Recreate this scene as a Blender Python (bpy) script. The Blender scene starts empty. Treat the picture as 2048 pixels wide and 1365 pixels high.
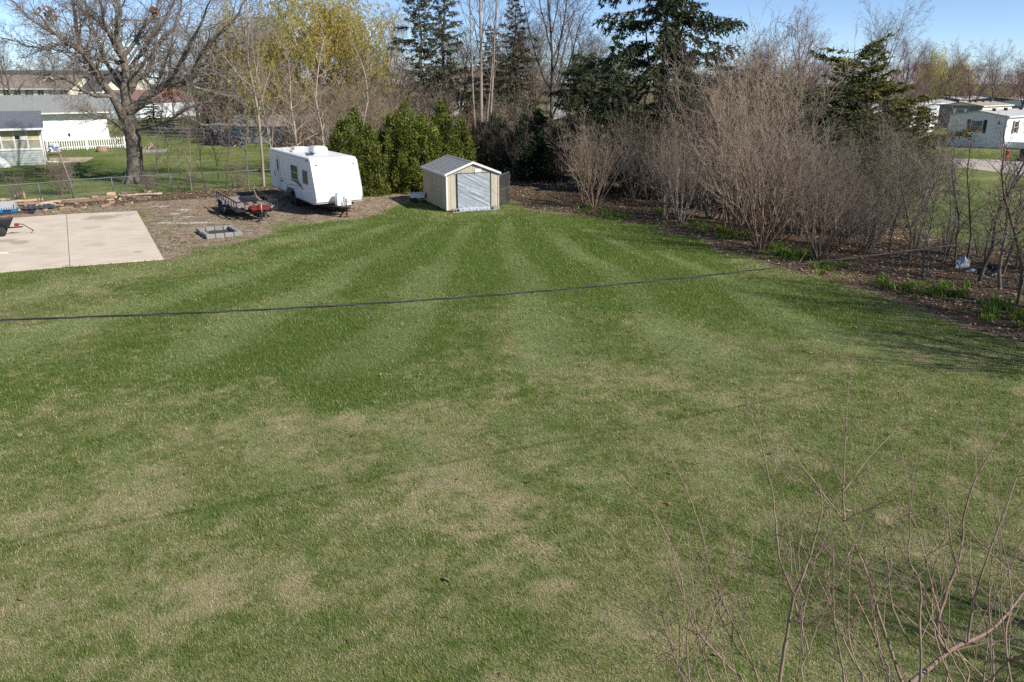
import bpy, math, random
import numpy as np
from mathutils import Vector, Matrix

# ------------------------------------------------------------------ camera, sky, sun, exposure
scene = bpy.context.scene
COL = scene.collection
PITCH = math.radians(17.997)      # the drone looks down by this much
CAMH = 6.6
FPX = 1593.0                      # focal length in pixels of a 2048 wide frame

cam_d = bpy.data.cameras.new('camera')
cam_d.sensor_width = 36.0
cam_d.lens = 36.0 * FPX / 2048.0
cam_d.clip_start = 0.1
cam_d.clip_end = 6000.0
cam = bpy.data.objects.new('camera', cam_d)
cam.location = (0, 0, CAMH)
cam.rotation_euler = (math.pi / 2 - PITCH, 0, 0)
COL.objects.link(cam)
scene.camera = cam

SUN_EL = math.radians(38)
SUN_AZ = math.radians(122)        # clockwise from +Y (straight ahead)
world = bpy.data.worlds.new('World')
scene.world = world
world.use_nodes = True
wn = world.node_tree
wn.nodes.clear()
wo = wn.nodes.new('ShaderNodeOutputWorld')
wb = wn.nodes.new('ShaderNodeBackground')
sky = wn.nodes.new('ShaderNodeTexSky')
sky.sky_type = 'NISHITA'
sky.sun_disc = False
sky.sun_elevation = SUN_EL
sky.sun_rotation = SUN_AZ
sky.altitude = 3000
sky.air_density = 0.75
sky.dust_density = 1.5
sky.ozone_density = 2.6
wb.inputs['Strength'].default_value = 0.118
wn.links.new(sky.outputs[0], wb.inputs[0])
wn.links.new(wb.outputs[0], wo.inputs[0])

sun_d = bpy.data.lights.new('sun', 'SUN')
sun_d.energy = 5.0
sun_d.angle = math.radians(0.7)
sun_d.color = (1.0, 0.94, 0.85)
sun = bpy.data.objects.new('sun', sun_d)
sdir = Vector((math.sin(SUN_AZ) * math.cos(SUN_EL), math.cos(SUN_AZ) * math.cos(SUN_EL), math.sin(SUN_EL)))
sun.rotation_euler = (-sdir).to_track_quat('-Z', 'Y').to_euler()
sun.location = (30, -20, 40)
COL.objects.link(sun)

scene.view_settings.view_transform = 'Standard'
scene.view_settings.look = 'None'
scene.view_settings.exposure = 0.42
scene.view_settings.gamma = 1.0
scene.view_settings.use_curve_mapping = False
scene.render.engine = 'CYCLES'
scene.cycles.use_denoising = False
scene.cycles.max_bounces = 6
scene.cycles.diffuse_bounces = 3
scene.cycles.glossy_bounces = 2
scene.cycles.transmission_bounces = 3
scene.cycles.transparent_max_bounces = 6

# ------------------------------------------------------------------ helpers
def ground_at(u, v, z=0.0):
    """photograph pixel (2048 wide) -> point of the horizontal plane z"""
    x = (u - 1024) / FPX; y = (682.5 - v) / FPX
    dy = math.cos(PITCH) + y * math.sin(PITCH); dz = -math.sin(PITCH) + y * math.cos(PITCH)
    t = (z - CAMH) / dz
    return Vector((x * t, dy * t, z))
def depth_at(u, v, Y):
    x = (u - 1024) / FPX; y = (682.5 - v) / FPX
    dy = math.cos(PITCH) + y * math.sin(PITCH); dz = -math.sin(PITCH) + y * math.cos(PITCH)
    t = Y / dy
    return Vector((x * t, Y, CAMH + dz * t))

MATS = {}
def new_mat(name):
    m = bpy.data.materials.new(name); m.use_nodes = True
    nt = m.node_tree; nt.nodes.clear()
    out = nt.nodes.new('ShaderNodeOutputMaterial')
    MATS[name] = m
    return m, nt, out
def N(nt, kind, **kw):
    n = nt.nodes.new(kind)
    for k, v in kw.items():
        if k in n.inputs: n.inputs[k].default_value = v
        else: setattr(n, k, v)
    return n
def col4(c): return (c[0], c[1], c[2], 1.0)
def mix_rgb(nt, fac, a, b):
    n = nt.nodes.new('ShaderNodeMix'); n.data_type = 'RGBA'
    for sock, val in ((n.inputs[0], fac), (n.inputs[6], a), (n.inputs[7], b)):
        if hasattr(val, 'links') or hasattr(val, 'is_linked'): nt.links.new(val, sock)
        elif isinstance(val, (int, float)): sock.default_value = val
        else: sock.default_value = col4(val)
    return n.outputs[2]
def math_n(nt, op, a, b=None, c=None, clamp=False):
    n = nt.nodes.new('ShaderNodeMath'); n.operation = op; n.use_clamp = clamp
    for i, val in enumerate((a, b, c)):
        if val is None: continue
        if hasattr(val, 'is_linked'): nt.links.new(val, n.inputs[i])
        else: n.inputs[i].default_value = val
    return n.outputs[0]
def ramp(nt, fac, lo, hi):
    n = nt.nodes.new('ShaderNodeMapRange'); n.inputs[1].default_value = lo; n.inputs[2].default_value = hi
    nt.links.new(fac, n.inputs[0]); return n.outputs[0]
def noise(nt, coord, scale, detail=3, rough=0.55, stretch=None):
    if stretch:
        mp = nt.nodes.new('ShaderNodeMapping'); mp.inputs['Scale'].default_value = stretch
        nt.links.new(coord, mp.inputs[0]); coord = mp.outputs[0]
    n = N(nt, 'ShaderNodeTexNoise'); n.inputs['Scale'].default_value = scale
    n.inputs['Detail'].default_value = detail; n.inputs['Roughness'].default_value = rough
    nt.links.new(coord, n.inputs['Vector'])
    return n.outputs['Fac']
def plain(name, c, rough=0.6, var=0.12, scale=6.0, bump=0.0, bscale=40.0, metal=0.0, spec=0.4, stretch=None, dirt=None, objrand=0.0):
    """painted / raw surface: base colour with procedural unevenness, optional grime and bump"""
    m, nt, out = new_mat(name)
    tc = N(nt, 'ShaderNodeTexCoord'); co = tc.outputs['Object']
    b = N(nt, 'ShaderNodeBsdfPrincipled'); b.inputs['Roughness'].default_value = rough
    b.inputs['Metallic'].default_value = metal; b.inputs['Specular IOR Level'].default_value = spec
    f = ramp(nt, noise(nt, co, scale, 4, 0.6, stretch), 0.3, 0.7)
    lo = [x * (1 - var) for x in c]; hi = [min(1, x * (1 + var)) for x in c]
    colr = mix_rgb(nt, f, lo, hi)
    if dirt:
        g = ramp(nt, noise(nt, co, scale * 0.45, 6, 0.7), 0.52, 0.78)
        colr = mix_rgb(nt, math_n(nt, 'MULTIPLY', g, dirt[3]), colr, dirt[:3])
    if objrand:
        oi = N(nt, 'ShaderNodeObjectInfo')
        hs = N(nt, 'ShaderNodeHueSaturation')
        nt.links.new(math_n(nt, 'MULTIPLY_ADD', oi.outputs['Random'], objrand * 2, 1 - objrand), hs.inputs['Value'])
        nt.links.new(colr, hs.inputs['Color']); colr = hs.outputs[0]
    nt.links.new(colr, b.inputs['Base Color'])
    if bump:
        bp = N(nt, 'ShaderNodeBump'); bp.inputs['Strength'].default_value = bump; bp.inputs['Distance'].default_value = 0.02
        nt.links.new(noise(nt, co, bscale, 3, 0.6, stretch), bp.inputs['Height']); nt.links.new(bp.outputs[0], b.inputs['Normal'])
    nt.links.new(b.outputs[0], out.inputs[0])
    return m
def bark(name, c1, c2, scale=3.0):
    m, nt, out = new_mat(name)
    tc = N(nt, 'ShaderNodeTexCoord'); co = tc.outputs['Object']
    b = N(nt, 'ShaderNodeBsdfPrincipled'); b.inputs['Roughness'].default_value = 0.9; b.inputs['Specular IOR Level'].default_value = 0.15
    f1 = noise(nt, co, scale * 4, 4, 0.7, (1, 1, 0.18)); f2 = noise(nt, co, scale * 0.6, 3, 0.6)
    f = ramp(nt, math_n(nt, 'ADD', math_n(nt, 'MULTIPLY', f1, 0.6), math_n(nt, 'MULTIPLY', f2, 0.4)), 0.36, 0.64)
    oi = N(nt, 'ShaderNodeObjectInfo'); hs = N(nt, 'ShaderNodeHueSaturation')
    nt.links.new(math_n(nt, 'MULTIPLY_ADD', oi.outputs['Random'], 0.4, 0.8), hs.inputs['Value'])
    nt.links.new(mix_rgb(nt, f, c1, c2), hs.inputs['Color'])
    nt.links.new(hs.outputs[0], b.inputs['Base Color'])
    bp = N(nt, 'ShaderNodeBump'); bp.inputs['Strength'].default_value = 0.6; bp.inputs['Distance'].default_value = 0.03
    nt.links.new(f1, bp.inputs['Height']); nt.links.new(bp.outputs[0], b.inputs['Normal'])
    nt.links.new(b.outputs[0], out.inputs[0])
    return m
def foliage(name, cs, trans=0.3, rough=0.55, spec=0.3):
    """cs: three colours mixed by each leaf's own random value, and a patchy brownish variation"""
    m, nt, out = new_mat(name)
    at = N(nt, 'ShaderNodeAttribute'); at.attribute_name = 'rnd'
    tc = N(nt, 'ShaderNodeTexCoord')
    c = mix_rgb(nt, ramp(nt, at.outputs['Fac'], 0.0, 0.55), cs[0], cs[1])
    c = mix_rgb(nt, ramp(nt, at.outputs['Fac'], 0.55, 1.0), c, cs[2])
    oi = N(nt, 'ShaderNodeObjectInfo'); hs = N(nt, 'ShaderNodeHueSaturation')
    nt.links.new(math_n(nt, 'MULTIPLY_ADD', oi.outputs['Random'], 0.3, 0.85), hs.inputs['Value'])
    nt.links.new(c, hs.inputs['Color']); c = hs.outputs[0]
    b = N(nt, 'ShaderNodeBsdfPrincipled'); b.inputs['Roughness'].default_value = rough; b.inputs['Specular IOR Level'].default_value = spec
    nt.links.new(c, b.inputs['Base Color'])
    t = N(nt, 'ShaderNodeBsdfTranslucent'); nt.links.new(c, t.inputs['Color'])
    mx = N(nt, 'ShaderNodeMixShader'); mx.inputs[0].default_value = trans
    nt.links.new(b.outputs[0], mx.inputs[1]); nt.links.new(t.outputs[0], mx.inputs[2])
    nt.links.new(mx.outputs[0], out.inputs[0])
    return m
def glass_mat(name, c=(0.03, 0.035, 0.04), rough=0.05):
    m, nt, out = new_mat(name)
    b = N(nt, 'ShaderNodeBsdfPrincipled'); b.inputs['Base Color'].default_value = col4(c)
    b.inputs['Roughness'].default_value = rough; b.inputs['Specular IOR Level'].default_value = 0.6
    tc = N(nt, 'ShaderNodeTexCoord'); bp = N(nt, 'ShaderNodeBump'); bp.inputs['Strength'].default_value = 0.05
    nt.links.new(noise(nt, tc.outputs['Object'], 2.0), bp.inputs['Height']); nt.links.new(bp.outputs[0], b.inputs['Normal'])
    nt.links.new(b.outputs[0], out.inputs[0]); return m

def raw_mesh(name, V, F, rnd=None, smooth=False):
    """V (n,3), F (m,3|4) numpy arrays -> mesh"""
    V = np.asarray(V, dtype=np.float32); F = np.asarray(F, dtype=np.int32)
    me = bpy.data.meshes.new(name)
    k = F.shape[1]
    me.vertices.add(len(V)); me.vertices.foreach_set('co', V.ravel())
    me.loops.add(F.size); me.loops.foreach_set('vertex_index', F.ravel())
    me.polygons.add(len(F))
    me.polygons.foreach_set('loop_start', np.arange(0, F.size, k, dtype=np.int32))
    me.polygons.foreach_set('loop_total', np.full(len(F), k, dtype=np.int32))
    if rnd is not None:
        a = me.attributes.new('rnd', 'FLOAT', 'POINT'); a.data.foreach_set('value', np.asarray(rnd, dtype=np.float32))
    if smooth: me.polygons.foreach_set('use_smooth', np.ones(len(F), dtype=bool))
    me.update(calc_edges=True)
    return me

class MB:
    """collects simple shapes into one mesh"""
    def __init__(s): s.v = []; s.f = []; s.sm = []
    def add(s, vs, fs, smooth=False):
        o = len(s.v); s.v += [tuple(v) for v in vs]
        for f in fs: s.f.append(tuple(i + o for i in f)); s.sm.append(smooth)
        return s
    def box(s, x0, x1, y0, y1, z0, z1, M=None):
        vs = [(x, y, z) for x in (x0, x1) for y in (y0, y1) for z in (z0, z1)]
        if M is not None: vs = [M @ Vector(v) for v in vs]
        return s.add(vs, [(0, 1, 3, 2), (4, 6, 7, 5), (0, 4, 5, 1), (2, 3, 7, 6), (0, 2, 6, 4), (1, 5, 7, 3)])
    def bevbox(s, x0, x1, y0, y1, z0, z1, b=0.02, M=None):
        """box with chamfered edges"""
        vs = []; idx = {}
        for ix, x in enumerate((x0, x1)):
            for iy, y in enumerate((y0, y1)):
                for iz, z in enumerate((z0, z1)):
                    sx = b if ix == 0 else -b; sy = b if iy == 0 else -b; sz = b if iz == 0 else -b
                    for a, p in enumerate(((x, y + sy, z + sz), (x + sx, y, z + sz), (x + sx, y + sy, z))):
                        idx[(ix, iy, iz, a)] = len(vs); vs.append(p)
        fs = []
        for i in (0, 1):
            fs.append([idx[(i, a, c, 0)] for a, c in ((0, 0), (0, 1), (1, 1), (1, 0))])
            fs.append([idx[(a, i, c, 1)] for a, c in ((0, 0), (1, 0), (1, 1), (0, 1))])
            fs.append([idx[(a, c, i, 2)] for a, c in ((0, 0), (0, 1), (1, 1), (1, 0))])
        for i in (0, 1):
            for j in (0, 1):
                fs.append([idx[(i, j, 0, 0)], idx[(i, j, 1, 0)], idx[(i, j, 1, 1)], idx[(i, j, 0, 1)]])
                fs.append([idx[(i, 0, j, 0)], idx[(i, 1, j, 0)], idx[(i, 1, j, 2)], idx[(i, 0, j, 2)]])
                fs.append([idx[(0, i, j, 1)], idx[(1, i, j, 1)], idx[(1, i, j, 2)], idx[(0, i, j, 2)]])
                for k in (0, 1): fs.append([idx[(i, j, k, a)] for a in (0, 1, 2)])
        if M is not None: vs = [M @ Vector(v) for v in vs]
        return s.add(vs, fs)
    def tube(s, pts, r, n=6, cap=True):
        pts = [Vector(p) for p in pts]; rs = r if isinstance(r, (list, tuple)) else [r] * len(pts)
        vs = []; fs = []
        for i, p in enumerate(pts):
            d = (pts[min(i + 1, len(pts) - 1)] - pts[max(i - 1, 0)]).normalized()
            a = d.cross(Vector((0, 0, 1)) if abs(d.z) < 0.9 else Vector((1, 0, 0))).normalized(); b = d.cross(a)
            for k in range(n):
                t = 2 * math.pi * k / n; vs.append(p + (a * math.cos(t) + b * math.sin(t)) * rs[i])
        for i in range(len(pts) - 1):
            for k in range(n): fs.append((i * n + k, i * n + (k + 1) % n, (i + 1) * n + (k + 1) % n, (i + 1) * n + k))
        if cap: fs.append(tuple(range(n - 1, -1, -1))); fs.append(tuple(range((len(pts) - 1) * n, len(pts) * n)))
        return s.add(vs, fs, n > 6)
    def prism(s, prof, y0, y1, M=None, axis='y'):
        """profile [(a, z)] extruded along y (a = x) or x (a = y)"""
        n = len(prof)
        mk = (lambda a, z, e: (a, e, z)) if axis == 'y' else (lambda a, z, e: (e, a, z))
        vs = [mk(a, z, y0) for a, z in prof] + [mk(a, z, y1) for a, z in prof]
        fs = [tuple(range(n)), tuple(range(2 * n - 1, n - 1, -1))] + [(i, i + n, (i + 1) % n + n, (i + 1) % n) for i in range(n)]
        if M is not None: vs = [M @ Vector(v) for v in vs]
        return s.add(vs, fs)
    def disc(s, c, axis, r, h, n=18, r2=None):
        c = Vector(c); d = Vector(axis).normalized()
        return s.tube([c - d * h / 2, c + d * h / 2], [r, r2 if r2 is not None else r], n)
    def mesh(s, name):
        me = bpy.data.meshes.new(name); me.from_pydata(s.v, [], s.f)
        me.polygons.foreach_set('use_smooth', s.sm); me.update()
        return me

def link(name, data, mat=None, parent=None):
    o = bpy.data.objects.new(name, data)
    if mat is not None:
        if len(data.materials) == 0: data.materials.append(MATS[mat] if isinstance(mat, str) else mat)
    COL.objects.link(o)
    if parent is not None: o.parent = parent
    return o
def part(name, mb, mat, parent, label=None):
    me = mb.mesh(name) if isinstance(mb, MB) else mb
    o = link(name, me, mat, parent)
    if label: o['label'] = label
    return o
def tag(o, label, cat, group=None):
    o['label'] = label; o['category'] = cat
    if group: o['group'] = group
    return o
def thing(name, label, cat, loc=(0, 0, 0), rz=0.0, group=None):
    o = bpy.data.objects.new(name, None); COL.objects.link(o)
    o.location = loc; o.rotation_euler = (0, 0, rz); o.empty_display_size = 0.2
    return tag(o, label, cat, group)
def copy_tree(o, parent=None):
    c = o.copy(); COL.objects.link(c)
    if parent is not None: c.parent = parent
    for ch in list(o.children): copy_tree(ch, c)
    return c
def structure(o): o['kind'] = 'structure'; return o
def RZ(a): return Matrix.Rotation(a, 4, 'Z')
def T(x, y, z): return Matrix.Translation((x, y, z))

# ------------------------------------------------------------------ numpy value noise (ground masks)
_rs = np.random.RandomState(7)
_grid = _rs.rand(256, 256)
def vnoise(x, y, s, off=0):
    x = x / s + off * 17.3; y = y / s + off * 9.1
    xi = np.floor(x).astype(int); yi = np.floor(y).astype(int); fx = x - xi; fy = y - yi
    fx = fx * fx * (3 - 2 * fx); fy = fy * fy * (3 - 2 * fy)
    g = lambda a, b: _grid[a % 256, b % 256]
    return (g(xi, yi) * (1 - fx) + g(xi + 1, yi) * fx) * (1 - fy) + (g(xi, yi + 1) * (1 - fx) + g(xi + 1, yi + 1) * fx) * fy
def fbm(x, y, s, off=0, oct=4):
    a = 0; w = 0
    for k in range(oct): a = a + vnoise(x, y, s / 2 ** k, off + k) / 1.7 ** k; w += 1 / 1.7 ** k
    return a / w
def sdist(x, y, poly):
    """signed distance to polygon, positive inside"""
    d = np.full(x.shape, 1e9); inside = np.zeros(x.shape, bool); n = len(poly)
    for i in range(n):
        x0, y0 = poly[i]; x1, y1 = poly[(i + 1) % n]
        ex, ey = x1 - x0, y1 - y0; L2 = ex * ex + ey * ey + 1e-12
        t = np.clip(((x - x0) * ex + (y - y0) * ey) / L2, 0, 1)
        d = np.minimum(d, np.hypot(x - x0 - t * ex, y - y0 - t * ey))
        c = ((y0 > y) != (y1 > y)) & (x < (x1 - x0) * (y - y0) / (y1 - y0 + 1e-12) + x0)
        inside ^= c
    return np.where(inside, d, -d)
def sstep(x, a, b):
    t = np.clip((x - a) / (b - a), 0, 1); return t * t * (3 - 2 * t)
def gpoly(pts): return [tuple(ground_at(u, v)[:2]) for u, v in pts]
# ------------------------------------------------------------------ ground: one sheet to the horizon, masks as attributes
PAD = gpoly([(327, 520), (274, 424), (40, 437), (-260, 455), (-420, 590), (0, 546), (140, 534)])
DIRT_L = gpoly([(-300, 420), (0, 412), (150, 400), (300, 388), (420, 382), (540, 376), (650, 372), (740, 378), (830, 384), (850, 400), (812, 408), (790, 420),
                (735, 436), (690, 440), (640, 446), (560, 452), (540, 470), (520, 482), (470, 490), (395, 492), (350, 500), (328, 522), (300, 470), (270, 424), (0, 440), (-300, 460)])
BED_R = gpoly([(1012, 404), (1060, 418), (1130, 426), (1180, 437), (1240, 447), (1300, 452), (1390, 474), (1440, 498), (1500, 520), (1570, 545), (1650, 556), (1750, 585), (1830, 615), (1930, 655), (2048, 694), (2300, 780),
               (2500, 700), (2200, 520), (2048, 505), (1880, 476), (1800, 430), (1740, 370), (1600, 330), (1400, 305), (1200, 300), (1000, 310), (860, 318), (820, 350), (880, 380), (990, 385)])
WOODS = gpoly([(660, 300), (980, 330), (1100, 345), (1400, 325), (1620, 345), (1760, 395), (1790, 345), (1700, 285), (1400, 270), (1000, 275), (700, 280)])
FENCE_STRIP = gpoly([(-300, 428), (0, 410), (110, 398), (230, 388), (330, 380), (450, 372), (560, 366), (560, 388), (420, 396), (230, 410), (110, 418), (0, 432), (-300, 450)])
FIRE_DIRT = gpoly([(395, 492), (400, 450), (500, 446), (545, 452), (522, 486), (470, 488)])

WEDGE = gpoly([(455, 690), (480, 655), (560, 650), (640, 640), (800, 645), (890, 680), (850, 720), (740, 745), (690, 775), (695, 815), (650, 825), (600, 770), (530, 720)])
WEDGE_PALE = gpoly([(470, 720), (530, 725), (600, 775), (655, 832), (640, 860), (540, 850), (470, 790)])
def ground_masks(x, y):
    wob = (fbm(x, y, 2.2, 3) - 0.5) * 2.2 + (fbm(x, y, 0.6, 5) - 0.5) * 1.0
    d_l = sdist(x, y, DIRT_L) ; d_r = sdist(x, y, BED_R); d_w = sdist(x, y, WOODS)
    dirt = np.maximum.reduce([sstep(d_l + wob * 1.1, -0.9, 0.7) * (0.42 + 0.75 * fbm(x, y, 1.8, 11)), sstep(d_r + wob * 1.0, -0.5, 0.45) * (1 - 0.75 * sstep(fbm(x, y, 1.1, 97, 3), 0.54, 0.66) * (1 - sstep(d_r, 1.2, 3.5))), sstep(d_w + wob, -0.6, 0.6) * 0.95])
    # leaf litter lies thickest in the bed and along the fence
    litter = np.maximum(sstep(d_r + wob * 0.6, -0.2, 0.5), sstep(sdist(x, y, FENCE_STRIP) + wob * 0.5, -0.3, 0.3) * 0.9)
    # lush: soft patches of greener grass
    lush = fbm(x, y, 5.0, 21, 4)
    lush = (lush - 0.5) * 0.62 + 0.53 + 0.72 * (fbm(x, y, 1.3, 23, 4) - 0.5)
    for u, v, r, a in ((600, 700, 2.2, .35), (670, 790, 1.2, .35), (820, 690, 1.8, .25), (1010, 470, 4.5, .38), (1120, 520, 4.0, .30), (1240, 560, 3.2, .25), (560, 560, 3.0, .18), (1560, 610, 2.0, .35), (1350, 480, 3.0, .35), (250, 770, 1.5, .25), (730, 470, 4.0, .12),
                       (900, 1060, .45, -.45), (1040, 1050, .5, -.45), (985, 1040, .5, -.3), (620, 880, .5, -.25), (160, 580, 1.5, -.2), (330, 690, 1.0, -.15), (1250, 760, .9, -.15), (760, 860, .5, -.25), (690, 850, .35, -.25), (820, 1190, .4, -.25), (640, 1160, .5, -.25), (590, 1190, .35, -.2), (1480, 520, .6, -.2), (260, 1250, .5, -.25), (870, 985, .4, -.25), (230, 1010, .6, -.15)):
        p = ground_at(u, v); lush = lush + a * np.where(a < 0, 1.7 * sstep(fbm(x, y, 0.45, 29, 3), 0.42, 0.62), 1.0) * np.exp(-((x - p.x) ** 2 + (y - p.y) ** 2) / (2 * r * r))
    # small ragged worn spots
    lush = lush - 0.38 * sstep(fbm(x, y, 0.7, 91, 4), 0.60, 0.74) * (1 - 0.6 * sstep(y, 16, 26))
    lush = lush + 0.46 * sstep(sdist(x, y, WEDGE) + (fbm(x, y, 0.8, 95, 3) - 0.5) * 0.9, -0.25, 0.35) - 0.12 * sstep(sdist(x, y, WEDGE_PALE) + (fbm(x, y, 0.8, 96, 3) - 0.5) * 0.9, -0.2, 0.4)
    # the lawn further back is greener than the worn foreground
    lush = lush + 0.10 * sstep(y, 13, 28) + 0.03
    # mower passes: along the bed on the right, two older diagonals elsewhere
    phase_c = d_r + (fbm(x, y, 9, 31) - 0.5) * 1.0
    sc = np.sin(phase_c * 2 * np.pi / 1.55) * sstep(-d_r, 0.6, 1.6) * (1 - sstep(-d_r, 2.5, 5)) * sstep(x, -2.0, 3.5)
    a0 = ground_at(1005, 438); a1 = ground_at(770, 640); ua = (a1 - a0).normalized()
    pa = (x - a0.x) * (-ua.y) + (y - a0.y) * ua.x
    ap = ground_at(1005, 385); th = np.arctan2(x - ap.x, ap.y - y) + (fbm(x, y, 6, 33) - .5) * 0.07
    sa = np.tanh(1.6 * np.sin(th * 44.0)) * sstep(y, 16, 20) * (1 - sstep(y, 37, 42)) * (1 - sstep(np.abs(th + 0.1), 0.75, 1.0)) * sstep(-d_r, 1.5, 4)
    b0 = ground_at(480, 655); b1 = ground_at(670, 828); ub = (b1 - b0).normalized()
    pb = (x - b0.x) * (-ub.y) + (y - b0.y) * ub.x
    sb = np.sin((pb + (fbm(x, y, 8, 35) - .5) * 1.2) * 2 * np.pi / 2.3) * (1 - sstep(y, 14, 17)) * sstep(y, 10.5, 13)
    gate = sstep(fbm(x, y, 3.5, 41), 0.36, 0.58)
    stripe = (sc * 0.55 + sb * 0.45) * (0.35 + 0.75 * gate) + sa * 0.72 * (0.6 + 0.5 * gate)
    return np.clip(dirt, 0, 1), np.clip(litter, 0, 1), np.clip(lush, 0, 1), np.clip(stripe * 0.5 + 0.5, 0, 1)

def axis(*spans):
    a = []
    for lo, hi, st in spans: a += list(np.arange(lo, hi, st))
    return np.array(a + [spans[-1][1]])
gx = axis((-2500, -400, 300), (-400, -80, 20), (-80, -31, 1.5), (-31, 25, 0.26), (25, 80, 1.5), (80, 400, 20), (400, 2500, 300))
gy = axis((-60, 5.5, 6), (5.5, 52, 0.26), (52, 110, 1.2), (110, 400, 15), (400, 3500, 300))
X, Y = np.meshgrid(gx, gy)
dm, lm, gm, sm_ = ground_masks(X.ravel(), Y.ravel())
far = sstep(Y.ravel(), 56, 66)
nxg, nyg = len(gx), len(gy)
ii = (np.arange(nyg - 1)[:, None] * nxg + np.arange(nxg - 1)[None, :]).ravel()
me = raw_mesh('ground', np.stack([X.ravel(), Y.ravel(), np.zeros(X.size)], 1), np.stack([ii, ii + 1, ii + nxg + 1, ii + nxg], 1))
for nm, val in (('dirt', dm), ('litter', lm), ('lush', gm), ('stripe', sm_)):
    a = me.attributes.new(nm, 'FLOAT', 'POINT'); a.data.foreach_set('value', val.astype(np.float32))

LUSH = (0.084, 0.130, 0.022); MID = (0.220, 0.230, 0.094); STRAW = (0.34, 0.295, 0.17); PALE = (0.215, 0.265, 0.105)
def lawn_colour(nt, lush, stripe, fine, wf=0.62):
    """shared by the sheet and the blades: lush -> worn green -> straw, mower stripes lean pale"""
    t = math_n(nt, 'ADD', lush, math_n(nt, 'MULTIPLY_ADD', fine, wf, -wf / 2))
    c = mix_rgb(nt, ramp(nt, t, 0.36, 0.86), MID, LUSH)
    c = mix_rgb(nt, ramp(nt, t, 0.34, -0.02), c, STRAW)
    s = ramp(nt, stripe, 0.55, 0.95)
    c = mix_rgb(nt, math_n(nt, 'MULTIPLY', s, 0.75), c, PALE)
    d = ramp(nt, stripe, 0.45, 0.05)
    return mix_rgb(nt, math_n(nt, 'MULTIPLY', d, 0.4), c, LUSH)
def attr(nt, name):
    a = N(nt, 'ShaderNodeAttribute'); a.attribute_name = name; return a.outputs['Fac']

m, nt, out = new_mat('ground')
geo = N(nt, 'ShaderNodeNewGeometry'); pos = geo.outputs['Position']
b = N(nt, 'ShaderNodeBsdfPrincipled'); b.inputs['Roughness'].default_value = 0.95; b.inputs['Specular IOR Level'].default_value = 0.1
n_fine = noise(nt, pos, 9.0, 5, 0.75); n_blade = noise(nt, pos, 38.0, 3, 0.7); n_big = noise(nt, pos, 1.1, 4, 0.6); n_mid = noise(nt, pos, 2.6, 4, 0.65)
fine = math_n(nt, 'ADD', math_n(nt, 'MULTIPLY', n_fine, 0.6), math_n(nt, 'MULTIPLY', n_blade, 0.4))
gc = lawn_colour(nt, math_n(nt, 'ADD', attr(nt, 'lush'), math_n(nt, 'MULTIPLY_ADD', n_mid, 1.5, -0.75)), attr(nt, 'stripe'), fine)
hv = N(nt, 'ShaderNodeHueSaturation'); nt.links.new(gc, hv.inputs['Color'])
nt.links.new(math_n(nt, 'MULTIPLY_ADD', n_blade, 1.3, 0.35), hv.inputs['Value']); gc = hv.outputs[0]
dc = mix_rgb(nt, ramp(nt, n_fine, 0.35, 0.65), (0.27, 0.195, 0.14), (0.45, 0.35, 0.26))
dc = mix_rgb(nt, ramp(nt, n_blade, 0.55, 0.75), dc, (0.47, 0.385, 0.295))
dc = mix_rgb(nt, math_n(nt, 'MULTIPLY', ramp(nt, n_mid, 0.56, 0.44), 0.55), dc, (0.13, 0.10, 0.075))
dc = mix_rgb(nt, math_n(nt, 'MULTIPLY', ramp(nt, n_big, 0.52, 0.66), 0.8), dc, (0.15, 0.155, 0.06))
lc = mix_rgb(nt, ramp(nt, n_blade, 0.35, 0.65), (0.045, 0.033, 0.025), (0.17, 0.12, 0.082))
lc = mix_rgb(nt, ramp(nt, n_fine, 0.52, 0.66), lc, (0.10, 0.072, 0.05))
dc = mix_rgb(nt, attr(nt, 'litter'), dc, lc)
dfac = ramp(nt, math_n(nt, 'ADD', attr(nt, 'dirt'), math_n(nt, 'MULTIPLY_ADD', n_fine, 1.1, -0.55)), 0.34, 0.62)
# pale lime dust trodden into the soil beside the pad
for (u, v, r, sx_, sy_) in ((322, 413, 0.55, 1.0, 0.45), (368, 420, 0.6, 0.8, 0.8), (378, 434, 0.35, 1.2, 0.6), (338, 446, 0.7, 1.3, 0.45), (375, 447, 0.5, 1.3, 0.5), (402, 446, 0.6, 1.3, 0.5), (350, 428, 0.4, 0.8, 0.8)):
    p = ground_at(u, v); vd = N(nt, 'ShaderNodeVectorMath'); vd.operation = 'DISTANCE'
    mp = N(nt, 'ShaderNodeMapping'); mp.inputs['Location'].default_value = (-p.x / sx_, -p.y / sy_, 0); mp.inputs['Scale'].default_value = (1 / sx_, 1 / sy_, 1)
    nt.links.new(pos, mp.inputs[0]); nt.links.new(mp.outputs[0], vd.inputs[0]); vd.inputs[1].default_value = (0, 0, 0)
    e = math_n(nt, 'ADD', vd.outputs['Value'], math_n(nt, 'MULTIPLY_ADD', n_fine, r * 3.2, -r * 1.6))
    dc = mix_rgb(nt, math_n(nt, 'MULTIPLY', ramp(nt, e, r, r * 0.35), 0.85), dc, (0.62, 0.58, 0.53))
c = mix_rgb(nt, dfac, gc, dc)
nt.links.new(c, b.inputs['Base Color'])
bp = N(nt, 'ShaderNodeBump'); bp.inputs['Strength'].default_value = 0.9; bp.inputs['Distance'].default_value = 0.05
nt.links.new(math_n(nt, 'ADD', n_blade, n_fine), bp.inputs['Height']); nt.links.new(bp.outputs[0], b.inputs['Normal'])
nt.links.new(b.outputs[0], out.inputs[0])
structure(link('ground', me, 'ground'))

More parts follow.
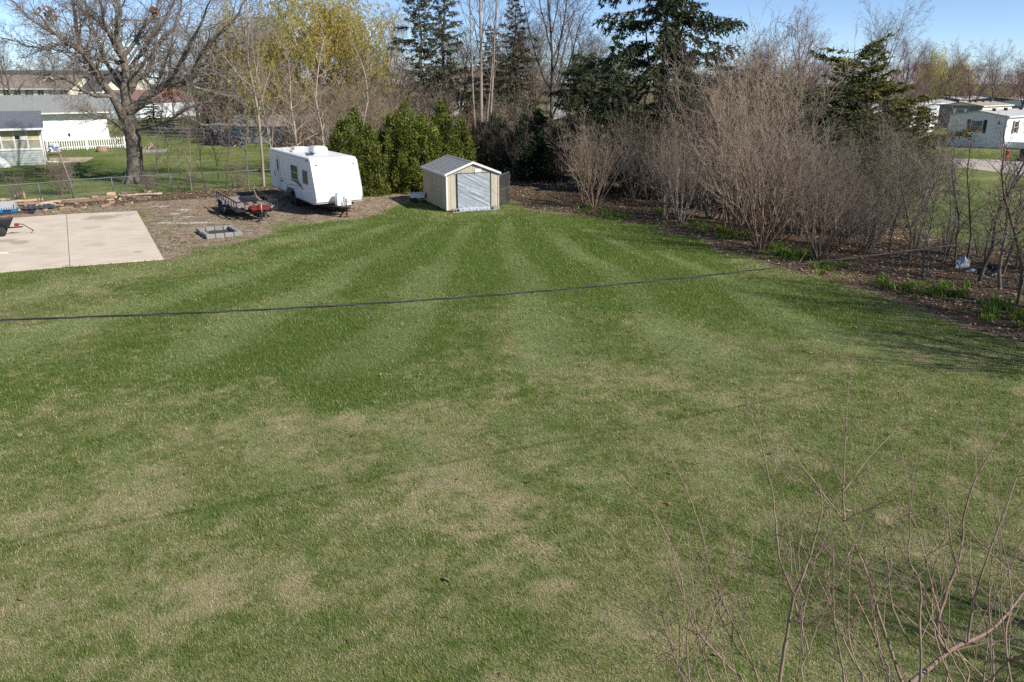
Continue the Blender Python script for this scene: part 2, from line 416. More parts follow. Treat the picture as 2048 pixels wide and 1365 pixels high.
# ------------------------------------------------------------------ grass blades on the nearer lawn (one mass)
def grass_mesh():
    rs = np.random.RandomState(3)
    parts = []
    for y0, y1, dens, sc in ((5.8, 10, 3400, 1.0), (10, 15, 2200, 1.2), (15, 21, 1150, 1.55), (21, 29, 480, 2.2), (29, 44, 170, 3.2)):
        xm = lambda yy: 0.69 * (yy * 0.951 + 6.6 * 0.309) + 0.8
        W = xm(y1); n = int(dens * (y1 - y0) * 2 * W)
        x = rs.uniform(-W, W, n); y = rs.uniform(y0, y1, n)
        ok = np.abs(x) < xm(y); x, y = x[ok], y[ok]
        d, l, g, s = ground_masks(x, y)
        keep = (rs.rand(len(x)) > d * 1.25 - 0.05) & (sdist(x, y, PAD) < 0.05 * vnoise(x, y, 0.4, 81) ** 2) & (rs.rand(len(x)) < 0.45 + 0.55 * vnoise(x, y, 0.16, 50))
        parts.append((x[keep], y[keep], g[keep], s[keep], np.full(keep.sum(), sc)))
    x, y, g, s, sc = [np.concatenate(q) for q in zip(*parts)]
    n = len(x)
    g = np.clip(g + 1.25 * (fbm(x, y, 0.5, 71, 4) - 0.5) + 0.9 * (vnoise(x, y, 0.12, 75) - 0.5), 0, 1)
    ln = rs.uniform(0.028, 0.062, n) * sc ** 0.5 * (0.75 + 0.6 * g); w = rs.uniform(0.0022, 0.0048, n) * sc
    az = rs.uniform(0, 2 * np.pi, n); lean = rs.uniform(0.35, 1.35, n)
    az = np.where(rs.rand(n) < 0.35, az, np.pi * 0.25 + s * 3.0 + rs.normal(0, 0.9, n))
    dx = np.cos(az) * np.sin(lean) * ln; dy = np.sin(az) * np.sin(lean) * ln; dz = np.cos(lean) * ln
    px_, py_ = -np.sin(az) * w, np.cos(az) * w
    V = np.empty((n, 3, 3), np.float32)
    V[:, 0] = np.stack([x - px_, y - py_, np.full(n, 0.0)], 1); V[:, 1] = np.stack([x + px_, y + py_, np.full(n, 0.0)], 1)
    V[:, 2] = np.stack([x + dx, y + dy, dz + 0.004], 1)
    me = raw_mesh('grass', V.reshape(-1, 3), np.arange(n * 3).reshape(-1, 3), rnd=np.repeat(rs.rand(n), 3))
    for nm, val in (('lush', g), ('stripe', s)):
        a = me.attributes.new(nm, 'FLOAT', 'POINT'); a.data.foreach_set('value', np.repeat(val, 3).astype(np.float32))
    return me
m, nt, out = new_mat('grass_blade')
b = N(nt, 'ShaderNodeBsdfPrincipled'); b.inputs['Roughness'].default_value = 0.6; b.inputs['Specular IOR Level'].default_value = 0.25
rn = attr(nt, 'rnd')
gc = lawn_colour(nt, attr(nt, 'lush'), attr(nt, 'stripe'), rn, 1.2)
hv = N(nt, 'ShaderNodeHueSaturation'); nt.links.new(gc, hv.inputs['Color'])
nt.links.new(math_n(nt, 'MULTIPLY_ADD', math_n(nt, 'FRACT', math_n(nt, 'MULTIPLY', rn, 37.0)), 1.0, 0.62), hv.inputs['Value'])
nt.links.new(hv.outputs[0], b.inputs['Base Color'])
tr = N(nt, 'ShaderNodeBsdfTranslucent'); nt.links.new(hv.outputs[0], tr.inputs['Color'])
mx = N(nt, 'ShaderNodeMixShader'); mx.inputs[0].default_value = 0.3
nt.links.new(b.outputs[0], mx.inputs[1]); nt.links.new(tr.outputs[0], mx.inputs[2]); nt.links.new(mx.outputs[0], out.inputs[0])
g = link('grass', grass_mesh(), 'grass_blade'); g['kind'] = 'stuff'; g['label'] = 'short patchy green and straw lawn grass'

# ------------------------------------------------------------------ fallen leaves in the bed and on the bare soil
def litter_mesh():
    rs = np.random.RandomState(5); n = 190000
    x = rs.uniform(-30, 26, n); y = rs.uniform(7, 58, n)
    d, l, g_, s_ = ground_masks(x, y)
    p = np.clip(l * 1.0 + d * 0.24 + 0.003, 0, 1)
    k = (rs.rand(n) < p * (0.35 + vnoise(x, y, 0.8, 60))) & (sdist(x, y, PAD) < 0.0)
    x, y = x[k], y[k]; n = len(x)
    s = rs.uniform(0.03, 0.075, n); az = rs.uniform(0, 6.28, n)
    ux, uy = np.cos(az) * s, np.sin(az) * s
    vx, vy = -np.sin(az) * s * 0.62, np.cos(az) * s * 0.62
    z = rs.uniform(0.006, 0.03, n); t = rs.uniform(-0.03, 0.04, (4, n))
    V = np.empty((n, 4, 3), np.float32)
    for i, (a, bb) in enumerate(((-1, 0), (0, -1), (1, 0), (0, 1))):
        V[:, i] = np.stack([x + ux * a + vx * bb, y + uy * a + vy * bb, z + np.maximum(t[i], -0.004)], 1)
    return raw_mesh('leaf_litter', V.reshape(-1, 3), np.arange(n * 4).reshape(-1, 4), rnd=np.repeat(rs.rand(n), 4))
foliage('dead_leaf', ((0.10, 0.065, 0.042), (0.25, 0.175, 0.12), (0.44, 0.35, 0.26)), 0.1, 0.8, 0.1)
g = link('leaf_litter', litter_mesh(), 'dead_leaf'); g['kind'] = 'stuff'; g['label'] = 'dry brown fallen leaves on bare soil'

# ------------------------------------------------------------------ concrete pad of cast panels with one tooled joint
m, nt, out = new_mat('concrete_pad')
tc = N(nt, 'ShaderNodeNewGeometry'); co = tc.outputs['Position']
b = N(nt, 'ShaderNodeBsdfPrincipled'); b.inputs['Roughness'].default_value = 0.85; b.inputs['Specular IOR Level'].default_value = 0.2
c = mix_rgb(nt, ramp(nt, noise(nt, co, 0.9, 5, 0.65), 0.35, 0.65), (0.52, 0.445, 0.355), (0.63, 0.55, 0.45))
c = mix_rgb(nt, math_n(nt, 'MULTIPLY', ramp(nt, noise(nt, co, 2.2, 4, 0.6, (0.25, 1.6, 1)), 0.56, 0.72), 0.5), c, (0.36, 0.30, 0.24))
for (u, v, r, s) in ((205, 437, 1.0, 0.65), (40, 487, 0.55, 0.6), (12, 484, 0.6, 0.6), (255, 430, 0.7, 0.3), (182, 458, 0.5, 0.35), (190, 492, 0.6, 0.25), (275, 506, 0.18, 0.8)):
    p = ground_at(u, v); vd = N(nt, 'ShaderNodeVectorMath'); vd.operation = 'DISTANCE'
    nt.links.new(co, vd.inputs[0]); vd.inputs[1].default_value = (p.x, p.y, 0.04)
    e = math_n(nt, 'ADD', vd.outputs['Value'], math_n(nt, 'MULTIPLY_ADD', noise(nt, co, 2.5, 4, 0.7), r * 2, -r))
    c = mix_rgb(nt, math_n(nt, 'MULTIPLY', ramp(nt, e, r, r * 0.55), s), c, (0.27, 0.205, 0.145))
sp = ramp(nt, noise(nt, co, 60, 2, 0.6), 0.3, 0.7); c = mix_rgb(nt, math_n(nt, 'MULTIPLY', sp, 0.2), c, (0.44, 0.38, 0.31))
nt.links.new(c, b.inputs['Base Color']); nt.links.new(b.outputs[0], out.inputs[0])
pad = thing('concrete_pad', 'pale concrete parking pad', 'pad'); del pad['category']; del pad['label']; structure(pad)
jn, jf = Vector(ground_at(140, 534)), Vector(ground_at(133, 430))
jd = (jf - jn).normalized(); jp = Vector((jd.y, -jd.x, 0))
def slab(pts):
    mb = MB(); n = len(pts)
    vs = [(p[0], p[1], 0.042) for p in pts] + [(p[0], p[1], -0.1) for p in pts]
    mb.add(vs, [tuple(range(n)), tuple(range(2 * n - 1, n - 1, -1))] + [(i, i + n, (i + 1) % n + n, (i + 1) % n) for i in range(n)]); return mb
A, B, Cc = ground_at(327, 520), ground_at(274, 424), ground_at(140, 534)
D_, E_, F_, G_ = ground_at(40, 437), ground_at(-260, 455), ground_at(-420, 590), ground_at(0, 546)
part('concrete_panel', slab([jn + jp * 0.011, A, B, jf + jp * 0.011]), 'concrete_pad', pad)
part('concrete_panel', slab([jn - jp * 0.011, jf - jp * 0.011, D_, E_, F_, G_]), 'concrete_pad', pad)
# ------------------------------------------------------------------ materials of built things
plain('siding_cream', (0.46, 0.41, 0.325), 0.7, 0.10, 3, 0.15, 30, stretch=(1, 1, 0.25), dirt=(0.30, 0.25, 0.18, 0.35), objrand=0.05)
plain('white_trim', (0.72, 0.72, 0.70), 0.5, 0.06, 4, dirt=(0.45, 0.43, 0.38, 0.3))
plain('white_vinyl', (0.80, 0.81, 0.81), 0.5, 0.04, 2, dirt=(0.55, 0.54, 0.5, 0.25))
plain('cream_vinyl', (0.72, 0.66, 0.52), 0.55, 0.05, 2)
plain('blue_white_vinyl', (0.62, 0.68, 0.74), 0.55, 0.05, 2)
plain('taupe_vinyl', (0.20, 0.185, 0.16), 0.6, 0.06, 2)
plain('sage_siding', (0.36, 0.41, 0.38), 0.6, 0.07, 2, dirt=(0.25, 0.27, 0.24, 0.35))
plain('grey_shingle', (0.235, 0.245, 0.26), 0.9, 0.28, 9, 0.5, 60, spec=0.1, stretch=(0.5, 1, 1))
plain('house_shingle', (0.225, 0.235, 0.23), 0.9, 0.22, 7, 0.4, 40, spec=0.1)
plain('porch_shingle', (0.135, 0.145, 0.165), 0.9, 0.25, 6, 0.4, 40, spec=0.1, stretch=(0.4, 1, 1))
plain('brown_shingle', (0.235, 0.20, 0.17), 0.9, 0.15, 3, 0.3, 20, spec=0.1)
plain('dark_shingle', (0.075, 0.070, 0.075), 0.9, 0.2, 3, spec=0.1)
plain('pale_roof', (0.42, 0.42, 0.42), 0.8, 0.12, 2, spec=0.2)
plain('tan_roof', (0.33, 0.29, 0.24), 0.85, 0.12, 2, spec=0.2)
plain('red_roof', (0.20, 0.115, 0.10), 0.7, 0.12, 2)
plain('brick_wall', (0.27, 0.115, 0.075), 0.9, 0.2, 10)
plain('metal_white', (0.60, 0.64, 0.68), 0.45, 0.05, 1.5, metal=0.0)
plain('weathered_wood', (0.24, 0.215, 0.19), 0.9, 0.25, 5, 0.4, 30, stretch=(1, 1, 0.3), objrand=0.15)
plain('grey_board', (0.27, 0.30, 0.30), 0.85, 0.22, 4, 0.3, 20, stretch=(1, 1, 0.3), objrand=0.1)
plain('raw_wood', (0.42, 0.31, 0.19), 0.85, 0.2, 6, objrand=0.2)
plain('log_bark', (0.22, 0.155, 0.105), 0.95, 0.35, 9, 0.5, 30, stretch=(1, 1, 0.4), objrand=0.3)
plain('log_pale', (0.36, 0.29, 0.22), 0.95, 0.25, 9, 0.4, 30, objrand=0.25)
plain('trailer_white', (0.78, 0.79, 0.80), 0.28, 0.025, 1.2, spec=0.5, dirt=(0.60, 0.60, 0.58, 0.35))
plain('trailer_roof', (0.66, 0.67, 0.68), 0.55, 0.06, 1.5, dirt=(0.42, 0.42, 0.41, 0.5))
plain('trim_grey', (0.42, 0.43, 0.44), 0.45, 0.06, 4)
plain('decal_grey', (0.055, 0.06, 0.07), 0.4, 0.1, 4)
plain('decal_pale', (0.33, 0.35, 0.37), 0.4, 0.1, 4)
plain('amber_lens', (0.45, 0.07, 0.01), 0.25, 0.1, 20)
plain('black_steel', (0.018, 0.017, 0.017), 0.5, 0.3, 8, dirt=(0.07, 0.035, 0.02, 0.5))
plain('rusty_steel', (0.10, 0.045, 0.028), 0.8, 0.35, 8)
plain('galvanised', (0.26, 0.275, 0.285), 0.45, 0.12, 10, metal=0.6)
plain('rubber', (0.022, 0.022, 0.023), 0.8, 0.15, 12)
plain('rim_white', (0.68, 0.68, 0.68), 0.4, 0.08, 8, dirt=(0.35, 0.3, 0.25, 0.4))
plain('red_paint', (0.22, 0.02, 0.017), 0.35, 0.12, 6, dirt=(0.2, 0.03, 0.02, 0.4))
plain('black_plastic', (0.022, 0.023, 0.026), 0.42, 0.12, 6)
plain('slate_plastic', (0.055, 0.062, 0.075), 0.45, 0.15, 6)
plain('blue_plastic', (0.012, 0.16, 0.42), 0.4, 0.12, 6)
plain('cinder_block', (0.255, 0.245, 0.228), 0.95, 0.14, 14, 0.6, 80, objrand=0.12)
plain('ash', (0.045, 0.04, 0.038), 0.95, 0.4, 9)
plain('lime_dust', (0.60, 0.57, 0.53), 0.95, 0.15, 6)
plain('curtain', (0.50, 0.43, 0.22), 0.9, 0.12, 3, stretch=(4, 4, 0.2))
plain('dull_curtain', (0.28, 0.28, 0.22), 0.9, 0.12, 3, stretch=(4, 4, 0.2))
plain('shutter_red', (0.105, 0.018, 0.015), 0.6, 0.12, 4)
plain('shutter_green', (0.02, 0.045, 0.045), 0.6, 0.12, 4)
plain('road_concrete', (0.40, 0.35, 0.31), 0.9, 0.12, 0.6, 0.2, 20, spec=0.15, dirt=(0.28, 0.25, 0.22, 0.4))
plain('patio', (0.42, 0.33, 0.24), 0.9, 0.12, 2)
plain('red_signal', (0.40, 0.02, 0.015), 0.45, 0.1, 5)
plain('cable_black', (0.010, 0.010, 0.011), 0.75, 0.1, 10)
plain('cable_pale', (0.04, 0.042, 0.045), 0.7, 0.1, 10)
plain('white_cloth', (0.70, 0.70, 0.70), 0.8, 0.08, 5, 0.4, 6, dirt=(0.30, 0.17, 0.12, 0.8))
plain('plastic_film', (0.55, 0.58, 0.62), 0.3, 0.2, 8)
plain('door_paint', (0.62, 0.63, 0.63), 0.4, 0.03, 2)
plain('brown_brush', (0.12, 0.075, 0.05), 0.95, 0.3, 9, objrand=0.2)
plain('navy_tarp', (0.012, 0.014, 0.024), 0.5, 0.3, 5)
plain('car_white', (0.7, 0.7, 0.7), 0.3, 0.03, 2); plain('car_red', (0.3, 0.02, 0.02), 0.3, 0.05, 2); plain('car_blue', (0.03, 0.06, 0.14), 0.3, 0.05, 2)
glass_mat('window_glass'); glass_mat('window_pale', (0.18, 0.19, 0.185), 0.12)
# silver tarpaulin
m, nt, out = new_mat('silver_tarp')
tc = N(nt, 'ShaderNodeTexCoord'); b = N(nt, 'ShaderNodeBsdfPrincipled')
b.inputs['Roughness'].default_value = 0.62; b.inputs['Metallic'].default_value = 0.1
c = mix_rgb(nt, ramp(nt, noise(nt, tc.outputs['Object'], 5, 3), 0.3, 0.7), (0.25, 0.285, 0.325), (0.34, 0.375, 0.415)); nt.links.new(c, b.inputs['Base Color'])
nt.links.new(b.outputs[0], out.inputs[0])
# printed cover: white with blue-grey figure
m, nt, out = new_mat('grill_print')
tc = N(nt, 'ShaderNodeTexCoord'); b = N(nt, 'ShaderNodeBsdfPrincipled'); b.inputs['Roughness'].default_value = 0.7
f = ramp(nt, noise(nt, tc.outputs['Object'], 5.5, 4, 0.6), 0.47, 0.53)
nt.links.new(mix_rgb(nt, f, (0.10, 0.14, 0.22), (0.68, 0.70, 0.72)), b.inputs['Base Color']); nt.links.new(b.outputs[0], out.inputs[0])
# chain link: woven wire drawn as real wires below; kennel mesh the same
plain('fence_steel', (0.13, 0.138, 0.145), 0.55, 0.15, 8, metal=0.3)
plain('wire', (0.2, 0.21, 0.215), 0.5, 0.1, 10, metal=0.5)

def shared(cache={}):
    return cache

def wheel(parent, loc, r, w, axis=(1, 0, 0), rim='rim_white'):
    t = MB(); ax = Vector(axis).normalized(); c = Vector(loc)
    prof = [(-w / 2, r * 0.62), (-w / 2, r * 0.92), (-w * 0.36, r), (w * 0.36, r), (w / 2, r * 0.92), (w / 2, r * 0.62)]
    t.tube([c + ax * a for a, _ in prof], [q for _, q in prof], 22, cap=False)
    wo_ = part('wheel', t, 'rubber', parent)
    q = MB(); q.tube([c - ax * w * 0.34, c + ax * w * 0.34], r * 0.63, 20); q.tube([c - ax * w * 0.46, c + ax * w * 0.46], r * 0.2, 12)
    part('rim', q, rim, wo_)
    return wo_

# ------------------------------------------------------------------ garden shed
SHED_RZ = 0.381
sx, sd, se, sp_ = 2.94, 4.46, 2.02, 2.58
shed = thing('garden_shed', 'beige wooden garden shed with grey shingle roof and silver tarp over its doorway', 'shed', (-3.475, 42.66, 0), SHED_RZ)
b = MB(); b.box(0.03, sx - 0.03, 0.03, sd - 0.03, 0.05, se - 0.02); b.prism([(0.03, se - 0.02), (sx - 0.03, se - 0.02), (sx / 2, sp_ - 0.06)], 0.03, sd - 0.03)
part('wall', b, 'siding_cream', shed)
bw = 0.203
def board(x0, x1, z0, z1a, z1b, M):
    mb = MB(); vs = [(x0, -0.018, z0), (x1, -0.018, z0), (x1, -0.018, z1b), (x0, -0.018, z1a), (x0, 0.03, z0), (x1, 0.03, z0), (x1, 0.03, z1b), (x0, 0.03, z1a)]
    vs = [M @ Vector(v) for v in vs]
    return mb.add(vs, [(0, 1, 2, 3), (4, 7, 6, 5), (0, 4, 5, 1), (1, 5, 6, 2), (2, 6, 7, 3), (3, 7, 4, 0)])
door0, door1, doorh = 0.62, 2.42, 1.97
gz = lambda x: se + (sp_ - se) * (1 - abs(x - sx / 2) / (sx / 2)) - 0.06
n = round(sx / bw)
for k in range(n):
    x0 = k * sx / n + 0.006; x1 = (k + 1) * sx / n - 0.006
    cuts = [(x0, x1, 0.08)]
    if x1 > door0 and x0 < door1: cuts = [(x0, x1, doorh)]
    for a, e, z0 in cuts:
        part('siding_board', board(a, e, z0, gz(a), gz(e), Matrix.Identity(4)), 'siding_cream', shed)
n = round(sd / bw)
for side, M in ((0, T(0, sd, 0) @ RZ(-math.pi / 2)), (1, T(sx, 0, 0) @ RZ(math.pi / 2))):
    for k in range(n):
        x0 = k * sd / n + 0.006; x1 = (k + 1) * sd / n - 0.006
        part('siding_board', board(x0, x1, 0.08, se - 0.04, se - 0.04, M), 'siding_cream', shed)
# roof: two slopes of stepped shingle courses
r = MB(); ov = 0.10; ncs = 11
for s in (-1, 1):
    ex, ez = (sx / 2 + ov), se - (sp_ - se) * ov / (sx / 2)
    for k in range(ncs):
        t0, t1 = k / ncs, (k + 1) / ncs + 0.02
        xa = ex * (1 - t0); xb = ex * (1 - min(t1, 1)); za = ez + (sp_ - ez) * t0; zb = ez + (sp_ - ez) * min(t1, 1)
        cx = sx / 2
        vs = [(cx + s * xa, -ov, za + 0.022), (cx + s * xa, sd + ov, za + 0.022), (cx + s * xb, sd + ov, zb + 0.010), (cx + s * xb, -ov, zb + 0.010), (cx + s * xa, -ov, za), (cx + s * xa, sd + ov, za)]
        r.add(vs, [(0, 1, 2, 3), (0, 4, 5, 1)])
    r.add([(sx / 2 + s * ex, -ov, ez - 0.004), (sx / 2 + s * ex, sd + ov, ez - 0.004), (sx / 2, sd + ov, sp_ - 0.004), (sx / 2, -ov, sp_ - 0.004)], [(0, 1, 2, 3)])
roof = part('roof', r, 'grey_shingle', shed)
rc = MB(); rc.prism([(sx / 2 - 0.11, sp_ - 0.03 + 0.02), (sx / 2, sp_ + 0.035), (sx / 2 + 0.11, sp_ - 0.03 + 0.02), (sx / 2, sp_ + 0.015)], -ov - 0.005, sd + ov + 0.005); part('ridge_cap', rc, 'grey_shingle', roof)
for s in (-1, 1):
    f = MB(); ex = sx / 2 + ov + 0.02; ez = se - (sp_ - se) * ov / (sx / 2)
    vs = [(sx / 2 + s * ex, y, z) for y in (-ov - 0.035, -ov - 0.008) for z in (ez - 0.10, ez + 0.015)] + [(sx / 2, y, z) for y in (-ov - 0.035, -ov - 0.008) for z in (sp_ - 0.09, sp_ + 0.03)]
    f.add(vs, [(0, 1, 3, 2), (4, 6, 7, 5), (0, 4, 5, 1), (2, 3, 7, 6), (0, 2, 6, 4), (1, 5, 7, 3)]); part('gable_trim', f, 'white_trim', roof)
    f = MB(); f.box(sx / 2 + s * ex - 0.02, sx / 2 + s * ex + 0.012, -ov, sd + ov, ez - 0.10, ez + 0.01); part('eave_trim', f, 'white_trim', roof)
for x in (-0.03, sx - 0.05):
    f = MB(); f.box(x, x + 0.08, -0.045, 0.02, 0.08, se - 0.05); part('corner_trim', f, 'white_trim' if x < 0 else 'siding_cream', shed)
f = MB(); f.box(1.60, 1.94, -0.05, -0.02, 2.02, 2.20); part('vent', f, 'white_trim', shed)
# dark door frame edge behind tarp, then the creased tarp itself
f = MB(); f.box(door0 - 0.05, door0, -0.035, 0.0, 0.05, doorh); f.box(door1, door1 + 0.04, -0.035, 0, 0.05, doorh); f.box(door0 - 0.05, door1 + 0.04, -0.034, 0, doorh, doorh + 0.045); part('door_frame', f, 'black_steel', shed)
nu, nv = 60, 70; V = []; F = []
rr = random.Random(4)
crease = [(rr.uniform(-0.3, 1.9), rr.uniform(0.15, 2.4), rr.uniform(0.32, 0.62), rr.uniform(0.03, 0.075), rr.uniform(0.005, 0.017) * rr.choice((1, 1, -1)), rr.uniform(0.5, 1.3)) for _ in range(46)]
for j in range(nv + 1):
    for i in range(nu + 1):
        x = door0 - 0.02 + (door1 - door0 + 0.03) * i / nu; z = 0.03 + (doorh - 0.02) * j / nv
        dp = 0
        for cx, cz, sl, w, a, L in crease:
            e = (z - cz) + sl * (x - cx); al = (x - cx - door0)
            dp += a * math.exp(-(e / w) ** 2) * math.exp(-(al / L) ** 2)
        dp *= 0.55 + 0.45 * min(1, (z) / 0.5)
        if z < 0.16: dp += 0.16 * (0.16 - z) / 0.16 * (1 + 0.6 * math.sin(x * 9) * math.sin(x * 23)) 
        V.append((x, -0.06 - abs(dp) if dp > 0 else -0.06 - dp * 0.25, z))
for j in range(nv):
    for i in range(nu): a = j * (nu + 1) + i; F.append((a, a + 1, a + nu + 2, a + nu + 1))
tm = raw_mesh('tarp', np.array(V), np.array(F), smooth=True)
part('tarp', tm, 'silver_tarp', shed)
V = []; F = []
for j in range(9):
    for i in range(41):
        x = door0 - 0.05 + 2.15 * i / 40; y = -0.10 - 0.34 * j / 8 - 0.06 * math.sin(x * 3.1)
        V.append((x, y, 0.02 + 0.055 * abs(math.sin(x * 7 + j * 1.3) * math.cos(j * 0.9 + x * 2.3)) * (1 - j / 10)))
for j in range(8):
    for i in range(40): a = j * 41 + i; F.append((a, a + 1, a + 42, a + 41))
part('tarp_hem', raw_mesh('tarp_hem', np.array(V), np.array(F), smooth=True), 'silver_tarp', shed)

def cinder_block(label, x, y, rz, z=0.0, group=None, stand=False):
    t = thing('cinder_block', label, 'block', (x, y, z), rz, group)
    b = MB(); L, W, H_ = 0.39, 0.19, 0.19
    b.box(-L / 2, L / 2, -W / 2, -W / 2 + 0.035, 0, H_); b.box(-L / 2, L / 2, W / 2 - 0.035, W / 2, 0, H_)
    for xx in (-L / 2, -0.018, L / 2 - 0.035): b.box(xx, xx + 0.036, -W / 2 + 0.035, W / 2 - 0.035, 0, H_)
    m_ = b.mesh('block_body')
    if stand: m_.transform(Matrix.Rotation(math.pi / 2, 4, 'X') @ T(0, 0, 0)); m_.transform(T(0, 0, 0.095))
    part('block_body', m_, 'cinder_block', t); return t
SM = T(-3.475, 42.66, 0) @ RZ(SHED_RZ)
p = SM @ Vector((0.40, -0.22, 0)); cinder_block('grey cinder block standing at the left foot of the shed doorway', p.x, p.y, SHED_RZ, stand=True)
p = SM @ Vector((2.72, -0.2, 0)); cinder_block('dirty cinder block at the right foot of the shed doorway', p.x, p.y, SHED_RZ + 0.15)
# leaning kennel panel at right side of the shed
kp = thing('kennel_panel', 'chain link kennel panel with rounded corner leaning beside the shed', 'panel', SM @ Vector((sx + 0.12, 0.35, 0)), SHED_RZ + 0.88)
f = MB(); pts = [(0, 0, 0.03), (0, -0.04, 1.55), (0.03, -0.05, 1.68), (0.14, -0.05, 1.76), (1.75, -0.05, 1.78), (1.88, -0.05, 1.7), (1.92, -0.05, 1.58), (1.92, 0, 0.03), (0, 0, 0.03)]
f.tube(pts, 0.024, 6, cap=False); f.tube([(0, -0.02, 0.95), (1.92, -0.02, 0.95)], 0.018, 5); part('frame', f, 'galvanised', kp)
w = MB()
for k in range(-26, 30):
    for sg in (1, -1):
        x0 = k * 0.07; a = []
        for z in (0.06, 1.74):
            a.append((x0 + sg * (z - 0.06) if sg > 0 else x0 + 1.7 - (z - 0.06), z))
        (xa, za), (xb, zb) = a
        if xa > xb: xa, za, xb, zb = xb, zb, xa, za
        if xb < 0 or xa > 1.92: continue
        if xa < 0: za += (zb - za) * (0 - xa) / (xb - xa); xa = 0
        if xb > 1.92: zb -= (zb - za) * (xb - 1.92) / (xb - xa); xb = 1.92
        w.tube([(xa, -0.03, za), (xb, -0.03, zb)], 0.007, 3, cap=False)
part('mesh', w, 'black_steel', kp)['kind'] = 'stuff'
# low junk behind the shed's left corner
p = SM @ Vector((-0.35, 4.0, 0))
t = thing('garden_cart', 'small white garden cart parked against the back of the shed', 'cart', (p.x - 0.2, p.y, 0), 0.3)
f = MB(); f.prism([(-0.35, 0.28), (0.35, 0.28), (0.45, 0.55), (-0.45, 0.55)], -0.28, 0.28); part('tray', f, 'white_trim', t)
wheel(t, (-0.2, -0.33, 0.16), 0.16, 0.07, (0, 1, 0)); wheel(t, (-0.2, 0.33, 0.16), 0.16, 0.07, (0, 1, 0))
f = MB(); f.tube([(0.4, 0, 0.4), (0.8, 0, 0.85)], 0.02, 6); f.tube([(0.8, -0.2, 0.85), (0.8, 0.2, 0.85)], 0.02, 6); part('handle', f, 'galvanised', t)

# ------------------------------------------------------------------ travel trailer
TR = 0.533
tt = thing('travel_trailer', 'white travel trailer with grey swoosh decals and sloping front', 'trailer', (-10.05, 41.1, 0), TR)
tw, tl, z0, z1 = 2.52, 8.8, 0.60, 2.87
# side profile (along y): nose bulges forward low, slopes back to the roof
prof = [(0.30, z0 - 0.02), (0.06, z0 + 0.10), (-0.01, z0 + 0.34), (0.03, z0 + 0.62), (0.30, z0 + 1.35), (0.60, z1 - 0.14), (0.68, z1 - 0.05), (0.80, z1), (tl - 0.12, z1 - 0.02), (tl, z1 - 0.14), (tl, z0 + 0.12), (tl - 0.1, z0 + 0.10), (5.7, z0 + 0.02), (5.4, z0 + 0.35), (4.0, z0 + 0.35), (3.75, z0 - 0.03)]
b = MB(); bv = 0.05
def ring(x, inset):
    cy = sum(p[0] for p in prof) / len(prof); cz = sum(p[1] for p in prof) / len(prof)
    return [(x, p[0] + (inset if p[0] < cy else -inset), p[1] + (inset if p[1] < cz else -inset)) for p in prof]
rings = [ring(0, bv), ring(bv * 0.3, bv * 0.3), ring(bv, 0), ring(tw - bv, 0), ring(tw - bv * 0.3, bv * 0.3), ring(tw, bv)]
n = len(prof); vs = [v for r_ in rings for v in r_]; fs = []
for k in range(5):
    for i in range(n): fs.append((k * n + i, k * n + (i + 1) % n, (k + 1) * n + (i + 1) % n, (k + 1) * n + i))
fs.append(tuple(range(n - 1, -1, -1))); fs.append(tuple(range(5 * n, 6 * n)))
b.add(vs, fs); part('body', b, 'trailer_white', tt)
f = MB(); f.box(0.05, tw - 0.05, 0.86, tl - 0.15, z1 - 0.025, z1 + 0.012); part('roof_membrane', f, 'trailer_roof', tt)
for x in (-0.012, tw - 0.02):
    f = MB(); f.box(x, x + 0.032, 0.78, tl - 0.05, z1 - 0.10, z1 - 0.045); part('roof_rail', f, 'trim_grey', tt)
    f = MB(); f.tube([(x + 0.016, a, z) for a, z in ((0.02, z0 + 0.02), (-0.02, z0 + 0.32), (0.02, z0 + 0.62), (0.29, z0 + 1.35), (0.60, z1 - 0.13))], 0.016, 5); part('corner_moulding', f, 'trim_grey', tt)
f = MB(); f.box(-0.008, 0.02, 0.3, 3.7, z0 - 0.05, z0 + 0.0); part('skirt_trim', f, 'trim_grey', tt); f = MB(); f.box(-0.008, 0.02, 5.7, tl, z0 + 0.06, z0 + 0.11); part('skirt_trim', f, 'trim_grey', tt)
f = MB(); f.box(0.05, tw - 0.05, 0.0, 0.03, z0 + 0.03, z0 + 0.06); part('nose_trim', f, 'trim_grey', tt)
def tt_window(y0, y1, za, zb, sp):
    w_ = MB(); w_.box(-0.022, 0.03, y0, y1, za, zb); fr = part('window', w_, 'trim_grey', tt)
    g_ = MB(); e = 0.045
    if sp == 'h': g_.box(-0.030, -0.020, y0 + e, y1 - e, za + e, (za + zb) / 2 - 0.02); g_.box(-0.030, -0.020, y0 + e, y1 - e, (za + zb) / 2 + 0.02, zb - e)
    elif sp == 'v': g_.box(-0.030, -0.020, y0 + e, (y0 + y1) / 2 - 0.02, za + e, zb - e); g_.box(-0.030, -0.020, (y0 + y1) / 2 + 0.02, y1 - e, za + e, zb - e)
    else: g_.box(-0.030, -0.020, y0 + e, y1 - e, za + e, zb - e)
    part('pane', g_, 'window_glass', fr)
tt_window(1.15, 2.05, z0 + 0.88, z0 + 1.62, 'v'); tt_window(2.95, 4.2, z0 + 0.92, z0 + 1.72, 'h')
d = MB(); d.box(-0.018, 0.02, 6.55, 7.3, z0 + 0.12, z0 + 1.98); dr = part('door', d, 'door_paint', tt)
d = MB(); d.box(-0.030, -0.017, 6.78, 7.04, z0 + 1.12, z0 + 1.78); part('pane', d, 'window_glass', dr)
d = MB(); d.tube([(-0.06, 7.45, z0 + 0.75), (-0.10, 7.45, z0 + 0.95), (-0.06, 7.45, z0 + 1.15)], 0.018, 6); part('handle', d, 'black_plastic', dr)
d = MB()
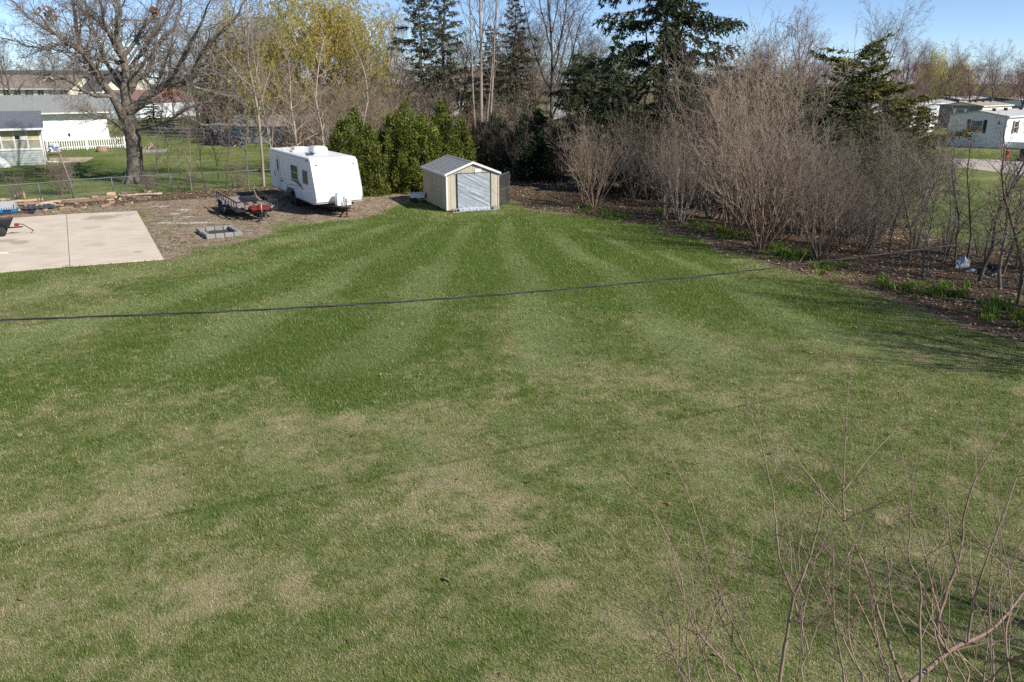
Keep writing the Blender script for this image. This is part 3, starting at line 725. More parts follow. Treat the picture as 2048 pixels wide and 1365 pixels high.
for a in ((6.53, 6.545), (7.305, 7.32)): d.box(-0.014, 0.015, a[0], a[1], z0 + 0.11, z0 + 1.99)
d.box(-0.014, 0.015, 6.53, 7.32, z0 + 1.985, z0 + 2.0); part('seam', d, 'trim_grey', dr)
for (ya, yb, za, zb) in ((0.62, 1.10, 0.12, 0.52), (2.55, 3.0, 0.15, 0.6), (7.9, 8.1, 0.35, 0.5)):
    d = MB(); d.box(-0.012, 0.015, ya, yb, z0 + za, z0 + zb)
    h = part('hatch', d, 'trim_grey', tt); d = MB(); d.box(-0.018, -0.008, ya + 0.015, yb - 0.015, z0 + za + 0.015, z0 + zb - 0.015); part('hatch_door', d, 'trailer_white', h)
# swoosh decals: thin vinyl blades
def swoosh(pts, th, mat):
    mb = MB(); n_ = len(pts); vs = []
    for i, (a, z) in enumerate(pts):
        t_ = i / (n_ - 1); w_ = th * math.sin(math.pi * min(1, max(0.02, t_))) ** 0.8 * (1.3 - t_ * 0.6)
        vs += [(-0.006, a, z0 + z - w_ / 2), (-0.006, a, z0 + z + w_ / 2)]
    part('decal', mb.add(vs, [(2 * i, 2 * i + 1, 2 * i + 3, 2 * i + 2) for i in range(n_ - 1)]), mat, tt)
swoosh([(2.1, 0.55), (2.5, 0.68), (2.9, 0.78), (3.4, 0.85), (4.0, 0.87), (4.5, 0.86)], 0.17, 'decal_grey')
swoosh([(2.4, 0.72), (2.9, 0.88), (3.6, 0.97), (4.6, 0.93)], 0.08, 'decal_grey')
swoosh([(2.0, 0.62), (3.0, 0.66), (4.2, 0.58), (5.4, 0.5), (6.2, 0.52)], 0.05, 'decal_pale')
swoosh([(5.9, 0.62), (6.4, 0.6), (7.0, 0.58)], 0.13, 'decal_grey'); swoosh([(5.5, 0.72), (6.2, 0.76), (7.1, 0.7)], 0.04, 'decal_pale'); swoosh([(3.2, 0.5), (4.2, 0.4), (5.2, 0.42)], 0.03, 'decal_pale')
for y in (4.3, 5.05): wheel(tt, (0.2, y, 0.34), 0.34, 0.2)
for y in (4.3, 5.05): wheel(tt, (tw - 0.2, y, 0.34), 0.34, 0.2)
f = MB(); f.box(0.35, tw - 0.35, 0.5, tl - 0.2, z0 - 0.16, z0 - 0.03); f.tube([(0.15, 4.3, 0.34), (tw - 0.15, 4.3, 0.34)], 0.045, 6); f.tube([(0.15, 5.05, 0.34), (tw - 0.15, 5.05, 0.34)], 0.045, 6); part('chassis', f, 'black_steel', tt)
f = MB()
for s in (-1, 1): f.tube([(tw / 2 + s * 0.85, 0.6, z0 - 0.10), (tw / 2 + s * 0.05, -1.15, z0 - 0.10)], 0.055, 4)
f.box(tw / 2 - 0.07, tw / 2 + 0.07, -1.4, -1.1, z0 - 0.13, z0 - 0.03); part('tongue', f, 'black_steel', tt)
f = MB(); f.tube([(tw / 2, -0.95, 0.03), (tw / 2, -0.95, z0 + 0.35)], 0.035, 8); f.disc((tw / 2, -0.95, 0.02), (0, 0, 1), 0.13, 0.03, 10); part('jack', f, 'rusty_steel', tt)
for s in (-1, 1):
    f = MB(); c = (tw / 2 + s * 0.17, -0.48)
    f.tube([(c[0], c[1], z) for z in (z0 - 0.02, z0 + 0.04, z0 + 0.46, z0 + 0.54, z0 + 0.56)], [0.14, 0.155, 0.155, 0.11, 0.05], 14)
    part('propane_tank', f, 'trailer_white', tt)
f = MB(); f.prism([(tw / 2 - 0.37, z0 - 0.02), (tw / 2 + 0.37, z0 - 0.02), (tw / 2 + 0.36, z0 + 0.5), (tw / 2 + 0.3, z0 + 0.62), (tw / 2 - 0.3, z0 + 0.62), (tw / 2 - 0.36, z0 + 0.5)], -0.69, -0.27)
part('tank_cover', f, 'trailer_white', tt)
f = MB(); f.box(tw / 2 - 0.03, tw / 2 + 0.03, -0.73, -0.69, z0 + 0.02, z0 + 0.45); f.tube([(tw / 2 - 0.3, -0.70, z0 + 0.15), (tw / 2 - 0.05, -0.73, z0 + 0.25), (tw / 2 + 0.3, -0.70, z0 + 0.15)], 0.012, 5); part('tank_strap', f, 'trim_grey', tt)
f = MB(); f.bevbox(0.95, 1.75, 2.9, 3.95, z1 + 0.01, z1 + 0.41, 0.11); ac = part('air_conditioner', f, 'trailer_white', tt)
f = MB(); f.box(0.98, 1.72, 3.955, 3.97, z1 + 0.06, z1 + 0.28); part('grille', f, 'trim_grey', ac)
f = MB(); f.bevbox(0.75, 1.35, 5.9, 6.6, z1 + 0.01, z1 + 0.20, 0.05); part('roof_vent', f, 'white_trim', tt)
f = MB(); f.bevbox(0.35, 0.95, 4.9, 5.5, z1 + 0.01, z1 + 0.10, 0.03); part('roof_vent', f, 'white_trim', tt)
f = MB(); f.bevbox(1.3, 1.8, 7.2, 7.7, z1 + 0.01, z1 + 0.12, 0.03); part('roof_vent', f, 'white_trim', tt)
f = MB(); f.tube([(0.35, 6.6, z1), (0.35, 6.6, z1 + 0.16)], 0.05, 8); part('vent_pipe', f, 'white_trim', tt)
f = MB(); f.tube([(0.5, 2.5, z1 + 0.05), (0.75, 3.6, z1 + 0.06)], 0.025, 5); f.box(0.4, 0.75, 2.4, 2.6, z1 + 0.01, z1 + 0.06); part('antenna', f, 'black_plastic', tt)
for x in (0.22, tw - 0.3):
    f = MB(); f.box(x, x + 0.12, 0.47, 0.53, z1 - 0.36, z1 - 0.30); part('marker_light', f, 'amber_lens', tt)
for y in (0.95, 1.1, 1.25):
    f = MB(); f.box(-0.03, 0.0, y, y + 0.07, z1 - 0.17, z1 - 0.13); part('marker_light', f, 'black_plastic', tt)

# ------------------------------------------------------------------ flatbed utility trailer
UR = 0.533
ut = thing('flatbed_trailer', 'rusty black tandem axle flatbed trailer with plank deck and red toolbox', 'trailer', (-13.72, 39.75, 0), UR)
uw, ul, dz_ = 2.05, 4.9, 0.56
f = MB()
for x in (0.0, uw - 0.06): f.box(x, x + 0.06, 0, ul, dz_ - 0.14, dz_ - 0.03)
for y in (0, ul - 0.06): f.box(0.06, uw - 0.06, y, y + 0.06, dz_ - 0.14, dz_ - 0.03)
for k in range(1, 8): f.box(0.06, uw - 0.06, k * ul / 8, k * ul / 8 + 0.05, dz_ - 0.12, dz_ - 0.04)
part('frame', f, 'black_steel', ut)
npl = 11; rr = random.Random(9)
for k in range(npl):
    x0 = 0.05 + k * (uw - 0.1) / npl; ln = ul - 0.05 - (rr.random() < 0.2) * rr.uniform(0.5, 1.6)
    if k in (7,): continue
    f = MB(); f.box(x0 + 0.008, x0 + (uw - 0.1) / npl - 0.008, 0.05 + (rr.random() < 0.25) * rr.uniform(0.3, 1.0), ln, dz_ - 0.03, dz_ + 0.012 + rr.uniform(-0.006, 0.01)); part('plank', f, 'weathered_wood', ut)
for side, x in ((0, 0.0), (1, uw - 0.04)):
    f = MB(); f.box(x, x + 0.045, 0, ul, dz_ + 0.34, dz_ + 0.385)
    for k in range(9): y = k * (ul - 0.05) / 8; f.box(x + 0.003, x + 0.042, y, y + 0.045, dz_ - 0.03, dz_ + 0.34)
    part('side_rail', f, 'black_steel', ut)
f = MB(); f.box(0.045, uw - 0.04, 0, 0.045, dz_ + 0.338, dz_ + 0.382)
for k in range(1, 5): x = k * uw / 5; f.box(x, x + 0.04, 0.003, 0.042, dz_ - 0.03, dz_ + 0.338)
part('front_rail', f, 'black_steel', ut)
for y in (2.35, 3.1):
    wheel(ut, (-0.14, y, 0.33), 0.33, 0.2); wheel(ut, (uw + 0.14, y, 0.33), 0.33, 0.2)
for x in (-0.26, uw + 0.02):
    f = MB(); f.prism([(1.9, 0.6), (2.15, 0.76), (3.3, 0.76), (3.55, 0.6), (3.53, 0.58), (3.28, 0.735), (2.17, 0.735), (1.92, 0.58)], x, x + 0.24, axis='x'); part('fender', f, 'galvanised' if x < 0 else 'black_steel', ut)
f = MB()
for s in (-1, 1): f.tube([(uw / 2 + s * 0.75, 0.3, dz_ - 0.10), (uw / 2 + s * 0.04, -1.25, dz_ - 0.08)], 0.05, 4)
f.box(uw / 2 - 0.06, uw / 2 + 0.06, -1.5, -1.2, dz_ - 0.11, dz_ - 0.02); part('tongue', f, 'black_steel', ut)
f = MB(); f.bevbox(uw / 2 - 0.42, uw / 2 + 0.42, -0.62, -0.2, dz_ - 0.02, dz_ + 0.15, 0.02); tb = part('toolbox', f, 'red_paint', ut)
f = MB(); f.bevbox(uw / 2 - 0.44, uw / 2 + 0.44, -0.64, -0.18, dz_ + 0.152, dz_ + 0.19, 0.015); part('lid', f, 'red_paint', tb)
f = MB(); f.tube([(uw / 2, -0.85, 0.05), (uw / 2, -0.85, dz_ + 0.42)], 0.03, 8); f.box(uw / 2 - 0.13, uw / 2 + 0.13, -0.98, -0.72, 0.0, 0.05); part('jack', f, 'galvanised', ut)
f = MB(); f.tube([(uw / 2 + 0.12, -1.0, dz_ - 0.1), (uw / 2 + 0.16, -1.05, 0.2), (uw / 2 + 0.1, -1.15, 0.3), (uw / 2 + 0.05, -1.2, dz_ - 0.05)], 0.012, 5); part('safety_chain', f, 'galvanised', ut)
f = MB(); f.tube([(uw / 2 - 0.14, -0.95, dz_ - 0.05), (uw / 2 - 0.2, -1.1, 0.25), (uw / 2 - 0.08, -1.3, dz_ - 0.05)], 0.012, 5); part('safety_chain', f, 'galvanised', ut)
UM = T(-13.72, 39.75, 0) @ RZ(UR)
# load lying on the deck
t = thing('plywood_sheet', 'grey plywood sheet on the flatbed trailer deck', 'plywood', UM @ Vector((0.75, 3.7, dz_ + 0.02)), UR + 0.08)
f = MB(); f.box(-0.6, 0.6, -0.9, 0.9, 0.002, 0.02); part('board', f, 'weathered_wood', t)
t = thing('black_mat', 'folded black rubber mat on the flatbed trailer deck', 'mat', UM @ Vector((1.35, 3.3, dz_ + 0.03)), UR - 0.1)
f = MB(); f.bevbox(-0.45, 0.45, -0.6, 0.6, 0.002, 0.07, 0.02); f.bevbox(-0.4, 0.3, -0.5, 0.5, 0.072, 0.13, 0.02); part('fold', f, 'black_plastic', t)
for k, (x, y, a, L, lab) in enumerate(((0.45, 1.6, 1.2, 1.5, 'short dark plank lying across the front of the flatbed deck'), (0.9, 1.9, 1.45, 1.2, 'rust brown offcut plank in the middle of the flatbed deck'), (1.4, 1.3, 0.9, 1.0, 'stubby plank lying skewed near the toolbox on the flatbed'), (0.5, 2.5, 1.65, 1.3, 'pale plank lying along the wheel side of the flatbed deck'))):
    q = thing('plank', lab, 'plank', UM @ Vector((x, y, dz_ + 0.025)), UR + a)
    f = MB(); f.box(-L / 2, L / 2, -0.07, 0.07, 0, 0.035); part('board', f, ('weathered_wood', 'rusty_steel', 'log_bark', 'log_pale')[k], q)
t = thing('bent_branch', 'pale bent branch standing up from the flatbed trailer load', 'branch', UM @ Vector((1.55, 1.9, dz_ + 0.02)), 0.3)
f = MB(); f.tube([(0.35, -0.3, 0.05), (0.12, 0.0, 0.1), (-0.1, 0.1, 0.35), (-0.18, 0.1, 0.7), (-0.12, 0.1, 0.95)], [0.03, 0.03, 0.026, 0.02, 0.012], 6); part('stem', f, 'log_pale', t)

# ------------------------------------------------------------------ fire pit of cinder blocks: a square of blocks, each its own part
pc = [ground_at(405, 480), ground_at(488, 472), ground_at(473, 454), ground_at(418, 456)]
ang = math.atan2(pc[1].y - pc[0].y, pc[1].x - pc[0].x)
pc[0] = pc[0] + Vector((0.16, 0.05, 0)); pc[1] = pc[1] - Vector((0.06, 0, 0))
fp = thing('fire_pit', 'square fire pit of grey cinder blocks near the concrete pad', 'fire pit', (pc[0].x, pc[0].y, 0), ang)
W_, D2 = (pc[1] - pc[0]).length, 2.15
blk = {}
def pit_block(x, y, rz, key):
    if key not in blk:
        b_ = MB(); L = 0.40; b_.bevbox(-L / 2 + 0.012, L / 2 - 0.012, -0.1, 0.1, 0, 0.2, 0.02); blk[key] = b_.mesh('block')
    o = link('block', blk[key], 'cinder_block', fp); o.location = (x, y, 0); o.rotation_euler = (0, 0, rz); return o
rr = random.Random(3); nb = round(W_ / 0.42)
for k in range(nb):
    for y in (0.1, D2 - 0.1): pit_block((k + 0.5) * W_ / nb, y + rr.uniform(-.012, .012), rr.uniform(-.03, .03), 'a')
ns = round((D2 - 0.4) / 0.42)
for k in range(ns):
    for x in (0.1, W_ - 0.1): pit_block(x + rr.uniform(-.012, .012), 0.2 + (k + 0.5) * (D2 - 0.4) / ns, math.pi / 2 + rr.uniform(-.03, .03), 'a')
f = MB(); V = []
nn = 12
for j in range(nn + 1):
    for i in range(nn + 1): V.append((0.2 + (W_ - 0.4) * i / nn, 0.2 + (D2 - 0.4) * j / nn, 0.012 + 0.05 * rr.random()))
part('ash_bed', raw_mesh('ash_bed', np.array(V), np.array([(j * (nn + 1) + i, j * (nn + 1) + i + 1, (j + 1) * (nn + 1) + i + 1, (j + 1) * (nn + 1) + i) for j in range(nn) for i in range(nn)])), 'ash', fp)

# ------------------------------------------------------------------ dump cart on the pad
p = ground_at(12, 474)
ct = thing('dump_cart', 'black poly dump cart with white wheel rims on the concrete pad', 'cart', (p.x - 0.35, p.y + 0.15, 0.042), 0.5)
f = MB(); zb, zt = 0.34, 0.72
bot = [(-0.45, -0.28), (0.42, -0.28), (0.42, 0.28), (-0.45, 0.28)]; top = [(-0.62, -0.42), (0.62, -0.42), (0.62, 0.42), (-0.62, 0.42)]; inn = [(-0.57, -0.38), (0.57, -0.38), (0.57, 0.38), (-0.57, 0.38)]; ib = [(-0.42, -0.25), (0.39, -0.25), (0.39, 0.25), (-0.42, 0.25)]
vs = [(x, y, zb) for x, y in bot] + [(x, y, zt) for x, y in top] + [(x, y, zt + 0.01) for x, y in inn] + [(x, y, zb + 0.04) for x, y in ib]
fs = [(3, 2, 1, 0), (12, 13, 14, 15)]
for a in (0, 4, 8):
    for i in range(4): fs.append((a + i, a + (i + 1) % 4, a + 4 + (i + 1) % 4, a + 4 + i))
part('tub', f.add(vs, fs), 'black_plastic', ct)
for s in (-1, 1): wheel(ct, (0.1, s * 0.42, 0.21), 0.21, 0.12, (0, 1, 0))
f = MB(); f.tube([(0.1, -0.4, 0.21), (0.1, 0.4, 0.21)], 0.018, 6); f.box(-0.4, 0.9, -0.03, 0.03, 0.28, 0.335); f.tube([(0.3, 0, 0.3), (0.95, 0.0, 0.32)], 0.025, 6); part('axle_frame', f, 'black_steel', ct)
f = MB(); f.tube([(0.7, 0, 0.45), (0.95, 0.02, 0.42), (1.3, 0.05, 0.12)], 0.022, 6); f.tube([(1.3, -0.06, 0.1), (1.3, 0.14, 0.1)], 0.03, 6); part('handle', f, 'black_steel', ct)
f = MB(); f.bevbox(0.62, 0.8, -0.08, 0.08, 0.36, 0.48, 0.02); part('latch', f, 'red_paint', ct)

# white scrap on the pad edge
t = tag(link('paper_scrap', MB().box(-0.22, 0.22, -0.06, 0.06, 0.0, 0.03, RZ(0.1)).mesh('paper_scrap'), 'white_trim'), 'white scrap of foam lying near the left edge of the concrete pad', 'scrap')
p = ground_at(4, 509); t.location = (p.x, p.y, 0.044)

# blue ribbed bin lying by the wood heap
p = ground_at(10, 428)
t = thing('blue_bin', 'bright blue and grey plastic crate full of split wood by the fence', 'crate', (p.x - 0.3, p.y + 0.2, 0), 0.42)
f = MB(); f.bevbox(-0.75, 0.75, -0.4, 0.4, 0.05, 0.24, 0.03); part('base', f, 'blue_plastic', t)
f = MB()
for k in range(13): x = -0.68 + k * 1.36 / 12; f.box(x, x + 0.06, -0.39, -0.34, 0.24, 0.52)
f.box(-0.74, 0.74, -0.395, -0.335, 0.52, 0.57); f.box(-0.74, 0.74, 0.335, 0.395, 0.24, 0.57); f.box(-0.74, -0.68, -0.33, 0.33, 0.24, 0.57); f.box(0.68, 0.74, -0.33, 0.33, 0.24, 0.57); part('ribbed_side', f, 'trim_grey', t)
f = MB(); f.box(0.12, 0.5, -0.405, -0.39, 0.1, 0.2); part('hand_hole_dark', f, 'black_plastic', t)  # solid black plate, painted in for the shade inside an opening
# slate sheet lying beside
p = ground_at(78, 419)
t = thing('plastic_sheet', 'slate grey corrugated plastic sheet lying on the leaf litter by the fence', 'sheet', (p.x, p.y, 0.02), 0.55)
f = MB(); vs = []; nn = 24
for i in range(nn + 1):
    x = -0.75 + 1.5 * i / nn; z = 0.06 + 0.025 * math.sin(i * 1.57)
    vs += [(x, -0.28 - 0.1 * i / nn, z), (x, 0.30 + 0.1 * i / nn, z + 0.10)]
part('sheet_body', f.add(vs, [(2 * i, 2 * i + 2, 2 * i + 3, 2 * i + 1) for i in range(nn)]), 'slate_plastic', t)
p = ground_at(22, 430)
t = thing('iron_bar', 'long black bar lying in front of the blue crate', 'bar', (p.x, p.y - 0.1, 0.05), 0.45)
f = MB(); f.tube([(-1.4, 0, 0.05), (0.9, 0, 0.05)], 0.035, 6); f.bevbox(0.85, 1.15, -0.1, 0.1, 0, 0.14, 0.02); part('bar_body', f, 'black_steel', t)
# ------------------------------------------------------------------ logs and split wood along the fence
def log(u, v, L, r, rz, mat, label, tilt=0.0, group=None, name='log'):
    p = ground_at(u, v)
    t = thing(name, label, 'log', (p.x, p.y, 0), rz, group)
    rr = random.Random(int(u * 7 + v)); pts = []; rad = []
    for i in range(6):
        a = -L / 2 + L * i / 5; pts.append((a, rr.uniform(-.03, .03) * L, r * 0.95 + rr.uniform(-.1, .15) * r + max(0, tilt * (a + L / 2)))); rad.append(r * rr.uniform(0.85, 1.1))
    f = MB(); f.tube(pts, rad, 8); part('bark', f, mat, t)
    for i, s in ((0, -1), (5, 1)):
        e = MB(); c = Vector(pts[i]); e.disc(c + Vector((s * 0.004, 0, 0)), (1, 0, 0), rad[i] * 0.9, 0.008, 8); part('cut_end', e, 'raw_wood', t)
    return t
log(168, 407, 2.2, 0.13, 0.62, 'log_bark', 'thick barked log lying in the leaf litter by the fence')
log(135, 404, 2.6, 0.08, 0.70, 'log_pale', 'long pale grey log left of the thick barked log')
log(205, 400, 1.2, 0.12, 0.3, 'log_bark', 'short brown log left of the pale stump end')
log(222, 395, 0.5, 0.17, 0.9, 'raw_wood', 'stubby pale wood chunk at the foot of the fence post')
log(190, 402, 0.35, 0.16, 1.3, 'log_bark', 'round wood stub beside the short brown log')
log(280, 393, 2.6, 0.06, 0.15, 'log_pale', 'long pale pole lying on the soil right of the wood heap', 0.03)
log(268, 397, 2.0, 0.07, -0.1, 'log_bark', 'dark pole under the long pale pole')
log(55, 405, 1.6, 0.09, 0.5, 'raw_wood', 'yellowish split log lying behind the blue crate')
log(36, 399, 0.5, 0.10, 0.9, 'raw_wood', 'tilted orange brown log stub behind the blue crate', 0.5)
log(60, 411, 1.2, 0.08, 0.55, 'log_bark', 'brown log in front of the yellowish split log')
log(100, 409, 1.1, 0.08, 0.9, 'log_pale', 'weathered log right of the slate sheet')
log(110, 414, 0.9, 0.07, 0.2, 'log_bark', 'small brown log above the slate sheet end')
log(8, 404, 0.4, 0.11, 1.2, 'raw_wood', 'pale split chunk on top of the blue crate heap')
log(22, 403, 0.35, 0.1, 0.4, 'raw_wood', 'cream split chunk behind the blue crate')
rr = random.Random(31)
kd = {}
for k in range(70):
    u = rr.uniform(20, 300); v = 424 - (u) * 0.095 + rr.uniform(-13, 12)
    p = ground_at(u, v); key = k % 5
    if key not in kd:
        f = MB(); L = rr.uniform(0.25, 0.6); f.prism([(-0.06, 0), (0.07, 0.0), (0.05, 0.07), (-0.02, 0.10)], -L / 2, L / 2); kd[key] = f.mesh('split_wood')
    o = link('split_wood', kd[key], 'log_bark' if key < 3 else 'raw_wood'); o.location = (p.x, p.y, 0); o.rotation_euler = (0, 0, rr.uniform(0, 3.1)); s = rr.uniform(0.7, 1.4); o.scale = (s, s, s)
    tag(o, 'split stick of firewood scattered in the litter along the fence', 'firewood', 'scattered split firewood along the fence')
# post stub, standing
p = ground_at(50, 402); t = thing('post_stub', 'short pale wooden stub standing in front of the fence', 'stub', (p.x, p.y, 0)); f = MB(); f.tube([(0, 0, 0), (0.01, 0, 0.3), (0, 0, 0.58)], [0.08, 0.06, 0.03], 7); part('stub_body', f, 'raw_wood', t)
# ------------------------------------------------------------------ chain link fence
FPTS = [ground_at(-330, 448), ground_at(-130, 424), ground_at(83, 405), ground_at(147, 398.5), ground_at(228, 392), ground_at(345, 384.5), ground_at(466, 378), ground_at(560, 371), ground_at(660, 361), ground_at(760, 352), ground_at(860, 345)]
ft = thing('chain_link_fence', 'low galvanised chain link fence behind the wood heap and trailers', 'fence')
FH = 1.12
for i, p in enumerate(FPTS):
    f = MB(); f.tube([(p.x, p.y, 0), (p.x, p.y, FH)], 0.032, 7); f.disc((p.x, p.y, FH + 0.02), (0, 0, 1), 0.04, 0.05, 7, 0.02); part('post', f, 'fence_steel', ft)
for i in range(len(FPTS) - 1):
    a, b_ = FPTS[i], FPTS[i + 1]
    f = MB(); f.tube([(a.x, a.y, FH - 0.02), (b_.x, b_.y, FH - 0.02)], 0.022, 6); part('top_rail', f, 'fence_steel', ft)
    L = (b_ - a).length; d = (b_ - a) / L; w = []; st = 0.085
    pl = []
    k = -FH
    while k < L:
        for s in (1, -1):
            xa, xb = (k, k + FH) if s > 0 else (k + FH, k)
            za, zb = 0.03, FH - 0.04
            if min(xa, xb) < 0 or max(xa, xb) > L:
                lo, hi = (0, L)
                def cl(x, z, x2, z2):
                    if x < lo: z += (z2 - z) * (lo - x) / (x2 - x); x = lo
                    if x > hi: z += (z2 - z) * (hi - x) / (x2 - x); x = hi
                    return x, z
                if max(xa, xb) < 0 or min(xa, xb) > L: continue
                xa2, za2 = cl(xa, za, xb, zb); xb2, zb2 = cl(xb, zb, xa, za); xa, za, xb, zb = xa2, za2, xb2, zb2
            pl.append(((a.x + d.x * xa, a.y + d.y * xa, za), (a.x + d.x * xb, a.y + d.y * xb, zb)))
        k += st
    f = MB()
    for q in pl: f.tube(q, 0.0019, 3, cap=False)
    part('wire_mesh', f, 'wire', ft)['kind'] = 'stuff'
# leaning pole against the fence corner
a = ground_at(147, 398.5); a = Vector((a.x, a.y, 0.95))
bq = depth_at(100, 255, a.y + 0.9)
t = thing('leaning_pole', 'thin dark pole leaning left above the fence corner', 'pole', (a.x, a.y, 0))
f = MB(); f.tube([(0, 0, 0.9), ((bq.x - a.x) * 0.5, 0.45, (0.9 + bq.z) / 2), (bq.x - a.x, 0.9, bq.z)], [0.022, 0.018, 0.012], 6); part('shaft', f, 'weathered_wood', t)

# ------------------------------------------------------------------ overhead service cable: two strands twisted on a messenger
pl, pr, pm_ = depth_at(-420, 655, 9.6), depth_at(2420, 428, 13.0), None
cab = thing('overhead_cable', 'black twisted overhead service cable crossing the lawn', 'cable', (0, 0, 0))
ctl = [(u_, v_, y_ * 0.74) for u_, v_, y_ in ((-420, 660, 8.2), (0, 641, 9.0), (480, 622, 10.1), (900, 597, 11.3), (1300, 563, 12.7), (1620, 527, 14.1), (2048, 472, 16.2), (2420, 420, 18.5))]
cp = [depth_at(*q) for q in ctl]
def catmull(P, n):
    o = []
    for i in range(len(P) - 1):
        p0, p1, p2, p3 = P[max(i - 1, 0)], P[i], P[i + 1], P[min(i + 2, len(P) - 1)]
        for k in range(n):
            t = k / n; o.append(0.5 * ((2 * p1) + (p2 - p0) * t + (2 * p0 - 5 * p1 + 4 * p2 - p3) * t * t + (3 * p1 - p0 - 3 * p2 + p3) * t ** 3))
    return o + [P[-1]]
axis_pts = catmull(cp, 60)
for k in range(3):
    pts = []; s = 0
    for i, q in enumerate(axis_pts):
        if i: s += (q - axis_pts[i - 1]).length
        d = (axis_pts[min(i + 1, len(axis_pts) - 1)] - axis_pts[max(i - 1, 0)]).normalized(); n1 = d.cross(Vector((0, 0, 1))).normalized(); n2 = d.cross(n1)
        t_ = s * 2 * math.pi / 0.62 + k * 2.094; pts.append(q + (n1 * math.cos(t_) + n2 * math.sin(t_)) * 0.0052)
    f = MB(); f.tube(pts, 0.0056 if k < 2 else 0.0042, 6, cap=False); part('strand', f, 'cable_black' if k < 2 else 'cable_pale', cab)

# ------------------------------------------------------------------ neighbour's house on the left
def windowed_wall(): pass
hl, hr = ground_at(-260, 234, 3.2), ground_at(226, 223.5, 3.2)
ha = math.atan2(hr.y - hl.y, hr.x - hl.x); HL = (hr - hl).length
hs = thing('white_house', "neighbour's white clapboard house with grey roof and glazed porch", 'house', (hr.x, hr.y, 0), ha)
ohg = 0.9                              # overhang of the eave
def lap(mb, x0, x1, z0, z1, y, step=0.2):
    z = z0
    while z < z1 - 1e-6:
        zt = min(z + step, z1); mb.add([(x0, y - 0.022, z), (x1, y - 0.022, z), (x1, y, zt), (x0, y, zt), (x0, y, z), (x1, y, z)], [(0, 1, 2, 3), (0, 4, 5, 1)]); z = zt
f = MB(); f.box(-HL, -0.6, ohg, ohg + 9.0, 0, 3.15); part('wall', f, 'white_vinyl', hs)
f = MB(); lap(f, -HL, -0.6, 0.4, 3.13, ohg - 0.004); part('siding', f, 'white_vinyl', hs)
f = MB(); f.prism([(0, 3.2), (5.4, 5.15), (10.8, 3.2), (10.8, 3.1), (5.4, 5.02), (0, 3.1)], -HL - 0.3, 0.0, axis='x'); part('roof', f, 'house_shingle', hs)
f = MB(); f.box(-HL, 0.03, -0.10, 0.02, 3.06, 3.2); part('gutter', f, 'white_trim', hs)
f = MB(); f.box(-HL, 0.0, 0.03, ohg + 0.02, 3.02, 3.08); part('soffit', f, 'white_trim', hs)
f = MB(); f.prism([(0.9, 3.15), (5.4, 4.85), (9.9, 3.15)], -0.62, -0.55, axis='x'); part('gable', f, 'white_vinyl', hs)
# porch
pl_, pr_ = ground_at(-150, 339), ground_at(92, 329)
pa_ = math.atan2(pr_.y - pl_.y, pr_.x - pl_.x); PL = (pr_ - pl_).length
PM = Matrix.Translation((pr_.x, pr_.y, 0)) @ RZ(pa_); HM = (T(hr.x, hr.y, 0) @ RZ(ha)).inverted() @ PM
def hp(mb): 
    mb.v = [tuple(HM @ Vector(v)) for v in mb.v]; return mb
PHt = 3.02
f = MB(); f.box(-PL, 0, 0.06, 6.0, 0, PHt); pw = part('porch_wall', hp(f), 'sage_siding', hs)
f = MB(); lap(f, -PL, -0.02, 0.15, 1.22, 0.045, 0.2); part('porch_siding', hp(f), 'sage_siding', hs)
f = MB(); f.prism([(-0.45, PHt), (5.5, PHt + 1.15), (6.5, PHt + 1.15), (6.5, PHt - 0.1), (-0.45, PHt - 0.14)], -PL - 0.3, 0.22, axis='x'); part('porch_roof', hp(f), 'porch_shingle', hs)
f = MB(); f.box(-PL, 0.24, -0.56, -0.45, PHt - 0.18, PHt - 0.02); part('porch_gutter', hp(f), 'white_trim', hs)
f = MB(); f.box(-0.10, 0.03, 0.0, 0.1, 0, PHt - 0.16); part('corner_trim', hp(f), 'white_trim', hs)
f = MB(); f.box(-PL, -0.1, -0.02, 0.05, 1.22, 1.32); part('porch_sill', hp(f), 'white_trim', hs)
wx = [-0.98, -1.92, -2.86, -3.80, -4.74]
for k, x in enumerate(wx):
    w0, w1, za, zb = x, x + 0.82, 1.34, 2.78
    f = MB(); fw_ = 0.07
    for (a_, b2, c_, d_) in ((w0 - fw_, w0, za - 0.02, zb + 0.05), (w1, w1 + fw_, za - 0.02, zb + 0.05), (w0, w1, zb, zb + 0.05), (w0, w1, za - 0.02, za + 0.03), (w0, w1, (za + zb) / 2 - 0.025, (za + zb) / 2 + 0.025)):
        f.box(a_, b2, -0.02, 0.055, c_, d_)
    wn_ = part('window', hp(f), 'white_trim', hs)
    f = MB(); f.box(w0, w1, 0.02, 0.03, za + 0.03, (za + zb) / 2 - 0.025); part('pane', hp(f), 'dull_curtain', wn_)
    f = MB(); f.box(w0, w1, 0.021, 0.031, (za + zb) / 2 + 0.025, zb); part('pane', hp(f), 'curtain', wn_)
    if k == 1:
        f = MB(); f.box(w0 + 0.02, w0 + 0.32, -0.005, 0.015, (za + zb) / 2 + 0.05, (za + zb) / 2 + 0.33); f2 = part('window_unit', hp(f), 'black_plastic', wn_)
        f = MB(); f.box(w0 + 0.34, w1 - 0.02, -0.004, 0.014, (za + zb) / 2 + 0.05, (za + zb) / 2 + 0.33); part('notice', hp(f), 'white_trim', wn_)
f = MB(); f.tube([(0.10, -0.05, PHt - 0.15), (0.08, -0.02, 2.4), (0.08, -0.02, 0.35), (0.12, -0.1, 0.22), (1.1, -0.25, 0.14), (1.75, -0.35, 0.12)], 0.055, 7); part('downspout', hp(f), 'white_trim', hs)
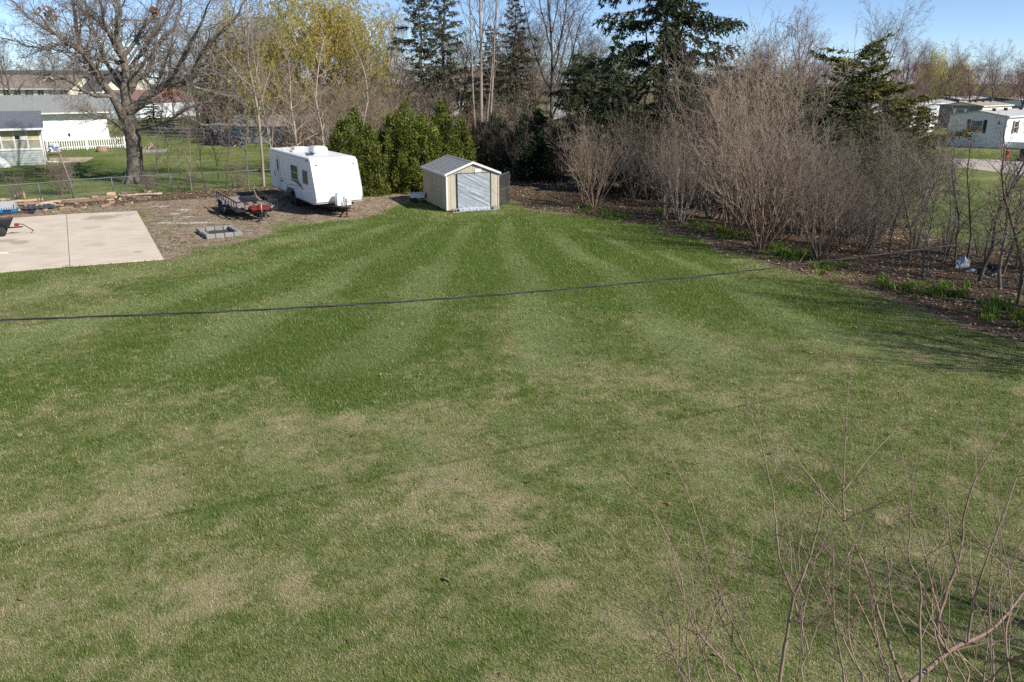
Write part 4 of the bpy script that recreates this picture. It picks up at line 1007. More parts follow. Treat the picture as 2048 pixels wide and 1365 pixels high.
f = MB(); f.tube([(0.5, 0.6, 0.18), (1.2, 0.5, 0.12), (1.9, 0.3, 0.1)], 0.05, 7); part('drain_pipe', hp(f), 'white_trim', hs)
# patio, covered grill, cloth bundle
f = MB(); p0 = PM @ Vector((0.25, 0.5, 0)); p1 = PM @ Vector((3.0, 0.7, 0)); p2 = PM @ Vector((3.8, 5, 0)); p3 = PM @ Vector((0.25, 6.5, 0))
o = structure(link('patio', slab([p0, p1, p2, p3]).mesh('patio'), 'patio'))
gp = ground_at(112, 311)
t = thing('covered_grill', 'barbecue grill under a white and blue patterned cover beside the picket fence', 'grill', (gp.x, gp.y, 0.045), pa_)
V = []; F = []; nu, nv = 24, 10
for j in range(nv + 1):
    z = 0.28 + 0.82 * j / nv
    for i in range(nu):
        t_ = 6.283 * i / nu; sq = 1 / max(abs(math.cos(t_)), abs(math.sin(t_))) ** 0.8
        r_ = (0.52 if j < nv - 2 else 0.52 - 0.14 * (j - nv + 2)) * (1 + 0.05 * math.sin(3 * t_ + j))
        V.append((math.cos(t_) * r_ * sq, math.sin(t_) * r_ * sq * 0.6, z))
F = [(j * nu + i, j * nu + (i + 1) % nu, (j + 1) * nu + (i + 1) % nu, (j + 1) * nu + i) for j in range(nv) for i in range(nu)]
mb = MB(); mb.add(V, F + [tuple(range(nv * nu, (nv + 1) * nu))], True); part('cover', mb, 'grill_print', t)
for x in (-0.4, 0.4):
    for y in (-0.22, 0.22): f = MB(); f.box(x - 0.03, x + 0.03, y - 0.03, y + 0.03, 0, 0.3); part('leg', f, 'rusty_steel', t)
def lump(name, label, cat, loc, sx_, sy_, sz_, mat, seed, amp=0.25, group=None, n=(26, 12)):
    rs_ = random.Random(seed); nu, nv = n; V = []; ph = [rs_.uniform(0, 6.28) for _ in range(8)]
    for j in range(nv + 1):
        e = (j / nv) * math.pi / 2
        for i in range(nu):
            t_ = 6.283 * i / nu
            q = 1 + amp * (math.sin(2 * t_ + ph[0] + 3 * e) * 0.5 + math.sin(5 * t_ + ph[1] - 4 * e) * 0.35 + math.sin(9 * t_ + ph[2] + 7 * e) * 0.25) + rs_.uniform(-amp, amp) * 0.3
            V.append((math.cos(t_) * math.cos(e) * sx_ * q, math.sin(t_) * math.cos(e) * sy_ * q, max(0, math.sin(e) * sz_ * q)))
    F = [(j * nu + i, j * nu + (i + 1) % nu, (j + 1) * nu + (i + 1) % nu, (j + 1) * nu + i) for j in range(nv) for i in range(nu)]
    mb = MB(); mb.add(V, F)
    o = link(name, mb.mesh(name), mat); o.location = loc
    return tag(o, label, cat, group)
p = ground_at(6, 334); lump('cloth_bundle', 'crumpled white cloth bundle in front of the glazed porch', 'cloth', (p.x - 0.1, p.y - 0.35, 0), 0.85, 0.5, 0.75, 'white_cloth', 3, 0.22)
# picket fence: every picket a part
f0, f1 = ground_at(95, 303.5), ground_at(252, 296.5); fa = math.atan2(f1.y - f0.y, f1.x - f0.x); FL = (f1 - f0).length
pf = thing('picket_fence', 'white picket fence running from the porch to the big tree', 'fence', (f0.x, f0.y, 0), fa)
npk = 34; pkm = MB(); pkm.prism([(-0.045, 0.08), (0.045, 0.08), (0.045, 1.12), (0, 1.22), (-0.045, 1.12)], -0.02, 0.0); pkm = pkm.mesh('picket')
for k in range(npk):
    o = link('picket', pkm, 'white_trim', pf); o.location = ((k + 0.5) * FL / npk, 0, 0)
for z in (0.28, 0.95):
    f = MB(); f.box(0, FL, 0.002, 0.05, z, z + 0.09); part('rail', f, 'white_trim', pf)
for k in range(5):
    f = MB(); x = k * FL / 4; f.box(x - 0.05, x + 0.05, 0.052, 0.15, 0, 1.25); part('post', f, 'white_trim', pf)
f = MB(); f.tube([(FL * 0.3, 0.1, 1.25), (FL * 0.3, 0.1, 1.4)], 0.03, 6); f.bevbox(FL * 0.3 - 0.1, FL * 0.3 + 0.1, 0.0, 0.2, 1.4, 1.68, 0.03); part('post_lantern', f, 'black_steel', pf)
# log ring and brush fire ring in that yard
p = ground_at(205, 304); t = thing('tree_stump', 'low sawn stump in front of the picket fence', 'stump', (p.x, p.y, 0)); f = MB(); f.tube([(0, 0, 0), (0, 0, 0.2), (0.02, 0, 0.5)], [0.62, 0.52, 0.48], 12); part('bark', f, 'log_bark', t); f = MB(); f.disc((0.02, 0, 0.505), (0, 0, 1), 0.42, 0.012, 12); part('cut_face', f, 'log_pale', t)
p = ground_at(303, 305); t = thing('brush_pit', 'stone edged burn pit heaped with sticks right of the big tree', 'fire pit', (p.x, p.y, 0), 0.35)
for k in range(6): f = MB(); f.bevbox(-1.5 + k * 0.5, -1.02 + k * 0.5, -0.9, -0.65, 0, 0.3, 0.03); part('stone', f, 'cinder_block', t)
for k in range(4): f = MB(); f.bevbox(1.3, 1.55, -0.62 + k * 0.42, -0.23 + k * 0.42, 0, 0.3, 0.03); part('stone', f, 'cinder_block', t)
rr = random.Random(12)
for k in range(34):
    a_ = rr.uniform(0, 6.28); r0 = rr.uniform(0.1, 1.0); L = rr.uniform(0.6, 1.4); f = MB()
    f.tube([(math.cos(a_) * r0 * 1.1, math.sin(a_) * r0 * 0.6, 0.05 + rr.uniform(0, .3)), (rr.uniform(-.3, .3), rr.uniform(-.2, .2), rr.uniform(0.35, 0.95))], [0.045, 0.02], 5); part('stick', f, 'log_bark' if k % 3 else 'log_pale', t)

# ------------------------------------------------------------------ grey outbuilding behind the saplings
gl, gr_ = ground_at(462, 287), ground_at(624, 290); ga = math.atan2(gr_.y - gl.y, gr_.x - gl.x); GL = (gr_ - gl).length
gb = thing('grey_outbuilding', 'weathered grey board outbuilding with low roof behind the saplings', 'shed', (gl.x, gl.y, 0), ga)
f = MB(); f.box(0, GL, 0, 4.5, 0, 2.0); part('wall', f, 'grey_board', gb)
nb = 24
for k in range(nb): f = MB(); f.box(k * GL / nb + 0.01, (k + 1) * GL / nb - 0.01, -0.03, 0.01, 0.05, 1.72 + 0.04 * (k % 3)); part('board', f, 'grey_board', gb)
f = MB(); f.prism([(-0.5, 2.0), (2.25, 3.05), (5.0, 2.0), (5.0, 1.9), (2.25, 2.92), (-0.5, 1.88)], -0.4, GL + 0.3, axis='x'); part('roof', f, 'weathered_wood', gb)
f = MB(); f.box(-3.2, -0.42, -0.6, 3.5, 1.95, 2.06); part('lean_to_roof', f, 'pale_roof', gb)
for x in (-3.1, -1.8): f = MB(); f.box(x, x + 0.12, -0.5, -0.38, 0, 1.95); part('post', f, 'weathered_wood', gb)
for (x0, x1) in ((2.35, 2.85), (3.25, 3.65), (GL - 1.1, GL - 0.35)):
    f = MB(); f.box(x0, x1, -0.06, -0.032, 0.95, 1.65); w_ = part('window', f, 'white_trim', gb); f = MB(); f.box(x0 + 0.07, (x0 + x1) / 2 - 0.03, -0.07, -0.058, 1.02, 1.58); f.box((x0 + x1) / 2 + 0.03, x1 - 0.07, -0.07, -0.058, 1.02, 1.58); part('pane', f, 'window_glass', w_)
for x in (5.0, 6.6): f = MB(); f.box(x, x + 0.1, -0.055, -0.033, 0.05, 1.8); part('batten', f, 'white_trim', gb)
for (u, v, sx_, sy_, sz_, m_, lab, nm) in ((438, 291, 1.5, 0.9, 1.55, 'navy_tarp', 'dark tarped heap left of the grey outbuilding', 'tarped_heap'), (470, 293, 1.0, 0.7, 0.9, 'black_plastic', 'low black heap at the corner of the grey outbuilding', 'tarped_heap'), (566, 293, 1.3, 0.7, 0.95, 'navy_tarp', 'navy tarped heap against the front of the grey outbuilding', 'tarped_heap'), (590, 298, 1.3, 0.5, 0.25, 'log_pale', 'low heap of pale planks in front of the outbuilding', 'plank_heap')):
    p = ground_at(u, v); lump(nm, lab, 'heap', (p.x, p.y, 0), sx_, sy_, sz_, m_, int(u), 0.3)
for (u, v, lab) in ((690, 300, 'blue barrel behind the arborvitae, the left one'), (702, 302, 'blue barrel behind the arborvitae, the right one')):
    p = ground_at(u, v); t = thing('blue_barrel', lab, 'barrel', (p.x, p.y, 0)); f = MB(); f.tube([(0, 0, z) for z in (1.5, 1.56, 1.8, 1.85, 2.1, 2.4, 2.45)], [0.3, 0.34, 0.34, 0.36, 0.34, 0.34, 0.3], 16); part('drum', f, 'blue_plastic', t); f = MB(); f.box(-0.4, 0.4, -0.4, 0.4, 0, 1.5); part('stand', f, 'weathered_wood', t)
# rail fences across the back of the neighbour's yard
for k, (u0, v0, u1, v1, lab) in enumerate(((262, 263, 440, 268, 'nearer grey rail fence crossing the neighbouring yard behind the big tree'), (262, 250, 470, 253, 'farther grey rail fence along the back of the neighbouring yard'))):
    a, b_ = ground_at(u0, v0 + 12), ground_at(u1, v1 + 12); L = (b_ - a).length; t = thing('rail_fence', lab, 'fence', (a.x, a.y, 0), math.atan2(b_.y - a.y, b_.x - a.x))
    for z in (0.35, 0.75, 1.15): f = MB(); f.box(0, L, -0.03, 0.03, z, z + 0.14); part('rail', f, 'weathered_wood', t)
    nps = max(3, int(L / 2.6))
    for i in range(nps + 1): f = MB(); x = i * L / nps; f.box(x - 0.07, x + 0.07, 0.032, 0.16, 0, 1.4); part('post', f, 'weathered_wood', t)
p = ground_at(340, 262)
lump('white_bucket', 'small white tub by the rail fence', 'tub', (p.x, p.y, 0), 0.35, 0.35, 0.9, 'white_trim', 8, 0.08)

# ------------------------------------------------------------------ pole barn, far left
wl, wr = ground_at(281, 238.5), ground_at(400, 231); wa = math.atan2(wr.y - wl.y, wr.x - wl.x); WL = (wr - wl).length
pb = thing('pole_barn', 'pale blue white metal pole barn behind the big tree', 'barn', (wl.x, wl.y, 0), wa)
f = MB(); f.box(0, WL, 0, 11, 0, 3.2); f.prism([(0, 3.2), (11, 3.2), (5.5, 5.0)], 0, WL, axis='x'); part('wall', f, 'metal_white', pb)
for k in range(int(WL / 0.9)): f = MB(); f.box(k * 0.9, k * 0.9 + 0.08, -0.05, 0.0, 0.1, 3.1); part('rib', f, 'metal_white', pb)
f = MB(); f.prism([(-0.4, 3.15), (5.5, 5.2), (11.4, 3.15), (11.4, 3.05), (5.5, 5.08), (-0.4, 3.05)], -0.3, WL + 0.3, axis='x'); part('roof', f, 'red_roof', pb)
f = MB(); f.box(0, WL, -0.06, 0, 0, 0.3); part('base_trim', f, 'white_trim', pb)

# ------------------------------------------------------------------ apartment block and the one behind it
def apartment(name, label, u0, u1, Y, vb_eave, v_ridge, wall_lo, wall_hi, roof, depth, windows=True, rz=0.0):
    a, b_ = depth_at(u0, vb_eave, Y), depth_at(u1, vb_eave, Y); L = b_.x - a.x; ez = a.z; rz_ = depth_at(u0, v_ridge, Y + depth / 2).z
    t = thing(name, label, 'building', (a.x, Y, 0), rz)
    mid = ez * 0.52
    f = MB(); f.box(0, L, 0, depth, 0, mid); part('lower_wall', f, wall_lo, t)
    f = MB(); f.box(0, L, 0.05, depth, mid, ez); f.prism([(0.05, ez), (depth, ez), (depth / 2, rz_ - 0.3)], 0.02, L - 0.02, axis='x'); part('upper_wall', f, wall_hi, t)
    f = MB(); f.prism([(-0.7, ez - 0.05), (depth / 2, rz_), (depth + 0.7, ez - 0.05), (depth + 0.7, ez - 0.25), (depth / 2, rz_ - 0.2), (-0.7, ez - 0.25)], -0.6, L + 0.6, axis='x'); rf = part('roof', f, roof, t)
    f = MB(); f.box(-0.6, L + 0.6, -0.78, -0.7, ez - 0.28, ez - 0.02); part('eave_board', f, 'white_trim', rf)
    if windows:
        n_ = int(L / 3.1)
        for k in range(n_):
            x = (k + 0.5) * L / n_; w2 = 0.95 if k % 3 else 1.3
            for (za, zb) in ((mid + 0.45, ez - 0.25), (0.9, mid - 0.35)):
                f = MB(); f.box(x - w2, x + w2, -0.06, 0.06, za, zb); w_ = part('window', f, 'white_trim', t); f = MB(); f.box(x - w2 + 0.12, x - 0.06, -0.08, -0.055, za + 0.1, zb - 0.1); f.box(x + 0.06, x + w2 - 0.12, -0.08, -0.055, za + 0.1, zb - 0.1); part('pane', f, 'window_glass', w_)
    return t, L, ez, rz_
apartment('apartment_block', 'far apartment block with dark roof above the brown roofed one', -260, 260, 285, 178, 141, 'brick_wall', 'cream_vinyl', 'dark_shingle', 16, False)
t, L, ez, rz_ = apartment('apartment_block', 'two storey brick and cream apartment block with broad brown roof', -300, 138, 235, 177.5, 150, 'brick_wall', 'cream_vinyl', 'brown_shingle', 18)
q = depth_at(82, 150, 235).x - t.location.x
f = MB(); f.prism([(q - 1.6, rz_ - 1.6), (q + 1.6, rz_ - 1.6), (q, rz_ - 0.5)], 4.0, 8.6); part('dormer', f, 'brown_shingle', t)
f = MB()
for s in (-1, 1): f.tube([(q + s * 1.75, 3.95, rz_ - 1.7), (q, 3.95, rz_ - 0.45)], 0.14, 4)
part('dormer_trim', f, 'white_trim', t)
apartment('apartment_block', 'small gabled end building just right of the brown roofed block', 150, 200, 240, 184, 158, 'brick_wall', 'cream_vinyl', 'dark_shingle', 14, False)
apartment('apartment_block', 'distant brown roofed block seen between the birches', 880, 1010, 300, 168, 134, 'brick_wall', 'cream_vinyl', 'brown_shingle', 18, False)

# ------------------------------------------------------------------ mobile homes on the right
def mobile_home(label, corner, rz, width, length, wall, roof, shut, hw=2.75, rise=0.5, skirt=0.55, deck=False, endwall=None, wins=True):
    """corner: near end, sunny side; local x runs along the end wall to the left (-), y runs along the length"""
    t = thing('mobile_home', label, 'mobile home', corner, rz)
    H_ = skirt + hw
    f = MB(); f.box(-width, 0, 0, length, 0.02, H_); f.prism([(-width, H_), (0, H_), (-width / 2, H_ + rise - 0.05)], 0.0, length); part('wall', f, wall, t)
    f = MB(); st = 0.22; k = 0
    lap(f, -width + 0.02, -0.02, 0.1, H_, -0.004, st); part('end_siding', f, endwall or wall, t)
    f = MB(); f.prism([(-width - 0.2, H_ - 0.03), (-width / 2, H_ + rise), (0.2, H_ - 0.03), (0.2, H_ - 0.13), (-width / 2, H_ + rise - 0.10), (-width - 0.2, H_ - 0.13)], -0.22, length + 0.2); rf = part('roof', f, roof, t)
    for y in (length * 0.12, length * 0.3, length * 0.55, length * 0.8): f = MB(); f.box(-width * 0.42, -width * 0.42 + 0.3, y, y + 0.3, H_ + rise * 0.75, H_ + rise + 0.18); part('vent', f, 'dark_shingle', rf)
    f = MB(); f.box(0.2, 0.24, -0.24, length + 0.2, H_ - 0.15, H_ - 0.02); part('fascia', f, 'white_trim', rf)
    if wins:
        for (axis_, c0, w2, za, zb) in [('x', -width * 0.5, 0.62, skirt + 1.0, skirt + 2.25)] + [('y', length * q_, 0.45, skirt + 0.95, skirt + 2.2) for q_ in (0.14, 0.34, 0.58, 0.82)]:
            mk = (lambda mb, a0, a1, o0, o1, z0_, z1_: mb.box(a0, a1, -o1, -o0, z0_, z1_)) if axis_ == 'x' else (lambda mb, a0, a1, o0, o1, z0_, z1_: mb.box(o0, o1, a0, a1, z0_, z1_))
            f = MB(); mk(f, c0 - w2, c0 + w2, -0.01, 0.05, za, zb); w_ = part('window', f, 'white_trim', t)
            f = MB(); mk(f, c0 - w2 + 0.07, c0 + w2 - 0.07, 0.045, 0.065, za + 0.07, (za + zb) / 2 - 0.02); mk(f, c0 - w2 + 0.07, c0 + w2 - 0.07, 0.045, 0.065, (za + zb) / 2 + 0.02, zb - 0.07); part('pane', f, 'window_pale' if axis_ == 'x' else 'window_glass', w_)
            for s in (-1, 1):
                f = MB(); e = c0 + s * (w2 + 0.19); mk(f, e - 0.17, e + 0.17, -0.01, 0.045, za - 0.05, zb + 0.05); part('shutter', f, shut, t)
    if deck:
        f = MB(); f.box(0.05, 1.9, 0.6, 4.2, 0.62, 0.72); f.box(1.86, 1.9, 0.6, 4.2, 0.1, 0.62); f.box(0.05, 1.88, 0.58, 0.62, 0.1, 0.62)
        for k in range(14): y = 0.6 + k * 0.27; f.box(1.85, 1.9, y, y + 0.1, 0.72, 1.62)
        f.box(1.84, 1.91, 0.6, 4.2, 1.62, 1.68); part('deck', f, 'white_vinyl', t)
        f = MB(); f.prism([(0.1, 0.02), (-0.75, 0.02), (0.1, 0.75)], 0.6, 1.6, axis='y'); part('steps', f, 'white_vinyl', t)
        f = MB(); f.box(-0.8, -0.68, -0.10, 0.0, skirt + 1.9, skirt + 2.15); part('wall_lamp', f, 'black_steel', t)
    return t
c1, c0_ = ground_at(2004.5, 298.5), ground_at(1890, 292)
ra = math.atan2(c1.y - c0_.y, c1.x - c0_.x)
mobile_home('white mobile home with dark red shutters nearest the road', (c1.x, c1.y, 0), ra, (c1 - c0_).length, 17, 'white_vinyl', 'pale_roof', 'shutter_red', deck=True)
def mh_at(label, u, v, rz, w, l, *a, **k):
    p = ground_at(u, v); return mobile_home(label, (p.x, p.y, 0), rz, w, l, *a, **k)
mh_at('cream mobile home with taupe end wall behind the white one', 1958, 258, ra, 6.2, 11, 'cream_vinyl', 'tan_roof', 'white_trim', endwall='taupe_vinyl')
mh_at('pale cream mobile home partly hidden behind bare trees', 1914, 232, ra, 7, 15, 'cream_vinyl', 'pale_roof', 'white_trim', endwall='taupe_vinyl')
mh_at('blue white mobile home gable with dark green shutters', 1984, 221, ra + 0.45, 6.5, 14, 'blue_white_vinyl', 'tan_roof', 'shutter_green', rise=1.1)
mh_at('taupe mobile home between bare trees at the right edge', 2036, 236, ra, 9, 14, 'taupe_vinyl', 'tan_roof', 'white_trim')
mh_at('white mobile home with dark red shutters cut by the right edge', 2075, 246, ra + 0.2, 7, 14, 'blue_white_vinyl', 'pale_roof', 'shutter_red')
mh_at('grey mobile home seen through the yellow tipped spruce', 1800, 250, ra - 0.2, 6, 14, 'blue_white_vinyl', 'pale_roof', 'white_trim', endwall='taupe_vinyl')
mh_at('white mobile home low behind the yellow tipped spruce', 1735, 268, ra - 0.3, 5.5, 12, 'white_vinyl', 'pale_roof', 'shutter_red')
mh_at('grey roofed mobile home behind the tall brown thicket', 1555, 258, ra - 0.6, 7, 14, 'white_vinyl', 'pale_roof', 'white_trim')
mh_at('white mobile home seen through the branches of the bare tree', 1182, 240, -0.25, 8, 12, 'white_vinyl', 'pale_roof', 'white_trim')
mh_at('white mobile home behind the sparse grey conifers', 932, 236, 0.1, 8, 12, 'white_vinyl', 'pale_roof', 'white_trim')
def car(label, u, v, rz, paint):
    p = ground_at(u, v); t = thing('parked_car', label, 'car', (p.x, p.y, 0), rz)
    f = MB(); f.prism([(-2.2, 0.3), (2.2, 0.3), (2.25, 0.7), (1.2, 0.9), (-2.1, 0.92), (-2.25, 0.7)], -0.85, 0.85); part('body', f, paint, t)
    f = MB(); f.prism([(-1.7, 0.9), (1.1, 0.88), (0.5, 1.42), (-1.2, 1.45)], -0.75, 0.75); part('cabin', f, 'window_glass', t)
    f = MB(); f.prism([(-1.22, 1.44), (0.52, 1.41), (0.45, 1.48), (-1.15, 1.5)], -0.72, 0.72); part('roof', f, paint, t)
    for x in (-1.4, 1.4):
        for y in (-0.8, 0.8): wheel(t, (x, y, 0.32), 0.32, 0.2, (0, 1, 0), 'galvanised')
car('dark blue car parked by the white mobile home behind the bare tree', 1165, 246, 0.2, 'car_blue')
car('red car glimpsed through the spruce branches', 1245, 246, 0.3, 'car_red'); car('white car glimpsed right of the red car', 1290, 247, 0.1, 'car_white')

# ------------------------------------------------------------------ road on the right
def sheet(name, pts, z, mat):
    mb = MB(); mb.add([(p[0], p[1], z) for p in pts], [tuple(range(len(pts)))]); return structure(link(name, mb.mesh(name), mat))
sheet('road', gpoly([(1500, 288), (1700, 296), (1890, 317), (2048, 322), (2400, 345), (2500, 420), (2300, 388), (2048, 351), (1890, 332), (1700, 307), (1500, 296)]), 0.006, 'road_concrete')
sheet('farther_road', gpoly([(1080, 250), (1400, 252), (1400, 258), (1080, 256)]), 0.006, 'road_concrete')
p = ground_at(2026, 320); t = thing('fire_hydrant', 'red fire hydrant on the verge by the road', 'hydrant', (p.x, p.y + 1, 0)); f = MB(); f.tube([(0, 0, z) for z in (0, 0.06, 0.07, 0.6, 0.62, 0.75, 0.85)], [0.2, 0.2, 0.13, 0.13, 0.17, 0.12, 0.03], 12); part('barrel', f, 'red_signal', t); f = MB(); f.tube([(-0.24, 0, 0.45), (0.24, 0, 0.45)], 0.07, 8); part('outlet', f, 'red_signal', t); f = MB(); f.tube([(-0.3, 0.3, 0), (-0.42, 0.3, 1.5)], 0.025, 5); part('marker_flag', f, 'red_signal', t)
p = ground_at(2046, 323); t = thing('rubbish_bin', 'dark wheeled rubbish bin standing at the road edge', 'bin', (p.x, p.y, 0), 0.3); f = MB(); f.prism([(-0.26, 0.05), (0.26, 0.05), (0.32, 1.0), (-0.32, 1.0)], -0.3, 0.3); part('bin_body', f, 'black_plastic', t); f = MB(); f.bevbox(-0.34, 0.34, -0.34, 0.34, 1.002, 1.08, 0.02); part('lid', f, 'black_plastic', t)
for s in (-1, 1): wheel(t, (s * 0.22, 0.34, 0.12), 0.12, 0.06, (1, 0, 0), 'black_plastic')
# litter in the bed
for (u, v, a, b2, c_, m_, lab, nm) in ((1925, 534, 0.22, 0.16, 0.34, 'plastic_film', 'torn pale plastic bag caught in the saplings of the bed', 'plastic_bag'), (1945, 545, 0.2, 0.12, 0.12, 'white_cloth', 'crumpled white and red wrapper on the leaf litter', 'wrapper'), (1913, 537, 0.08, 0.05, 0.1, 'white_trim', 'tiny white scrap left of the plastic bag', 'paper_scrap'), (1980, 548, 0.4, 0.25, 0.25, 'black_plastic', 'dark plastic sack half buried in litter at the right', 'sack')):
    p = ground_at(u, v); lump(nm, lab, 'litter', (p.x, p.y, 0), a, b2, c_, m_, int(u), 0.35, n=(18, 8))
# ================================================================== vegetation
bark('bark_grey', (0.075, 0.062, 0.050), (0.245, 0.215, 0.175))
bark('bark_brown', (0.085, 0.058, 0.042), (0.225, 0.165, 0.12))
bark('bark_tan', (0.15, 0.10, 0.068), (0.33, 0.245, 0.175))
bark('bark_pale', (0.22, 0.185, 0.155), (0.42, 0.36, 0.30))
bark('bark_red', (0.11, 0.055, 0.058), (0.22, 0.125, 0.125))
bark('bark_dark', (0.040, 0.032, 0.028), (0.12, 0.10, 0.085))
bark('twig_grey', (0.13, 0.108, 0.092), (0.31, 0.27, 0.235))
bark('twig_brown', (0.125, 0.095, 0.078), (0.32, 0.255, 0.205))
bark('twig_tan', (0.22, 0.165, 0.12), (0.43, 0.34, 0.26))
bark('twig_red', (0.16, 0.072, 0.080), (0.28, 0.155, 0.155))
bark('bark_young', (0.13, 0.088, 0.066), (0.29, 0.21, 0.16))
bark('twig_dark_shade', (0.060, 0.047, 0.040), (0.165, 0.132, 0.108))  # darkened twig tone, puts backdrop shade into the colour of the rear thickets
foliage('olive_bud', ((0.085, 0.075, 0.03), (0.14, 0.125, 0.05), (0.20, 0.18, 0.075)), 0.3)
bark('twig_yellow', (0.26, 0.20, 0.085), (0.44, 0.36, 0.15))
foliage('arborvitae_leaf', ((0.055, 0.09, 0.013), (0.135, 0.165, 0.025), (0.27, 0.26, 0.055)), 0.3)
foliage('spruce_needle', ((0.022, 0.040, 0.016), (0.050, 0.075, 0.026), (0.100, 0.118, 0.04)), 0.2)
foliage('larch_needle', ((0.060, 0.070, 0.030), (0.095, 0.100, 0.050), (0.14, 0.12, 0.07)), 0.25)
foliage('yellow_spruce_needle', ((0.065, 0.082, 0.022), (0.14, 0.135, 0.036), (0.25, 0.215, 0.06)), 0.2)
foliage('yew_needle', ((0.008, 0.020, 0.008), (0.018, 0.036, 0.013), (0.034, 0.055, 0.02)), 0.12)
foliage('brown_spruce_needle', ((0.030, 0.036, 0.018), (0.060, 0.058, 0.030), (0.12, 0.085, 0.05)), 0.15)
foliage('willow_leaf', ((0.40, 0.34, 0.08), (0.60, 0.50, 0.12), (0.72, 0.62, 0.20)), 0.5)
foliage('lily_leaf', ((0.07, 0.13, 0.018), (0.15, 0.24, 0.03), (0.25, 0.33, 0.05)), 0.35, 0.45)
foliage('russet_leaf', ((0.16, 0.06, 0.025), (0.25, 0.11, 0.045), (0.30, 0.17, 0.08)), 0.3)
foliage('red_bud', ((0.17, 0.04, 0.05), (0.26, 0.07, 0.08), (0.32, 0.13, 0.12)), 0.3)

def tubes(polys, sides):
    """many tapered tubes -> V, F (quads)"""
    groups = {}
    for p, r in polys: groups.setdefault(len(p), []).append((p, r))
    Vs = []; Fs = []; off = 0
    ang = np.arange(sides) * 2 * np.pi / sides; ca, sa = np.cos(ang), np.sin(ang)
    for n, g in groups.items():
        P = np.array([q[0] for q in g], dtype=np.float64); R = np.array([q[1] for q in g], dtype=np.float64); m = len(g)
        Tn = np.empty_like(P); Tn[:, 1:-1] = P[:, 2:] - P[:, :-2]; Tn[:, 0] = P[:, 1] - P[:, 0]; Tn[:, -1] = P[:, -1] - P[:, -2]
        Tn /= np.linalg.norm(Tn, axis=2, keepdims=True) + 1e-12
        D = np.abs(P[:, -1] - P[:, 0]); ref = np.eye(3)[np.argmin(D, axis=1)][:, None, :]
        A = np.cross(Tn, np.broadcast_to(ref, Tn.shape)); A /= np.linalg.norm(A, axis=2, keepdims=True) + 1e-12
        B = np.cross(Tn, A)
        V = P[:, :, None, :] + R[:, :, None, None] * (A[:, :, None, :] * ca[None, None, :, None] + B[:, :, None, :] * sa[None, None, :, None])
        Vs.append(V.reshape(-1, 3))
        base = off + (np.arange(m)[:, None, None] * n + np.arange(n - 1)[None, :, None]) * sides
        k = np.arange(sides)[None, None, :]; k2 = (k + 1) % sides
        Fs.append(np.stack([base + k, base + k2, base + sides + k2, base + sides + k], -1).reshape(-1, 4)); off += m * n * sides
    if not Vs: return np.zeros((0, 3)), np.zeros((0, 4), int)
    return np.concatenate(Vs), np.concatenate(Fs)

def _norm(v):
    l = math.sqrt(v[0] * v[0] + v[1] * v[1] + v[2] * v[2]) + 1e-12; return (v[0] / l, v[1] / l, v[2] / l)
def _dev(rg, d, ang, az=None):
    """unit vector at angle ang from d, azimuth az (random)"""
    if az is None: az = rg.uniform(0, 6.2832)
    u = (0.0, 0.0, 1.0) if abs(d[2]) < 0.9 else (1.0, 0.0, 0.0)
    a = _norm((d[1] * u[2] - d[2] * u[1], d[2] * u[0] - d[0] * u[2], d[0] * u[1] - d[1] * u[0]))
    b = (d[1] * a[2] - d[2] * a[1], d[2] * a[0] - d[0] * a[2], d[0] * a[1] - d[1] * a[0])
    c, s = math.cos(ang), math.sin(ang); ca, sa = math.cos(az), math.sin(az)
    return (d[0] * c + (a[0] * ca + b[0] * sa) * s, d[1] * c + (a[1] * ca + b[1] * sa) * s, d[2] * c + (a[2] * ca + b[2] * sa) * s)

def spawn(rg, pts, rad, L, lev, S, out):
    """children along an existing polyline of level lev"""
    if lev >= len(S['n']): return
    n = S['n'][lev]; n = int(n) + (rg.random() < n - int(n)); s0 = S['s0'][lev]; a0, a1 = S['ang'][lev]; l0, l1 = S['lr'][lev]
    m = len(pts) - 1; az = rg.uniform(0, 6.28)
    for k in range(n):
        t = s0 + (1 - s0) * (k + rg.random()) / n; f = t * m; i = min(int(f), m - 1); f -= i
        p = tuple(pts[i][j] * (1 - f) + pts[i + 1][j] * f for j in range(3))
        d = _norm(tuple(pts[i + 1][j] - pts[i][j] for j in range(3)))
        az += 2.4 + rg.uniform(-0.6, 0.6)
        cd = _dev(rg, d, math.radians(rg.uniform(a0, a1)), az)
        r0 = (rad[i] * (1 - f) + rad[i + 1] * f) * S['rr'][lev]
        cl = L * rg.uniform(l0, l1) * (1 - S.get('sh', 0.35) * t)
        branch(rg, p, cd, cl, max(r0, S['rmin']), lev + 1, S, out)
def branch(rg, p, d, L, r, lev, S, out):
    sg = S['seg'][min(lev, len(S['seg']) - 1)]; w = S['wob'][min(lev, len(S['wob']) - 1)]; up = S['up'][min(lev, len(S['up']) - 1)]
    pts = [p]; rad = [r]; st = L / sg; tip = S.get('tip', 0.25)
    for i in range(sg):
        d = _norm((d[0] + rg.gauss(0, w), d[1] + rg.gauss(0, w), d[2] + rg.gauss(0, w) + up))
        p = (p[0] + d[0] * st, p[1] + d[1] * st, max(p[2] + d[2] * st, 0.05)); pts.append(p); rad.append(max(r * (1 - (1 - tip) * (i + 1) / sg), S['rmin'] * 0.7))
    out.setdefault(lev, []).append((pts, rad)); spawn(rg, pts, rad, L, lev, S, out)

